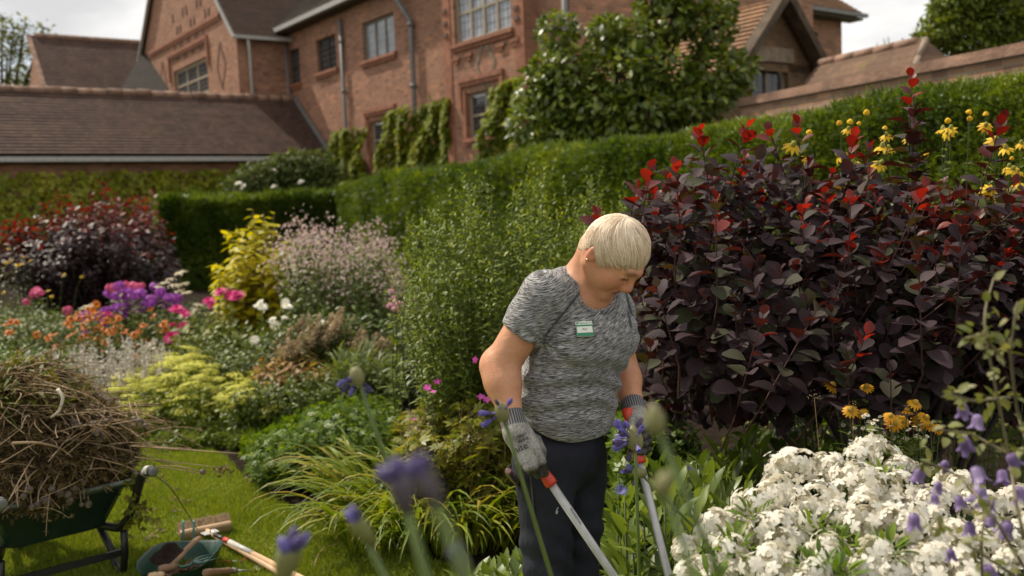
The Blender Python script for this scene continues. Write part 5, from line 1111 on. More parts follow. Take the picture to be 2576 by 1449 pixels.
skin_obj('body', V, Q, SKIN, person, attrs=dict(lips=lips, brow=brow, blush_ear_glow=blush_ear_glow, lash_lip_shade=lash_lip_shade))
# --- shirt
hem = lambda p: .922 + .055 * np.clip((.17 - p[:, 0]) / .14, 0, 2) ** 2
def shirtset():
    ch = P(1452, 848, 2.615); fs = [(f_ell(ch, (.160, .118, .155), RB_), 0), (f_ell(P(1428, 985, 2.615), (.150, .128, .15), RB_), .08), (f_ell(P(1412, 1080, 2.62), (.150, .108, .17), RB_), .08), (f_ell(P(1432, 770, 2.665), (.150, .085, .10), RB_), .08)]
    for s_ in (-1, 1): fs.append((f_ell(ch + bf * .078 + bl * s_ * .068 + np.array([0, 0, .0]), (.072, .068, .075), RB_), .06))
    fs += [(f_cap(P(1428, 742, 2.57), sR, .062, .060), .06), (f_cap(P(1500, 745, 2.68), sL, .06, .052), .06), (f_ell(nb + np.array([0, 0, -.012]), (.085, .078, .05), RB_), .05), (f_cap(nb + bf * .03 - np.array([0, 0, .085]), ch + bf * .05, .06, .08), .06)]
    return fs
fb = f_union(shirtset()); endR = sR + (eR - sR) * .52; axR = norm(eR - sR); endL = sL + (eL - sL) * .60; axL = norm(eL - sL)
slR = f_cap(sR, eR, .067, .058); slL = f_cap(sL, eL, .062, .053)
neckhole = f_cap(P(1478, 722, 2.58), P(1502, 640, 2.54), .066, .075); scoop = f_ell(P(1501, 735, 2.53), (.058, .055, .047), RB_)
def fshirt(p):
    d = fb(p); d = smin(d, smax(slR(p), (p - endR.astype(np.float32)) @ axR.astype(np.float32), .006), .035); d = smin(d, smax(slL(p), (p - endL.astype(np.float32)) @ axL.astype(np.float32), .006), .035)
    d = smax(d, hem(p) - p[:, 2], .008); d = smax(d, -neckhole(p), .008); return smax(d, -scoop(p), .01)
V, Q = surface(fshirt, (-.18, 2.2, .88), (.52, 3.0, 1.48), .0046); V = smooth(V, Q, 2, .5); N = vnormals(V, Q)
loc = (V - P(1430, 950, 2.62)) @ RB_                                     # folds: across the lower belly, at the waist, from the armpit
env = np.exp(-((V[:, 2] - 1.06) / .085) ** 2); fold = .0065 * env * np.sin(V[:, 2] * 105 + 9 * np.abs(loc[:, 0]) + 14 * loc[:, 0] ** 2 + 3 * np.sin(loc[:, 0] * 14))
ap = P(1368, 850, 2.53); da = np.linalg.norm(V - ap, axis=1); ang = np.arctan2(V[:, 2] - ap[2], V[:, 0] - ap[0]); fold += .006 * np.exp(-(da / .13) ** 2) * np.sin(ang * 9)
ap = P(1555, 850, 2.66); da = np.linalg.norm(V - ap, axis=1); ang = np.arctan2(V[:, 2] - ap[2], V[:, 0] - ap[0]); fold += .004 * np.exp(-(da / .1) ** 2) * np.sin(ang * 8 + 1)
fold += .003 * np.sin(V[:, 0] * 23 + V[:, 2] * 31) * np.sin(V[:, 2] * 17 - V[:, 1] * 21); inner = (V[:, 2] > hem(V) + .012); V = V + N * (fold * inner)[:, None]
# raglan seams run from the neck to the armpit; sleeves carry their own streak direction
def plane_side(a, b_, c_):
    n_ = norm(np.cross(b_ - a, c_ - a)); return (V - a) @ n_
nkR = P(1452, 742, 2.52); seR = plane_side(P(1455, 738, 2.5), P(1368, 848, 2.46), P(1440, 735, 2.75)); seL = plane_side(P(1562, 748, 2.5), P(1596, 840, 2.6), P(1585, 742, 2.8))
if (sR - P(1455, 738, 2.5)) @ norm(np.cross(P(1368, 848, 2.46) - P(1455, 738, 2.5), P(1440, 735, 2.75) - P(1455, 738, 2.5))) < 0: seR = -seR
if (sL - P(1538, 748, 2.5)) @ norm(np.cross(P(1583, 840, 2.6) - P(1538, 748, 2.5), P(1560, 742, 2.8) - P(1538, 748, 2.5))) < 0: seL = -seL
stk = loc.copy(); stk[:, 2] += .12 * np.abs(loc[:, 0]) ** 1.5 + .004 * np.sin(loc[:, 0] * 9)
upR = (V[:, 2] > P(1368, 856, 2.5)[2] - .02)
for sd, ax_, o_ in ((seR, axR, sR), (seL, axL, sL)):
    w_ = (sd > 0) & (V[:, 2] > 1.10); q = V - o_; a_ = norm(np.cross(ax_, (0, 1, 0))); stk[w_] = np.stack([q @ np.cross(ax_, a_), q @ a_, q @ ax_], 1)[w_]
nkd = np.minimum(neckhole(V.astype(np.float32)), scoop(V.astype(np.float32))); seam = np.clip(1.6 - np.minimum(np.abs(seR), np.abs(seL)) / .0026, 0, 1) * (V[:, 2] > P(1368, 846, 2.47)[2])
seam = np.maximum(seam, np.clip(1.5 - np.abs(nkd - .014) / .0018, 0, 1) * .8); skin_obj('shirt', V, Q, JERSEY, person, attrs=dict(stk=stk, seam=seam))
# --- trousers
def trouserset():
    hipc = P(1408, 1128, 2.625); fs = [(f_ell(hipc, (.150, .112, .13), RB_), 0)]
    for a, k_, f_, r in ((P(1368, 1160, 2.56), P(1381, 1530, 2.55), gpos_r, (.083, .066)), (P(1458, 1160, 2.70), P(1444, 1520, 2.71), gpos_l, (.083, .066))):
        fs += [(f_cap(a, k_, *r), .035), (f_cap(k_, f_ + np.array([0, 0, .03]), r[1] - .001, .062), .02)]
    return fs
ft = f_union(trouserset())
def ftr(p): return smax(smax(ft(p), .045 - p[:, 2], .006), p[:, 2] - 1.06, .01)
V, Q = surface(ftr, (-.15, 2.3, 0), (.5, 3.0, 1.1), .0055); V = smooth(V, Q, 2, .5); N = vnormals(V, Q)
w_ = np.exp(-((V[:, 2] - .60) / .10) ** 2); V = V + N * (.0035 * w_ * np.sin(V[:, 2] * 80 + V[:, 0] * 45 + 2 * np.sin(V[:, 1] * 30)) + .0025 * np.sin(V[:, 2] * 38 + V[:, 0] * 55) * np.sin(V[:, 0] * 33 - V[:, 1] * 20))[:, None]
trousers = skin_obj('trousers', V, Q, NAVY, person)
for f_ in (gpos_r, gpos_l):                                               # boots
    mb = MB(); fx = f_ - np.array([0, 0, f_[2]]); fs = [(f_cap(fx + np.array([0, 0, .04]) - bf * .03, fx + bf * .16 + np.array([0, 0, .035]), .042, .038), 0), (f_cap(fx + np.array([0, 0, .04]), fx + np.array([0, 0, .10]), .045, .045), .03)]; ff = f_union(fs)
    V, Q = surface(lambda p: smax(ff(p), .004 - p[:, 2], .004), fx - .16, fx + np.array([.28, .28, .2]), .008); skin_obj('boot', V, Q, DARKL if 'DARKL' in globals() else NAVY, person)
# thigh pocket with stitched edge, waistband
surf_pt = lambda px, py, d0=2.3: (lambda r, ts: EYEP + r * (ts[np.argmax(ftr((EYEP + r[None] * ts[:, None]).astype(np.float32)) < 0)]))(ray(px, py) / ray(px, py)[1], np.linspace(d0, 2.9, 900))
mb = MB(); edge = [surf_pt(x, y) + np.array([0, -.004, 0]) for x, y in ((1279, 1170), (1290, 1200), (1300, 1215), (1312, 1222))]; mb.tube(edge, .004, 5)
mb.build('pocket_edge', NAVY, trousers)
mb = MB(); mb.tube([surf_pt(x, y) + np.array([0, -.002, 0]) for x, y in ((1328, 1130), (1334, 1190), (1340, 1250), (1346, 1310))], .0022, 4); mb.build('pocket_zip', plain('zip_grey', (.06, .06, .065)), trousers)
def flat_text(txt, size, O, ax, ay, mat, name, parent, ext=.0006, font_shear=0):
    cu = bpy.data.curves.new(name, 'FONT'); cu.body = txt; cu.size = size; cu.extrude = ext; cu.shear = font_shear; cu.align_x = 'LEFT'; tmp = bpy.data.objects.new('tmp', cu); COL.objects.link(tmp)
    me = bpy.data.meshes.new_from_object(tmp.evaluated_get(bpy.context.evaluated_depsgraph_get())); bpy.data.objects.remove(tmp); bpy.data.curves.remove(cu); me.materials.clear(); me.materials.append(mat)
    ax = norm(ax); ay = norm(np.asarray(ay) - ax * (np.asarray(ay) @ ax)); az = np.cross(ax, ay); o = link(name, me, parent); M = Matrix.Identity(4); off = np.array(parent['_off']) if parent.get('_off') is not None else np.zeros(3)
    for r in range(3): M[r][0], M[r][1], M[r][2], M[r][3] = ax[r], ay[r], az[r], O[r] - off[r]
    o.matrix_local = M; return o
INKW = plain('pale_thread', (.55, .53, .48), .8); INKD = plain('dark_print', (.03, .03, .03), .8); INKG = plain('green_print', (.02, .22, .10), .5)
a, b_, c_ = surf_pt(1396, 1290), surf_pt(1442, 1278), surf_pt(1400, 1262); flat_text('Gear', .026, a + np.array([0, -.013, 0]), b_ - a, c_ - a, INKW, 'lettering', trousers, font_shear=.3)
# --- hair: a mass over the skull and combed strands that spring from the crown
hx = np.array([-.14, -.06, -.035, -.022, -.012, .0, .012, .03, .05, .07, .085, .12]); hh = np.array([-.060, -.075, -.058, .006, .018, .010, -.008, -.004, .020, .041, .050, .056])
hair_a, hair_b = f_ell(hp(.003, 0, .020), (.088, .082, .088), RH), f_ell(hp(-.030, 0, -.028), (.051, .058, .055), RH)
hair_e = lambda p: smin(hair_a(p), hair_b(p), .04)
def fhair(p):
    q = (p - HCn.astype(np.float32)) @ RH.astype(np.float32); side_ = np.interp(q[:, 0], hx, hh); lat = np.clip(np.abs(q[:, 1]) / .07, 0, 1); line = side_ * lat + (1 - lat) * np.interp(q[:, 0], [-.14, -.06, .03, .07, .12], [-.078, -.078, .01, .044, .055])
    return smax(hair_e(p), line + .010 - q[:, 2], .012)
V, Q = surface(fhair, HCn - .17, HCn + .17, .0042); V = smooth(V, Q, 2, .5); V = V - vnormals(V, Q) * .004
hair = skin_obj('hair', V, Q, HAIRB, person)
wv_ = norm(np.array([-.48, -.12, .87])); w1_ = norm(np.cross(wv_, (0, 1, 0))); w2_ = np.cross(wv_, w1_)
mb = MB(); RV = np.array([.089, .0835, .089]); cen = np.array([.003, 0, .020]); SV = []; SF = []; nvt = 0
NCL = 260; cl_al = rng.random(NCL) * 6.283; cl_sw = rng.normal(size=NCL) * .35 + .75; cl_li = rng.uniform(-.035, .055, NCL); cl_cut = rng.normal(size=NCL) * .017; cl_t0 = rng.random(NCL) ** 1.3 * .95 + .02
for i in range(8200):
    c_ = int(rng.integers(0, NCL)); al0 = cl_al[c_]; dal = rng.normal() * .16; al = al0 + dal; t0_ = max(.02, cl_t0[c_] + rng.normal() * .10); ln_ = rng.uniform(.7, 1.35); sw = cl_sw[c_] + rng.normal() * .08; lift = cl_li[c_] + rng.normal() * .008; wd = rng.uniform(.0008, .0017); cutj = cl_cut[c_] + rng.normal() * .006 - (.02 * rng.random() if rng.random() < .08 else 0); pts = []
    for k in range(9):
        th_ = t0_ + ln_ * k / 8; a_ = al - dal * .55 * k / 8 + sw * (th_ - t0_) * .55; dv = wv_ * math.cos(th_) + (w1_ * math.cos(a_) + w2_ * math.sin(a_)) * math.sin(th_); q = cen + RV * dv * (1 + lift * math.sin(min(1, k / 4) * 1.57) * (1 - .5 * max(0, k - 5) / 3))
        lat = min(1, abs(q[1]) / .07); line = np.interp(q[0], hx, hh) * lat + (1 - lat) * np.interp(q[0], [-.14, -.06, .03, .07, .12], [-.078, -.078, .01, .044, .055])
        if q[2] < line - .004 + cutj: break
        pts.append(q)
    if len(pts) < 3: continue
    pts = np.array(pts); tg = norm(np.gradient(pts, axis=0)); nr = norm((pts - cen) / RV ** 2); sdv = np.cross(tg, nr); tw = np.linspace(1, .35, len(pts)); tw[0] = .3; A_ = pts - sdv * wd * tw[:, None]; B_ = pts + sdv * wd * tw[:, None] ; C_ = pts + nr * wd * .6
    arr = np.stack([A_, C_, B_], 1).reshape(-1, 3); k = len(pts); SV.append(arr)
    for j in range(k - 1): q = nvt + j * 3; SF += [(q, q + 1, q + 4, q + 3), (q + 1, q + 2, q + 5, q + 4)]
    nvt += 3 * k
SV = np.concatenate(SV) @ RH.T + HCn; mb.add(SV, SF, 0, True); stuff(mb.build('hair_strands', HAIRM, hair))
mb = MB(); mb.lathe([(.0012, 0), (.0035, .0012), (.0035, .004), (.001, .0055)], hp(-.006, -.085, -.032), -hl_, 8); mb.build('earring', plain('gold_stud', (.8, .6, .25), .25, 1, var=.02), person)
# --- gloves
def glove(name, w, el, fingers, thumb, palm, dipfn):
    ax_ = norm(w - el); fs = [(f_cap(w - ax_ * .028, w + ax_ * .02, .0335, .0325), 0)] + [(f_ell(*q), .02) for q in palm]
    for fg in fingers + [thumb]:
        for (a, ra), (b2, rb) in zip(fg, fg[1:]): fs.append((f_cap(a, b2, ra, rb), .004))
    f = f_union(fs); allp = np.array([q[0] for fg in fingers + [thumb] for q in fg] + [w, w - ax_ * .04])
    cutp = (w - ax_ * .045).astype(np.float32); f2 = lambda p: smax(f(p), (cutp - p) @ ax_.astype(np.float32), .003)
    V, Q = surface(f2, allp.min(0) - .06, allp.max(0) + .06, .0026); V = smooth(V, Q, 1, .4); al = (V - w) @ ax_; u1 = norm(np.cross(ax_, (0, 1, .3))); u2 = np.cross(ax_, u1); ang = np.arctan2((V - w) @ u1, (V - w) @ u2)
    return skin_obj(name, V, Q, KNIT, person, attrs=dict(cuff=np.clip((.012 - al) / .004, 0, 1), rib=ang * 30, dip=dipfn(V)))
def pf(*pts, r=.0115): return [(P(x, y, d), r * (1 - .07 * i)) for i, (x, y, d) in enumerate(pts)]
FGR = [pf((1349, 1128, 2.385), (1364, 1162, 2.378), (1371, 1190, 2.395), (1360, 1196, 2.42)), pf((1333, 1138, 2.378), (1346, 1176, 2.366), (1354, 1196, 2.388), (1348, 1192, 2.415)), pf((1316, 1142, 2.378), (1326, 1176, 2.366), (1335, 1186, 2.392), (1334, 1178, 2.42)), pf((1300, 1138, 2.382), (1306, 1164, 2.374), (1315, 1172, 2.398), (1318, 1164, 2.42), r=.0102)]
THR = pf((1322, 1092, 2.41), (1350, 1106, 2.405), (1364, 1134, 2.40), (1362, 1160, 2.40), r=.0135)
dR = norm(P(1330, 1140, 2.38) - wR); nR = norm(np.cross(dR, np.cross((0, -1, .2), dR))); PR = np.stack([np.cross(nR, dR), dR, nR], 1)
axh = norm(P(1379, 1205, 2.41) - P(1310, 1103, 2.41))
glove('glove', wR, eR, FGR, THR, [((wR + dR * .045), (.038, .045, .017), PR), (P(1326, 1130, 2.39), (.036, .024, .017), PR)], lambda V: np.clip(np.maximum(((V - P(1342, 1172, 2.37)) @ dR) / .014 + .4 + 12 * (V[:, 1] - 2.392), 0) + np.exp(-np.min([np.sum((V - q[0]) ** 2, 1) for q in THR[1:]], 0) / .016 ** 2) * 1.3, 0, 1))
FGL = [pf((1626, 1068 + 19 * i, 2.615), (1631, 1074 + 19 * i, 2.575), (1617, 1080 + 19 * i, 2.548), (1600, 1082 + 19 * i, 2.555), r=.0115 if i < 3 else .010) for i in range(4)]
THL = pf((1606, 1054, 2.60), (1593, 1056, 2.565), (1588, 1072, 2.555), r=.0135)
dL = norm(P(1622, 1100, 2.60) - wL); nL = norm(np.array([1.0, -.5, .1])); nL = norm(nL - dL * (nL @ dL)); PL = np.stack([np.cross(nL, dL), dL, nL], 1)
glove('glove', wL, eL, FGL, THL, [(P(1611, 1060, 2.61), (.038, .035, .018), PL), (P(1620, 1092, 2.605), (.036, .036, .017), PL)], lambda V: np.clip((P(1610, 1066, 2.58)[2] - V[:, 2]) / .006 + (2.59 - V[:, 1]) * 10, 0, 1))
a = P(1300, 1118, 2.3); gl = [o for o in person.children if o.name.startswith('glove')][0]
def on_glove(px, py): return P(px, py, 2.372)
flat_text('site', .026, P(1297, 1140, 2.366), P(1330, 1126, 2.366) - P(1297, 1140, 2.366), P(1290, 1126, 2.366) - P(1297, 1140, 2.366), INKD, 'lettering', gl)
flat_text('EN388', .010, P(1330, 1104, 2.372), P(1298, 1118, 2.37) - P(1330, 1104, 2.372), P(1326, 1096, 2.372) - P(1330, 1104, 2.372), INKD, 'lettering', gl)
flat_text('4X42C', .010, P(1327, 1092, 2.376), P(1296, 1106, 2.374) - P(1327, 1092, 2.376), P(1323, 1084, 2.378) - P(1327, 1092, 2.376), INKD, 'lettering', gl)
# --- name badge
sp_ = lambda px, py, d0=2.2: (lambda r, ts: EYEP + r * (ts[np.argmax(fshirt((EYEP + r[None] * ts[:, None]).astype(np.float32)) < 0)]))(ray(px, py) / ray(px, py)[1], np.linspace(d0, 2.9, 900))
bc = sp_(1470, 829); b0 = sp_(1452, 829); b1 = sp_(1490, 827); b2 = sp_(1471, 809); ax_ = norm(norm(b1 - b0) + np.array([.25, 0, .0])); ay_ = norm((b2 - bc)); ay_ = norm(ay_ - ax_ * (ax_ @ ay_)); az_ = np.cross(ax_, ay_); bc = bc + az_ * .004
badge = thing('name_badge', 'white and green name badge pinned on the grey top', 'badge', bc)
BW = .045; BH = .044; Rm = np.stack([ax_, ay_, az_], 1)
WPL = plain('badge_white', (.70, .72, .62), .35, var=.03); GPL = plain('badge_green', (.015, .20, .095), .35, var=.05)
mb = MB(); mb.box(bc, (BW, BH, .002), Rm); mb.build('badge_plate', WPL, badge, .0006)
mb = MB(); mb.box(bc + az_ * .0014 - ay_ * .005, (BW * .99, BH * .75, .0008), Rm); mb.build('badge_field', GPL, badge)
mb = MB(); mb.box(bc + az_ * .0021 - ay_ * .0028, (BW * .92, BH * .42, .0006), Rm); mb.build('name_panel', WPL, badge)
flat_text('National Trust', .0072, bc - ax_ * .0135 + ay_ * .0145 + az_ * .0012, ax_, ay_, INKG, 'lettering', badge, .0003)
mb = MB()
for dx, dy in ((0, 0), (.003, .0012), (.0012, .0035), (.0042, .0038)): mb.box(bc - ax_ * (.0198 - dx) + ay_ * (.0148 + dy) + az_ * .0013, (.0026, .0026, .0005), Rm)
stuff(mb.build('leaf_emblem', INKG, badge)); flat_text('Kari', .0075, bc - ax_ * .006 - ay_ * .004 + az_ * .0026, ax_, ay_, INKD, 'lettering', badge, .0003)
# --- loppers
REDP = plain('red_plastic', (.55, .045, .02), .38, var=.08); ALU = plain('aluminium_tube', (.46, .455, .44), .42, .35, var=.12, nscale=30); STEEL = plain('tool_steel', (.30, .30, .29), .35, .9, var=.2)
pv = P(1762, 1771, 2.35); g1 = P(1376, 1201, 2.41); g2 = P(1606, 1145, 2.565)
lop = thing('loppers', 'long-handled loppers with silver tube handles and red grips', 'loppers', [pv[0], pv[1], 0])
for g_, nm in ((g1, 0), (g2, 1)):
    d_ = norm(pv - g_); top_ = g_ - d_ * .135
    mb = MB(); mb.tube([g_ - d_ * .02, g_ + (pv - g_) * .5, pv - d_ * .1], [.0112, .0112, .0115], 14); h_ = mb.build('handle', ALU, lop)
    mb = MB(); mb.lathe([(.009, 0), (.0165, .003), (.0155, .02), (.0125, .04), (.0135, .08), (.0125, .11), (.016, .135), (.0175, .15), (.0165, .158)], top_, d_, 14); mb.build('grip', REDP, h_)
    if nm == 0:
        mb = MB(); q0 = g_ + d_ * .10; up_ = norm(np.cross(d_, (0, 1, 0))); flat_text('PROFESSIONAL', .0075, q0 + np.array([.003, -.0118, .004]), d_, np.cross((0, -1.0, 0), d_), INKD, 'lettering', h_, .0002)
d1_, d2_ = norm(pv - g1), norm(pv - g2); dm = norm(d1_ + d2_)
mb = MB(); mb.tube([pv - d1_ * .11, pv, pv + dm * .02], [.009, .012, .009], 8); mb.tube([pv - d2_ * .11, pv + np.array([0, -.008, 0]), pv + dm * .02], [.009, .012, .009], 8); mb.lathe([(.016, -.014), (.016, .014)], pv, (0, 1, 0), 12); stuff(mb.build('pivot', STEEL, lop))
nn_ = norm(np.cross(dm, (0, 1, 0)))
for s_ in (-1, 1):
    mb = MB(); pts = [pv + nn_ * s_ * .01, pv + nn_ * s_ * .034 + dm * .04, pv + nn_ * s_ * .026 + dm * .10, pv + nn_ * s_ * .006 + dm * .125, pv + nn_ * s_ * .008 + dm * .08, pv + dm * .03]; fr = [q + np.array([0, -.002 + s_ * .003, 0]) for q in pts]; bk = [q + np.array([0, .002 + s_ * .003, 0]) for q in pts]; n_ = len(pts)
    mb.add(fr + bk, [tuple(range(n_)), tuple(reversed(range(n_, 2 * n_)))] + [(i, i + n_, (i + 1) % n_ + n_, (i + 1) % n_) for i in range(n_)]); mb.build('blade', STEEL, lop)
# --- closed pocket knife in the thigh pocket
kb = surf_pt(1300, 1212) + np.array([0, -.006, 0]); kt = surf_pt(1282, 1180) + np.array([-.004, -.014, .0])
mb = MB(); mb.tube([kb, kb + (kt - kb) * .3, kb + (kt - kb) * .92, kt], [.009, .0105, .0105, .006], 10); kn = tag(mb.build('pocket_knife', plain('knife_scales', (.30, .16, .14), .3, .5)), 'closed silver and red pocket knife in the thigh pocket', 'knife')
# ================================================================== WHEELBARROW AND TOOLS
TRAY = plain('dark_green_tray', (.007, .020, .014), .4, var=.35, nscale=7); BLKP = plain('black_tube', (.011, .011, .012), .42, var=.3); RUBB = plain('black_rubber', (.016, .015, .014), .75, var=.3); GRIPG = plain('grey_grip_end', (.12, .12, .115), .5); PALE = plain('pale_grip_band', (.50, .48, .42), .5)
WOOD = plain('ash_handle', (.50, .33, .19), .6, var=.18, nscale=5); WOODD = plain('worn_brown_handle', (.19, .105, .06), .6, var=.3, nscale=9); WOODM = plain('weathered_brush_wood', (.33, .20, .12), .75, var=.3, nscale=9)
def barrow():
    # handles point to the viewer's right; fw is the direction from handles to wheel
    gpt = P(384, 1187, 3.78); gz = gpt[2]
    fw = norm(np.array([-.65, .76, 0])); sd = np.array([-fw[1], fw[0], 0]); sd = sd if sd[1] < 0 else -sd     # sd points to the viewer's left
    far = gpt                                                              # grip of the far handle
    W_ = .56
    O = far + sd * (W_ / 2); O[2] = 0                                      # middle between the grips, on the ground
    def at(u, v, z): return O + fw * u + sd * v + np.array([0, 0, z])
    th = thing('wheelbarrow', 'dark green wheelbarrow piled high with dried garden cuttings', 'wheelbarrow', at(.65, 0, 0))
    # tray: rounded trough, higher at the front
    def ring(u0, u1, w0, w1, z0, z1, r=.07, n=4):
        pts = []
        for cu, cv, a0 in ((u0 + r, w0 - r, 90), (u0 + r, -w0 + r, 180), (u1 - r, -w1 + r, 270), (u1 - r, w1 - r, 0)):
            for i in range(n + 1):
                a = math.radians(a0 + 90 * i / n); u = cu + r * math.cos(a); v = cv + r * math.sin(a); f = (u - u0) / (u1 - u0); pts.append(at(u, v, z0 + (z1 - z0) * f))
        return pts
    RR = [ring(.40, .98, .21, .17, .235, .27), ring(.305, 1.10, .30, .25, .44, .52), ring(.285, 1.125, .325, .275, .445, .525), ring(.285, 1.125, .325, .275, .425, .505), ring(.31, 1.095, .295, .245, .435, .515), ring(.405, .975, .203, .163, .245, .28)]
    n = len(RR[0]); V = np.concatenate(RR); F = []
    for i in range(len(RR) - 1):
        for j in range(n): F.append((i * n + j, i * n + (j + 1) % n, (i + 1) * n + (j + 1) % n, (i + 1) * n + j))
    F.append(tuple(range(n))); F.append(tuple(range(5 * n, 6 * n)))
    mb = MB(); mb.add(V, F, 0, False); mb.build('tray', TRAY, th)
    mb = MB(); mb.tube([np.asarray(q) + [0, 0, .0] for q in RR[2]] + [RR[2][0]], .011, 6); mb.build('tray_rim', plain('worn_rim', (.13, .15, .13), .5, var=.4, nscale=6), th)
    for s_ in (-1, 1):
        v = s_ * W_ / 2
        pts = [at(.0, v, gz), at(.09, v, gz - .014), at(.14, v, gz - .045), at(.23, v * .98, gz - .17), at(.30, v * .93, .275), at(.37, v * .85, .225), at(.5, v * .72, .215), at(.95, v * .4, .20), at(1.16, s_ * .075, .185)]
        mb = MB(); mb.tube(pts, .019, 10); h_ = mb.build('handle', BLKP, th)
        mb = MB(); mb.tube([at(-.004, v, gz + .0005), at(.066, v, gz - .011)], .0215, 12); mb.build('grip', RUBB, h_)
        mb = MB(); mb.tube([at(.0665, v, gz - .0112), at(.082, v, gz - .018)], .0213, 12); mb.build('grip_band', PALE, h_)
        mb = MB(); mb.tube([at(.015, v + .004, gz + .004), at(.055, v + .004, gz - .004)], .0205, 12); mb.build('grip_label', PALE, h_)
        mb = MB(); mb.lathe([(.006, -.007), (.015, -.006), (.0175, -.0035), (.0205, -.001), (.0205, 0)], at(-.0045, v, gz), fw, 14); mb.build('grip_cap', GRIPG, h_)
        leg = [at(.56, v * .74, .215), at(.50, v * .86, .09), at(.475, v * .88, .03), at(.45, v * .88, .017), at(.40, v * .88, .017), at(.37, v * .88, .03), at(.33, v * .88, .12), at(.31, v * .87, .225)]
        mb = MB(); mb.tube(leg, .016, 9); mb.build('leg', BLKP, th)
    mb = MB(); mb.bar(at(.345, -.245, .12), at(.345, .245, .12), .012, .03); mb.build('leg_brace', BLKP, th)
    wc = at(1.16, 0, .19); mb = MB(); prof = [(.10, -.035), (.15, -.05), (.178, -.04), (.19, -.018), (.19, .018), (.178, .04), (.15, .05), (.10, .035)]
    mb.lathe(prof, wc, sd, 24); w_ = mb.build('wheel', RUBB, th)
    mb = MB(); mb.lathe([(.02, -.055), (.03, -.052), (.045, -.03), (.11, -.036), (.115, 0), (.11, .036), (.045, .03), (.03, .052), (.02, .055)], wc, sd, 20); mb.build('rim', plain('wheel_rim_grey', (.34, .30, .26), .6), w_)
    mb = MB(); mb.tube([wc - sd * .08, wc + sd * .08], .01, 8); mb.build('axle', BLKP, w_)
    mb = MB(); lb = at(.345, -.22, .50)                                    # loose sheet of green plastic hanging at the corner
    return th, at
BAR, bat = barrow()
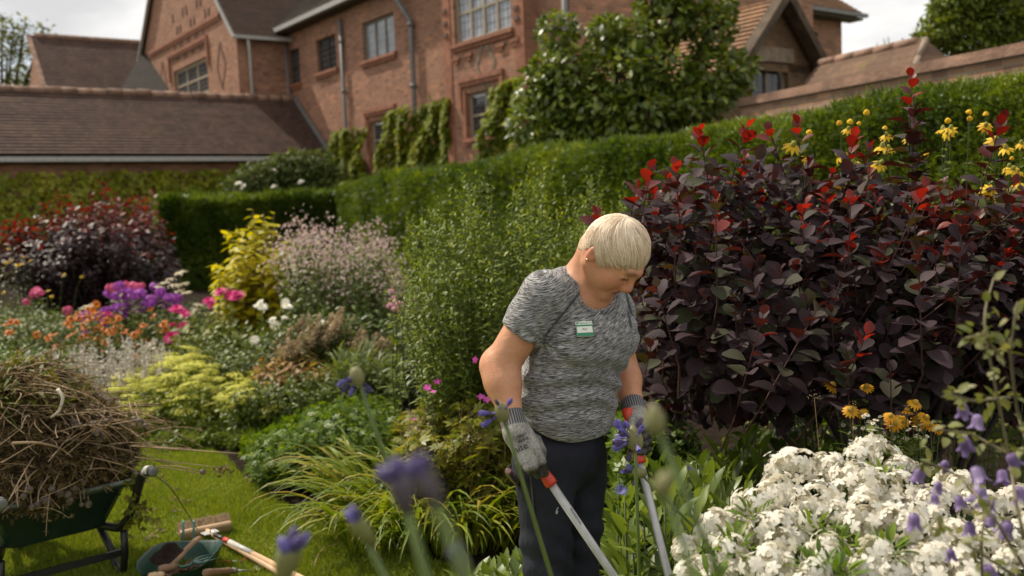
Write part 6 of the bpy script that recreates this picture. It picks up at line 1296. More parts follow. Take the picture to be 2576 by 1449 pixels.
# second wheel face seen under the tray is the same wheel; heap of cuttings
DRY = leafmat('dry_cuttings', [(.05, .035, .018), (.10, .068, .032), (.17, .115, .055), (.25, .19, .10)], .2, .8); DRYG = leafmat('cut_green', [(.06, .08, .012), (.13, .14, .02), (.24, .20, .03)], .3, .6); STRAW = plain('dry_stalk', (.30, .205, .115), .8, var=.35, nscale=14); MOSSY = leafmat('brown_moss', [(.055, .035, .014), (.11, .07, .022), (.18, .12, .03)], .2, .85)
def heap():
    th = thing('cuttings_heap', 'big heap of brown dried stems and cut plants in the wheelbarrow', 'cuttings', bat(.66, 0, .45))
    UC, RU, RV_, Z0, AH = .67, .43, .40, .445, .46
    def hz(u, v):
        r2 = ((u - UC) / RU) ** 2 + (v / RV_) ** 2; return Z0 + AH * (1 + .28 * v / RV_) * max(0, 1 - r2) ** .45 + .035 * math.sin(u * 14 + 1) * math.sin(v * 13)
    mb = MB(); n1, n2 = 12, 36; V = [bat(UC, 0, Z0 + AH - .03)]; F = []
    for i in range(1, n1 + 1):
        ro = math.sin(i / n1 * math.pi / 2) * .93
        for j in range(n2): a = 2 * math.pi * j / n2; u = UC + RU * ro * math.cos(a); v = RV_ * ro * math.sin(a); V.append(bat(u, v, hz(u, v) - .03 if i < n1 else .42))
    for j in range(n2): F.append((0, 1 + j, 1 + (j + 1) % n2))
    for i in range(n1 - 1):
        for j in range(n2): F.append((1 + i * n2 + j, 1 + (i + 1) * n2 + j, 1 + (i + 1) * n2 + (j + 1) % n2, 1 + i * n2 + (j + 1) % n2))
    mb.add(V, F, 0, True); mb.build('core', plain('heap_core', (.035, .024, .012), .95, var=.6, nscale=18, bumpd=.05, bscale=20), th)
    def spread(k):
        t_ = np.where(rng.random(k) < .55, rng.random(k), 1 - rng.random(k) ** 2 * .5); ro = np.sqrt(np.clip(1 - t_ ** (1 / .45), 0, 1)); a = rng.random(k) * 6.283; u = UC + RU * ro * np.cos(a); v = RV_ * ro * np.sin(a); return u, v, Z0 + AH * (1 + .28 * v / RV_) * t_ + .035 * np.sin(u * 14 + 1) * np.sin(v * 13) + rng.normal(size=k) * .026
    k = 19000; u, v, z = spread(k); T = np.array([bat(a, b_, c_) for a, b_, c_ in zip(u, v, z)])
    s_ = rng.random(k); D = norm(rng.normal(size=(k, 3)) * [1, 1, .45] + sd_(.35)); sc = rng.uniform(.02, .06, k)
    B_ = frames(D, rng.normal(size=(k, 3)) * .6 + Zv, sc)
    m1 = MB(); m1.scatter(SPRAY, B_[s_ < .55], T[s_ < .55]); stuff(m1.build('brown_leaves', MOSSY, th)); m1 = MB(); m1.scatter(SPRAY, B_[(s_ >= .55)], T[s_ >= .55]); stuff(m1.build('dry_leaves', DRY, th))
    g_ = (rng.random(k) < .16) & (z > .78); m1 = MB(); m1.scatter(LANCE, B_[g_] * 1.7, T[g_] + [0, 0, .03]); stuff(m1.build('green_leaves', DRYG, th))
    # stalks lying criss-cross
    k = 760; u, v, z = spread(k); z = z + .02; T = np.array([bat(a, b_, c_) for a, b_, c_ in zip(u, v, z)])
    D = norm(rng.normal(size=(k, 3)) * [1, 1, .28] + np.array([.4, -.2, -.1])); L_ = rng.uniform(.06, .3, k)[:, None]; mid = T + D * L_ * .5 + rng.normal(size=(k, 3)) * .02; end = T + D * L_ + np.c_[np.zeros((k, 2)), -rng.random(k) * .06]
    t_ = np.linspace(0, 1, 6)[None, :, None]; ST = (1 - t_) ** 2 * T[:, None] + 2 * t_ * (1 - t_) * mid[:, None] + t_ ** 2 * end[:, None]
    stuff(tubes(ST[:420], .0028, .0016, 4).build('stalks', STRAW, th)); stuff(tubes(ST[420:], .0022, .0012, 4).build('roots', plain('brown_roots', (.12, .075, .04), .85), th))
    k = 110; u, v, z = spread(k); T = np.array([bat(a, b_, c_) for a, b_, c_ in zip(u, v, z)]); D = norm(np.array([.8, -.25, .12]) + rng.normal(size=(k, 3)) * [.6, .5, .3]); L_ = rng.uniform(.15, .42, k)[:, None]; mid = T + D * L_ * .55 + [0, 0, .02]; end = T + D * L_ - np.c_[np.zeros((k, 2)), L_ * .25]; ST = (1 - t_) ** 2 * T[:, None] + 2 * t_ * (1 - t_) * mid[:, None] + t_ ** 2 * end[:, None]
    stuff(tubes(ST, .0022, .001, 4).build('loose_stalks', STRAW, th)); T2, D2, U2, tt2 = leaves_on(ST, 9, .3, 1); m1 = MB(); m1.scatter(SPRAY, frames(D2, U2, rng.uniform(.012, .035, len(T2))), T2); stuff(m1.build('seed_husks', DRY, th))
    return th, hz
def sd_(k): return rng.normal(size=3) * 0 + np.array([k * .3, -k * .3, -k * .4])
HEAP, hz = heap()
# single stalks that stick out, and poppy heads on their stalks
POPPY = plain('dried_poppy_head', (.105, .075, .06), .7, var=.4, nscale=40); POPC = plain('poppy_crown', (.30, .22, .15), .8)
def poppy(head, foot, r, label, mats=POPPY):
    head = np.asarray(head); foot = np.asarray(foot); ax = norm(head - foot + np.array([0, 0, -.02])); th = thing('poppy_head', label, 'seed head', head, 'dried poppy heads on the heap')
    mb = MB(); mid = (head + foot) / 2 + np.array([0, -.01, .02]); t_ = np.linspace(0, 1, 7)[:, None]; mb.tube((1 - t_) ** 2 * foot + 2 * t_ * (1 - t_) * mid + t_ ** 2 * (head - ax * r * .9), .0024, 5); mb.build('stalk', STRAW, th)
    mb = MB(); mb.lathe([(.25 * r, -r), (.7 * r, -.8 * r), (1.0 * r, -.15 * r), (.92 * r, .35 * r), (.55 * r, .72 * r), (.35 * r, .8 * r)], head, ax, 12); mb.build('capsule', mats, th)
    mb = MB(); v, f_ = flower_tpl(9, .4, .1, 2); z = ax; x = norm(np.cross(z, (1, 0, 0))); Bq = np.stack([x, np.cross(z, x), z], 1) * r * .72; mb.add(v @ Bq.T + head + ax * r * .82, f_); mb.build('crown', POPC, th)
def ontray(px, py, d): return P(px, py, d)
for px, py, r, lb in ((95, 1270, .019, 0), (108, 1260, .017, 0), (118, 1262, .02, 0), (205, 1270, .0105, 0), (212, 1252, .008, 0), (150, 1238, .022, 0), (170, 1245, .019, 0), (186, 1230, .021, 0), (175, 1260, .017, 0), (60, 1248, .014, 0), (75, 1232, .015, 0), (130, 1232, .015, 0), (222, 1268, .017, 0), (210, 1212, .014, 0), (45, 1262, .011, 0), (80, 1276, .013, 0)):
    dd_ = 3.70 + (px - 100) * .0012; hd = P(px, py, dd_ + rng.normal() * .012); ft = P(px + rng.normal() * 22 + 6, py - rng.uniform(55, 110), dd_ + .08 + rng.random() * .03); poppy(hd, ft, r * .95, 'dried poppy head hanging over the front rim of the wheelbarrow')
for px, py, r in ((190, 1062, .016), (200, 1072, .017), (242, 1088, .016), (250, 1104, .017), (262, 1096, .015), (244, 1122, .016), (350, 1062, .018), (338, 1056, .015), (366, 1072, .013), (232, 1068, .013), (270, 1060, .013)):
    dd_ = 3.74 + (px - 100) * .0012; hd = P(px, py, dd_ + rng.normal() * .015); ft = P(px - 30 + rng.normal() * 12, py - 35 + rng.normal() * 18, dd_ + .06); poppy(hd, ft, r, 'dried poppy head lying on top of the heap of cuttings')
def stalk(pts, r, mat, name, label, extra=None):
    pts = np.array(pts); th = thing(name, label, 'stalk', pts[0]); t_ = np.linspace(0, len(pts) - 1, 14); i = np.minimum(t_.astype(int), len(pts) - 2); f_ = (t_ - i)[:, None]; q = pts[i] * (1 - f_) + pts[i + 1] * f_
    for _ in range(2): q[1:-1] = (q[:-2] + q[1:-1] * 2 + q[2:]) / 4
    mb = MB(); mb.tube(q, np.linspace(r, r * .55, 14), 6); mb.build('stem', mat, th); return th, q
stalk([P(330, 1122, 3.98), P(450, 1130, 3.92), P(600, 1141, 3.90)], .0035, STRAW, 'long_stalk', 'longest pale straw stalk sticking out of the heap over the lawn')
th, q = stalk([P(340, 1150, 3.96), P(460, 1165, 3.90), P(560, 1178, 3.88)], .003, STRAW, 'long_stalk', 'straw stalk with a brown seed head tuft at its tip'); mb = MB(); T = P(560, 1182, 3.88) + rng.normal(size=(60, 3)) * [.018, .01, .012]; mb.scatter(DIAM, frames(rdir(60), rdir(60), .018), T); stuff(mb.build('seed_tuft', DRY, th))
poppy(P(511, 1187, 3.88), P(400, 1172, 3.92), .0135, 'poppy head on a long stalk reaching out over the lawn')
th, q = stalk([P(385, 1192, 3.96), P(430, 1225, 3.94), P(470, 1290, 4.10), P(497, 1332, 4.05)], .003, plain('dark_thin_stem', (.07, .06, .02)), 'fallen_stem', 'thin dark stem hanging from the grip down to the broom')
th, q = stalk([P(145, 980, 3.80), P(160, 1000, 3.78), P(150, 1035, 3.77), P(128, 1050, 3.78)], .009, plain('pale_root', (.48, .42, .32)), 'curved_root', 'thick pale curved root on top of the heap')
th, q = stalk([P(30, 1115, 3.62), P(90, 1112, 3.67), P(150, 1125, 3.74), P(182, 1150, 3.80)], .006, STRAW, 'forked_root', 'pale forked root stretched across the front of the heap')
for k_, pts in enumerate(([(0, 960), (40, 972), (120, 990), (250, 985)], [(0, 975), (90, 992), (220, 1002)])): th, q = stalk([P(x, y, 3.98) for x, y in pts], .003, STRAW, 'long_stalk', ('upper', 'lower')[k_] + ' straw stalk lying along the top of the heap')
# ragged dead leaves that hang from the tray corner
th, q = stalk([P(338, 1190, 3.94), P(345, 1240, 3.94), P(338, 1290, 3.94), P(350, 1330, 3.94)], .003, plain('dark_thin_stem_b', (.06, .05, .025)), 'hanging_weed', 'wilted weed hanging from the heap beside the handle'); T = q[rng.integers(0, 14, 70)] + rng.normal(size=(70, 3)) * [.035, .02, .03]; mb = MB(); mb.scatter(CUT, frames(norm(rng.normal(size=(70, 3)) + [0, 0, -1]), rdir(70), rng.uniform(.02, .04, 70)), T); stuff(mb.build('foliage', DRYG, th))
# --- tools on the lawn
def gz(px, py, z): return G(px, py, z)
def broom():
    a, b_ = G(452, 1348, .05), G(583, 1322, .05); ax = norm(b_ - a); th = thing('broom', 'pale wooden broom head lying on the lawn with its long handle', 'broom', (a + b_) / 2 * [1, 1, 0])
    hd = norm(np.array([-ax[1], ax[0], 0])); hd = hd if hd[1] > 0 else -hd; nrm_ = norm(np.array([0, 0, 1.0]) - hd * .5)
    mb = MB(); L_ = np.linalg.norm(b_ - a); R_ = np.stack([ax, np.cross(nrm_, ax), nrm_], 1); mb.box((a + b_) / 2, (L_, .028, .058), R_); st = mb.build('stock', WOOD, th, .012)
    bd = np.cross(nrm_, ax); bd = bd if bd[1] > 0 else -bd
    mb = MB(); k = 1500; u = rng.uniform(-.5, .5, k); v = rng.uniform(-.022, .026, k); u = np.round(u * 26) / 26 + rng.normal(size=k) * .006; base = (a + b_) / 2 + ax * (u * L_ * .96)[:, None] + nrm_ * v[:, None] + bd * .014; tip = base + bd * .055 + rng.normal(size=(k, 3)) * .004
    stuff(tubes(np.stack([base, tip], 1), .0012, .0009, 3).build('bristles', plain('tan_bristle', (.33, .22, .12), .8, var=.4, nscale=60), th))
    s0 = (a + b_) / 2 + nrm_ * .012 - bd * .015; far = G(760, 1475, .035); mb = MB(); d_ = norm(far - s0); mb.tube([s0, s0 + d_ * .6, far + d_ * .5], .0128, 12); mb.build('handle', WOOD, th)
    return th
broom()
hz_ = thing('hoe', 'long-handled hoe with red and white socket lying beside the broom', 'hoe', G(600, 1390))
p0, p1 = G(540, 1345, .06), G(800, 1475, .05); d_ = norm(p1 - p0)
tt = lambda f_: p0 + d_ * f_
seg = [(0.0, .10, .010, BLKP, 'neck'), (.10, .15, .0135, REDP, 'red_ferrule'), (.15, .36, .0135, plain('white_socket', (.52, .50, .46), .4), 'socket')]
LT = np.linalg.norm(p1 - p0)
for f0, f1, r_, m_, nm in seg: mb = MB(); mb.tube([tt(f0), tt(f1)], r_, 12); mb.build(nm, m_, hz_)
mb = MB(); mb.tube([tt(.36), tt(LT + .6)], .0125, 12); mb.build('handle', WOOD, hz_)
mb = MB(); q = tt(0); mb.tube([q, q - d_ * .03 + [0, .01, .01], q - d_ * .045 + [0, .0, .0]], .007, 8); mb.box(q - d_ * .05 + np.array([0, .0, .0]), (.075, .05, .003), np.stack([norm(np.cross(d_, Zv)), d_, Zv], 1)); mb.build('blade', plain('bright_blade', (.62, .62, .60), .3, .6), hz_)
def trug():
    th = thing('garden_trug', 'dark green plastic trug full of hand tools on the lawn', 'trug', G(455, 1440)); c = P(458, 1432, 3.98) * [1, 1, 0]; GR = plain('trug_green', (.008, .048, .034), .4, var=.12)
    def rg(a_, b_, z, n=28, lift=.0): return [c + np.array([a_ * math.copysign(abs(math.cos(t)) ** .55, math.cos(t)), b_ * math.copysign(abs(math.sin(t)) ** .6, math.sin(t)), z + lift * abs(math.cos(t)) ** 2]) for t in np.arange(n) * 2 * math.pi / n]
    RR = [rg(.10, .12, .004), rg(.135, .17, .05, lift=.01), rg(.155, .195, .10, lift=.02), rg(.160, .200, .103, lift=.02), rg(.151, .191, .099, lift=.02), rg(.130, .165, .052, lift=.01), rg(.095, .115, .009)]
    n = 28; V = np.concatenate(RR); F = [(i * n + j, i * n + (j + 1) % n, (i + 1) * n + (j + 1) % n, (i + 1) * n + j) for i in range(6) for j in range(n)]; F += [tuple(reversed(range(n))), tuple(range(6 * n, 7 * n))]
    mb = MB(); mb.add(V, F, 0, True); mb.build('tub', GR, th)
    for dx in (-.03, .03):
        a_ = c + np.array([-.035 + dx * .8, .19, .11]); mb = MB(); mb.tube([a_, a_ + [0, .02, .05], a_ + [.004, .012, .085]], .006, 6); mb.build('handle_strap', plain('pale_green_strap' + str(dx), (.14, .30, .26), .5), th)
    return th, c
TR, tc_ = trug()
# hand brush across the trug
hb = thing('hand_brush', 'worn wooden hand brush with dark bristles resting in the trug', 'brush', G(440, 1400, .12)); a, b_ = G(418, 1430, .10), G(500, 1352, .15); d_ = norm(b_ - a); L_ = np.linalg.norm(b_ - a); up = norm(np.cross(np.cross(d_, (-.45, -.25, 1)), d_)); R_ = np.stack([d_, np.cross(up, d_), up], 1)
mb = MB(); prof = [(0, .020), (.10, .022), (.2, .023), (.42, .022), (.5, .016), (.58, .013), (.8, .016), (.94, .02), (1, .016)]; V = []; F = []
for f_, w_ in prof:
    q = a + d_ * L_ * f_; V += [q + R_[:, 1] * w_ - up * .008, q - R_[:, 1] * w_ - up * .008, q - R_[:, 1] * w_ + up * .008, q + R_[:, 1] * w_ + up * .008]
for i in range(len(prof) - 1):
    for j in range(4): F.append((i * 4 + j, i * 4 + (j + 1) % 4, (i + 1) * 4 + (j + 1) % 4, (i + 1) * 4 + j))
F += [(3, 2, 1, 0), tuple(range(len(V) - 4, len(V)))]; mb.add(V, F); mb.build('brush_wood', WOODM, hb, .004)
k = 2600; u = rng.uniform(.02, .5, k); v = rng.uniform(-.021, .021, k); bd = norm(np.array([-.75, .25, .38])); base = a + d_ * (u * L_)[:, None] + R_[:, 1] * v[:, None] + bd * .006; tip = base + bd * .065 + rng.normal(size=(k, 3)) * .007
stuff(tubes(np.stack([base, tip], 1), .0012, .0008, 3).build('bristles', plain('dark_bristle', (.035, .017, .012), .85, var=.5, nscale=60), hb))
# hand fork with green tines
def handfork(label, h0, h1, tipc, mat_t, hm, n=3, spread=.018, name='hand_fork', metal=None):
    th = thing(name, label, 'hand fork', h0); d_ = norm(h1 - h0); mb = MB(); Lh = np.linalg.norm(h1 - h0); mb.lathe([(.008, 0), (.0165, .006), (.018, .03), (.015, Lh * .55), (.0165, Lh * .8), (.0125, Lh)], h0, d_, 12); mb.build('handle', hm, th)
    mb = MB(); mb.lathe([(.013, -.03), (.012, 0), (.008, .006)], h1, d_, 10); mb.build('ferrule', STEEL, th)
    sdv = norm(np.cross(d_, Zv)); pal = h1 + (tipc - h1) * .42; mb = MB(); mb.tube([h1, h1 + d_ * .02 + [0, 0, -.008], pal - d_ * .02 + [0, 0, -.010], pal], [.006, .006, .007, .008], 8); mb.build('neck', mat_t, th)
    for i in range(n):
        o = (i - (n - 1) / 2) * spread; mb = MB(); mb.tube([pal - d_ * .005, pal + sdv * o * .9 + d_ * .02, tipc + sdv * o * 1.25 - d_ * .06, tipc + sdv * o * 1.3 + [0, 0, .006]], [.007, .0065, .0055, .002], 7); mb.build('tine', mat_t, th)
GRT = plain('green_enamel', (.045, .105, .085), .4, var=.15)
handfork('brown handled fork with green tines lying across the trug', G(398, 1433, .125), G(446, 1424, .12), G(542, 1402, .11), GRT, WOODD, 3, .026)
handfork('rusty fork with pale wooden handle low in the trug', G(372, 1452, .115), G(412, 1446, .11), G(510, 1414, .08), plain('rusty_steel', (.17, .085, .045), .7, .4, var=.4), WOOD, 2, .03)
handfork('second rusty hand fork half hidden in the trug', G(420, 1446, .09), G(452, 1436, .085), G(530, 1412, .07), plain('rusty_steel_b', (.13, .08, .05), .7, .4, var=.4), WOODD, 3, .022)
tw = thing('hand_trowel', 'trowel with brown wooden handle and pale dirty blade beside the trug', 'trowel', P(520, 1440, 4.0)); h0, h1 = G(513, 1442, .10), G(585, 1436, .05); h0[2] = max(h0[2], .03); h1[2] = max(h1[2], .03); d_ = norm(h1 - h0); Lh = np.linalg.norm(h1 - h0)
mb = MB(); mb.lathe([(.010, 0), (.0165, .006), (.0175, .03), (.0145, Lh * .6), (.0165, Lh * .85), (.012, Lh)], h0, d_, 12); mb.build('handle', WOODD, tw)
mb = MB(); mb.lathe([(.013, -.004), (.0125, .02), (.009, .026)], h1, d_, 10); mb.build('ferrule', STEEL, tw); q = G(648, 1437, .012); mb = MB(); mb.tube([h1 + d_ * .02, (h1 + q) / 2 + [0, 0, .002], q], .005, 7); mb.build('neck', STEEL, tw)
bx_ = norm(G(672, 1428, .012) - q); sv = norm(np.cross(bx_, Zv)); mb = MB(); V = []; F = []
for i, f_ in enumerate(np.linspace(0, 1, 6)):
    for j, g_ in enumerate((-1, -.5, 0, .5, 1)): V.append(q + bx_ * .105 * f_ + sv * g_ * .027 * (1 - max(0, f_ - .6) * 1.5) + np.array([0, 0, .012 * g_ * g_ + .003]))
for i in range(5):
    for j in range(4): F.append((i * 5 + j, i * 5 + j + 1, (i + 1) * 5 + j + 1, (i + 1) * 5 + j))
mb.add(V, F, 0, True); mb.build('blade', plain('soiled_blade', (.50, .47, .42), .5, .2, var=.5, nscale=30), tw)
sc_ = thing('secateurs', 'small secateurs with red handles on the grass', 'secateurs', G(585, 1412)); a, b_ = G(553, 1416, .015), G(610, 1412, .015); d_ = norm(b_ - a); up_ = np.array([0, 0, 1.0]); sv = norm(np.cross(d_, up_))
for s_ in (-1, 1): mb = MB(); mb.tube([a + sv * s_ * .012, a + d_ * .035 + sv * s_ * .012, a + d_ * .06 + sv * s_ * .004], [.005, .006, .004], 7); mb.build('grip', REDP, sc_)
mb = MB(); mb.tube([a + d_ * .055, a + d_ * .085], .007, 8); mb.build('pivot', STEEL, sc_); mb = MB(); mb.add([a + d_ * .08 + sv * .012, a + d_ * .105 + sv * .010, b_ + d_ * .01, b_ - d_ * .005 - sv * .006, a + d_ * .08 - sv * .012] + [q_ + np.array([0, 0, .004]) for q_ in (a + d_ * .08 + sv * .012, a + d_ * .105 + sv * .010, b_ + d_ * .01, b_ - d_ * .005 - sv * .006, a + d_ * .08 - sv * .012)], [(4, 3, 2, 1, 0), (5, 6, 7, 8, 9), (0, 1, 6, 5), (1, 2, 7, 6), (2, 3, 8, 7), (3, 4, 9, 8), (4, 0, 5, 9)]); mb.build('blade', plain('secateur_blade', (.5, .5, .48), .3, .8), sc_)
mb = MB(); mb.tube([b_ + [0, 0, .0], b_ + d_ * .02 + [0, 0, .02]], [.006, .004], 7); mb.build('catch', REDP, sc_)
# scraps on the lawn
for i, (px, py) in enumerate(((440, 1255), (640, 1205), (650, 1190), (395, 1395), (452, 1230), (400, 1330), (375, 1350), (445, 1280), (470, 1260), (372, 1285), (830, 1265), (885, 1275), (760, 1300), (700, 1245))):
    c = G(px, py, .03); k = 14; T = c + rng.normal(size=(k, 3)) * [.02, .02, .004]; mb = MB(); mb.scatter(LEAF6, frames(rng.normal(size=(k, 3)) * [1, 1, .3], Zv + rng.normal(size=(k, 3)) * .3, rng.uniform(.012, .03, k)), T)
    tag(stuff(mb.build('plant_scraps', DRY)), 'small scrap of dry brown leaves lying on the lawn', 'debris', 'dry scraps on the lawn')
stalk([G(790, 1425, .03), G(800, 1395, .03), G(815, 1380, .04), G(850, 1368, .03)], .003, STRAW, 'bent_straw', 'bent straw stalk lying on the grass right of the handles')

# ================================================================== FOREGROUND AGAPANTHUS AND CLEMATIS
AGD = leafmat('dusky_bud_sheath', [(.075, .06, .10), (.11, .09, .10)], .2, .6)
AGS = plain('agapanthus_stalk', (.085, .125, .022), .5, var=.15); AGB = leafmat('agapanthus_blue', [(.11, .09, .32), (.17, .14, .42), (.26, .23, .50)], .3, .5, (.95, .9, 1.1)); AGP = leafmat('agapanthus_bud_sheath', [(.20, .215, .09), (.27, .26, .13)], .35, .5); AGV = leafmat('agapanthus_violet_bud', [(.06, .045, .14), (.10, .075, .21)], .25, .5)
trump = join_tpl([(rotz(rotx(leaf_tpl(.34, 4, .6, .3, -.35)[0], 1.1), i * 1.0472), leaf_tpl(.34, 4, .6, .3, -.35)[1]) for i in range(6)])
def agap(label, px, py, d, kind, foot, size=1.0, n=12, lean=None, sway=.0, sheath=None):
    hd = P(px, py, d); ft = np.array([hd[0] + foot * hd[2], hd[1], 0.0]); th = thing('agapanthus', label, 'flower', ft)
    t_ = np.linspace(0, 1, 12)[:, None]; mid = (hd + ft) / 2 + np.array([sway, 0, .06]); q = (1 - t_) ** 2 * ft + 2 * t_ * (1 - t_) * mid + t_ ** 2 * hd; mb = MB(); mb.tube(q, np.linspace(.0055, .0036, 12) * (.6 + .4 * size), 9); mb.build('stalk', AGS, th)
    ax = norm(q[-1] - q[-2]) if lean is None else norm(lean)
    if kind in ('bud', 'half'):
        R = .017 * size; mb = MB(); mb.lathe([(.3 * R, -1.2 * R), (.8 * R, -.8 * R), (1.0 * R, 0), (.88 * R, .7 * R), (.5 * R, 1.35 * R), (.1 * R, 1.8 * R)], hd, ax, 12); mb.build('bud_sheath', AGP, th)
    if kind in ('half', 'umbel'):
        k = n; V = []; F = []; out = norm(rng.normal(size=(k, 3)) + ax * (.9 if kind == 'umbel' else .4) + (np.array([-.9, -.5, -.1]) if kind == 'half' else 0)); B_ = frames(np.cross(out, rdir(k)), out, 1); 
        Bm = np.stack([B_[:, :, 0], B_[:, :, 1], out], 2) * (rng.uniform(.021, .032, k) * size)[:, None, None]; T = hd + out * .012 * size
        for i in range(k):
            mb = MB(); mb.add(trump[0] @ Bm[i].T + T[i] + out[i] * .012 * size, trump[1], 0, True); mb.tube([hd, T[i] + out[i] * .012 * size], [.0014, .002], 5, 0); mb.build('flower', AGB if i % 4 else AGV, th)
    if kind == 'tight':
        R = .014 * size; mb = MB(); mb.lathe([(.35 * R, -2.4 * R), (.8 * R, -1.2 * R), (1.0 * R, -.2 * R), (.9 * R, .5 * R), (.5 * R, 1.0 * R)], hd, ax, 12); mb.build('bud_sheath', sheath or AGP, th)
        for i in range(n):
            dv = norm(ax * .9 + rng.normal(size=3) * .33); mb = MB(); mb.lathe([(.0027 * size, 0), (.006 * size, .009 * size), (.0066 * size, .020 * size), (.0027 * size, .030 * size)], hd + dv * R * .2, dv, 8); mb.build('petal_bud', AGV if (i % 3 or sheath) else AGB, th)
    return th
def ft(px, d, dx=0): q = P(px, 700, d); return (q[0] + dx, q[1])
agap('sharp blue agapanthus opening beside the loppers\' second handle', 1597, 1108, 2.05, 'half', -0.01, 1.15, 15, lean=(-.15, 0, 1), sway=.01)
agap('agapanthus opening at the end of a leaning stalk behind the knapweed', 1610, 1190, 2.35, 'half', 0.9, .85, 9, lean=(-1, 0, .15), sway=-.05)
agap('tall agapanthus bud with violet tip beside the gardener\'s glove', 1264, 1040, 1.55, 'half', 0.27, .75, 4, lean=(-.3, 0, 1), sway=-.03)
agap('agapanthus of deep blue drooping flowers above the cranesbill', 897, 945, 1.3, 'half', 0.38, .62, 8, lean=(.25, -.1, -1), sway=-.09)
agap('dusky dark violet agapanthus bud leaning in front of the daylily strap leaves', 1072, 1212, .44, 'tight', 0.35, .42, 12, lean=(-.45, 0, .9), sway=-.01, sheath=AGD)
agap('small dark agapanthus bud just under the dusky leaning one', 1008, 1222, .62, 'tight', 0.2, .60, 8, sway=.0, sheath=AGD)
agap('agapanthus bud with bluish side in front of the daylily', 905, 1325, .80, 'tight', 0.4, .62, 4, lean=(-.55, 0, .8), sway=-.01)
agap('agapanthus bud with split violet tip over the broom handle', 724, 1400, .84, 'tight', -0.08, .85, 5, lean=(.3, 0, 1))
agap('dull violet agapanthus bud low in front of the daylily', 1160, 1415, .66, 'tight', 0.15, .48, 6, sheath=AGD, sway=.0)
agap('round green agapanthus bud before the gardener\'s gloved hand', 1648, 1062, .66, 'bud', 0.39, .46, 0, lean=(-.1, 0, 1), sway=-.03)
agap('second green agapanthus bud with grey tip over the knapweed', 1668, 1218, .58, 'bud', 0.3, .34, 0, lean=(.5, 0, .9), sway=-.02)
# clematis with nodding violet bells on the right
CLEL = leafmat('clematis_leaf', [(.12, .135, .05), (.18, .19, .075), (.26, .25, .12)], .35, .5); CLEV = leafmat('clematis_violet', [(.14, .09, .22), (.22, .15, .32), (.32, .25, .42)], .25, .5, (1, .9, 1.1)); CLES = plain('clematis_stem', (.16, .13, .07), .7)
def bell_tpl():
    parts = []; prof = [(.0, .10), (.08, .26), (.3, .36), (.6, .36), (.82, .42), (1.0, .62)]
    for p_ in range(4):
        V = []; F = []
        for h_, r in prof:
            half = .80 * (1 if h_ < .75 else (1.0 - (h_ - .75) * 2.6))
            for c in (-1, -.5, 0, .5, 1): a = p_ * math.pi / 2 + c * half; V.append((r * math.cos(a) * (1 + .06 * (c == 0)), r * math.sin(a) * (1 + .06 * (c == 0)), h_))
        for i in range(len(prof) - 1):
            for j in range(4): q = i * 5 + j; F.append((q, q + 1, q + 6, q + 5))
        parts.append((np.array(V), F))
    return join_tpl(parts)
bell = bell_tpl()
def clematis():
    th = thing('clematis', 'scrambling clematis with nodding violet bells and pale leaves in front of white phlox', 'climber', P(2590, 700, 1.45) * [1, 1, 0]); st = MB(); T = []; D = []
    vines = [[(2640, 1560), (2560, 1300), (2540, 1150), (2500, 950), (2470, 800), (2500, 700)], [(2620, 1500), (2500, 1300), (2420, 1200), (2330, 1160), (2300, 1180)], [(2540, 1000), (2450, 1010), (2390, 990)], [(2600, 1480), (2480, 1400), (2400, 1350), (2350, 1300)], [(2620, 1200), (2560, 1050), (2540, 880), (2560, 760)], [(2550, 1150), (2440, 1090), (2350, 1080)], [(2500, 1600), (2470, 1480), (2470, 1330), (2500, 1250)], [(2520, 900), (2470, 840), (2430, 850)]]
    for v in vines:
        p = np.array([P(x, y, 1.38 + .1 * math.sin(x * .01 + y * .013)) for x, y in v]); t_ = np.linspace(0, len(p) - 1, 26); i = np.minimum(t_.astype(int), len(p) - 2); f_ = (t_ - i)[:, None]; q = p[i] * (1 - f_) + p[i + 1] * f_
        for _ in range(4): q[1:-1] = (q[:-2] + 2 * q[1:-1] + q[2:]) / 4
        st.tube(q, np.linspace(.0028, .0014, 26), 5)
        for j in range(2, 26, 2):
            for s_ in range(2): T.append(q[j] + rng.normal(size=3) * .006); D.append(norm(rng.normal(size=3) + np.array([0, -.2, .2])))
    mb = MB(); low = [P(2600, 1500, 1.42) + rng.normal(size=3) * .01, P(2600, 700, 1.42) * [1, 1, 0]]; st.tube(low, .003, 5)
    stuff(st.build('vine', CLES, th)); T = np.array(T); D = np.array(D); emit(th, 'leaf', 'foliage', leaf_tpl(.5, 4, .42, .15, .3, .2), frames(D, Zv + rng.normal(size=(len(T), 3)) * .5, rng.uniform(.015, .030, len(T))), T, CLEL, 260, 'clem')
    bells = [(2425, 1120, 1), (2452, 1190, 1.1), (2320, 1195, 1), (2300, 1310, 1), (2440, 1330, .9), (2490, 1270, 1), (2470, 1240, 1.2), (2360, 1230, .7), (2380, 1180, .7), (2500, 1310, .9), (2420, 1035, .8), (2540, 1160, .9), (2560, 1240, 1), (2480, 1440, 1.1), (2350, 1260, .6), (2460, 1060, .9), (2520, 1200, .9), (2410, 1265, .8), (2540, 1330, 1), (2390, 1400, .7)]
    B_ = []; Tt = []
    for x, y, s_ in bells:
        q = P(x, y - 18, 1.36 + rng.random() * .14); dn = norm(np.array([rng.normal() * .3, rng.normal() * .3, -1])); xx = norm(np.cross(dn, rdir(1)[0])); B_.append(np.stack([xx, np.cross(dn, xx), dn], 1) * .026 * s_); Tt.append(q)
    heads_raw(th, np.array(Tt), np.array(B_), bell, CLEV, 'bell_flower')
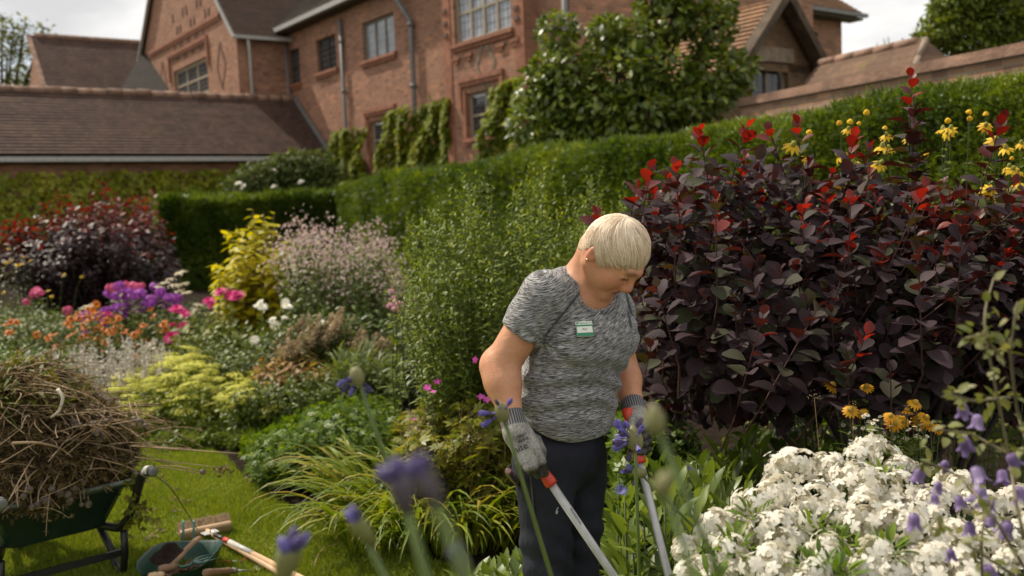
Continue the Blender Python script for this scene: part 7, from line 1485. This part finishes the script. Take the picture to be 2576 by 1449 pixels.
def heads_raw(th, T, B_, tpl, mat, name):
    mb = MB(); mb.add(tpl[0], tpl[1], 0, True); me = mb.mesh(name, mat); off = np.array(th['_off'])
    for t0_, b0_ in zip(T, B_):
        o = bpy.data.objects.new(name, me); COL.objects.link(o); o.parent = th; M = Matrix.Identity(4)
        for r in range(3):
            for c in range(3): M[r][c] = b0_[r, c]
            M[r][3] = t0_[r] - off[r]
        o.matrix_local = M
clematis()

# ================================================================== TREES
def tree(name, label, cat, lobes, trunk, mat, leaf, n, tpl=LEAF6, single=0, bark=STEMB, shell=.55, group=None, minpx=9, face=.5):
    """lobes: (px,py,d,rx,ry,rz) leafy masses with gaps; limbs run from the trunk into each of them"""
    b0, t1_ = trunk; th = thing(name, label, cat, b0); st = MB(); st.tube([b0, (b0 + t1_) / 2 + rng.normal(size=3) * .05, t1_], [trunkr := leaf * 1.1, leaf * .9, leaf * .6], 8)
    T = []; N = []; vol = np.array([l[3] * l[4] for l in lobes]); vol = vol / vol.sum()
    for (px, py, d, rx, ry, rz), w_ in zip(lobes, vol):
        c = P(px, py, d); k = int(n * w_); dv = rdir(k); r = (shell + (1 - shell) * rng.random(k) ** .6); sub = rdir(9); 
        lump_ = 1 + .42 * np.max(dv @ sub.T, 1) - .34
        T.append(c + dv * r[:, None] * lump_[:, None] * np.array([rx, rz, ry])); N.append(dv)
        m_ = (t1_ + c) / 2 + np.array([0, 0, -.1]); tt_ = np.linspace(0, 1, 7)[:, None]; st.tube((1 - tt_) ** 2 * (b0 + (t1_ - b0) * .6) + 2 * tt_ * (1 - tt_) * m_ + tt_ ** 2 * c, np.linspace(leaf * .5, leaf * .12, 7), 6)
        for e in rdir(7): st.tube([c, c + e * np.array([rx, rz, ry]) * .8], [leaf * .12, leaf * .03], 4)
    st.build('trunk', bark, th); T = np.concatenate(T); N = np.concatenate(N); k = len(T); D = norm(N * .6 + rng.normal(size=(k, 3)) * .6 + np.array([0, 0, -.15]))
    emit(th, 'leaf', 'crown', tpl, frames(D, N * face + Zv * .8, leaf * rng.uniform(.6, 1.2, k), .35), T, mat, single, name + label[:8], minpx); return th
EVG = leafmat('evergreen_leaf', [(.04, .066, .010), (.078, .115, .014), (.135, .175, .024), (.22, .25, .045)], .28, .4, spec=.5)
D_ = 14.5; u_ = D_ / FPX
lob = [(1400, 95, D_, 60, 45), (1385, 175, D_, 55, 55), (1440, 190, D_ - .3, 75, 70), (1530, 110, D_, 60, 45), (1600, 120, D_, 80, 60), (1560, 190, D_ - .4, 90, 70), (1660, 195, D_ - .4, 90, 75), (1690, 60, D_, 60, 70), (1640, 10, D_, 45, 45), (1730, 20, D_ + .2, 40, 60), (1790, 95, D_, 60, 70), (1810, 40, D_ + .2, 38, 50), (1800, 190, D_ - .3, 85, 75), (1860, 175, D_, 40, 40), (1850, 225, D_, 45, 40), (1740, 260, D_ - .3, 110, 60), (1620, 275, D_ - .5, 110, 65), (1500, 270, D_ - .4, 100, 65), (1400, 260, D_ - .2, 80, 65), (1350, 225, D_, 55, 60), (1340, 310, D_ - .3, 70, 60), (1440, 330, D_ - .4, 110, 60), (1580, 320, D_ - .4, 120, 60), (1720, -40, D_, 70, 50), (1650, -60, D_, 60, 50), (1520, 90, D_, 40, 30)]
lob = [(a, b_ - (18 if b_ < 130 else 0), c, rx * u_ * .84, ry * u_ * .88, .45 + rx * u_ * .5) for a, b_, c, rx, ry in lob]
b0 = gp(1600, D_ + .3); tree('evergreen_tree', 'large glossy evergreen tree in front of the house end', 'tree', lob, (b0, b0 + np.array([0, 0, 2.4])), EVG, .145, 13500, shell=.68, single=300, minpx=10)
PALEL = leafmat('pale_shrub_leaf', [(.05, .075, .02), (.085, .115, .03), (.14, .165, .06)], .25, .45)
D_ = 25; u_ = D_ / FPX; lob = [(600, 470, D_, 45, 25), (650, 445, D_, 50, 35), (705, 425, D_, 45, 38), (750, 420, D_, 50, 40), (800, 420, D_, 45, 40), (830, 445, D_, 45, 40), (690, 465, D_, 70, 35), (770, 465, D_, 70, 35)]
b0 = gp(720, D_); PALEL.node_tree.nodes['Principled BSDF'].inputs['Roughness'].default_value = .7; th = tree('rose_shrub', 'pale green shrub with a few white flowers above the low hedge', 'shrub', [(a, b_, c, rx * u_, ry * u_, .5) for a, b_, c, rx, ry in lob], (b0, b0 + np.array([0, 0, 1.5])), PALEL, .16, 4200)
heads(th, np.array([P(x, y, 24.3) for x, y in ((757, 458), (612, 470), (690, 470), (600, 462), (845, 480), (690, 430))]), [[(full[0], full[1], 0)]], .11, WHT, 'flower')
FART = leafmat('far_tree_leaf', [(.07, .105, .014), (.125, .165, .022), (.20, .22, .04)], .35, .55)
D_ = 17; u_ = D_ / FPX; lob = [(2360, 75, D_, 45, 40), (2400, 40, D_, 60, 60), (2440, 0, D_, 80, 60), (2500, 50, D_, 70, 55), (2560, 20, D_, 80, 80), (2480, -50, D_, 90, 60), (2600, 70, D_, 80, 60), (2420, 85, D_, 60, 35), (2380, 10, D_, 35, 40), (2335, 95, D_, 30, 22), (2480, 100, D_, 80, 40), (2560, 100, D_, 80, 40), (2420, 110, D_, 60, 25)]
b0 = gp(2520, D_ + .5); tree('deciduous_tree', 'round green tree beyond the garden wall and shed roof', 'tree', [(a, b_, c, rx * u_, ry * u_, .5) for a, b_, c, rx, ry in lob], (b0, b0 + np.array([0, 0, 3])), FART, .12, 12000, single=120)
FART2 = leafmat('birch_leaf', [(.10, .125, .03), (.16, .175, .05), (.22, .22, .08)], .35, .5)
D_ = 48; u_ = D_ / FPX; lob = [(-10, 90, D_, 60, 45), (35, 70, D_, 45, 35), (20, 130, D_, 60, 40), (60, 110, D_, 50, 35), (20, 190, D_, 60, 45), (70, 180, D_, 55, 40), (110, 70, D_, 22, 16), (95, 125, D_, 35, 25), (60, 210, D_, 70, 30), (130, 90, D_, 12, 14), (5, 45, D_, 20, 16), (65, 60, D_, 15, 18)]
b0 = gp(20, D_); tree('birch_tree', 'thin-crowned tree with sparse leaves behind the far roof', 'tree', [(a, b_, c, rx * u_, ry * u_, .8) for a, b_, c, rx, ry in lob], (b0, b0 + np.array([0, 0, 6])), FART2, .24, 1500, shell=.15)
sp = thing('bare_twigs', 'thin leafy twigs against the sky above the shed roof', 'twigs', P(2255, 480, 18) * [1, 1, 0]); b0 = np.array([P(2255 + i * 5, 135, 18) * [1, 1, 0] for i in range(-5, 6)]); tp = np.array([P(2255 + i * 10 + rng.normal() * 6, 100 + rng.normal() * 12, 18) for i in range(-5, 6)]); ST = bend(b0, tp, 6, .7); stuff(tubes(ST, .02, .006).build('twig', STEMB, sp)); T, D, Up, tt = leaves_on(ST, 40, .75, 1); mb = MB(); mb.scatter(DIAM, frames(D, Up, .05), T); stuff(mb.build('foliage', FART, sp))
# ------------------------------------------------------------------ tidy helper properties
for o in bpy.data.objects:
    if o.get('_off') is not None: del o['_off']
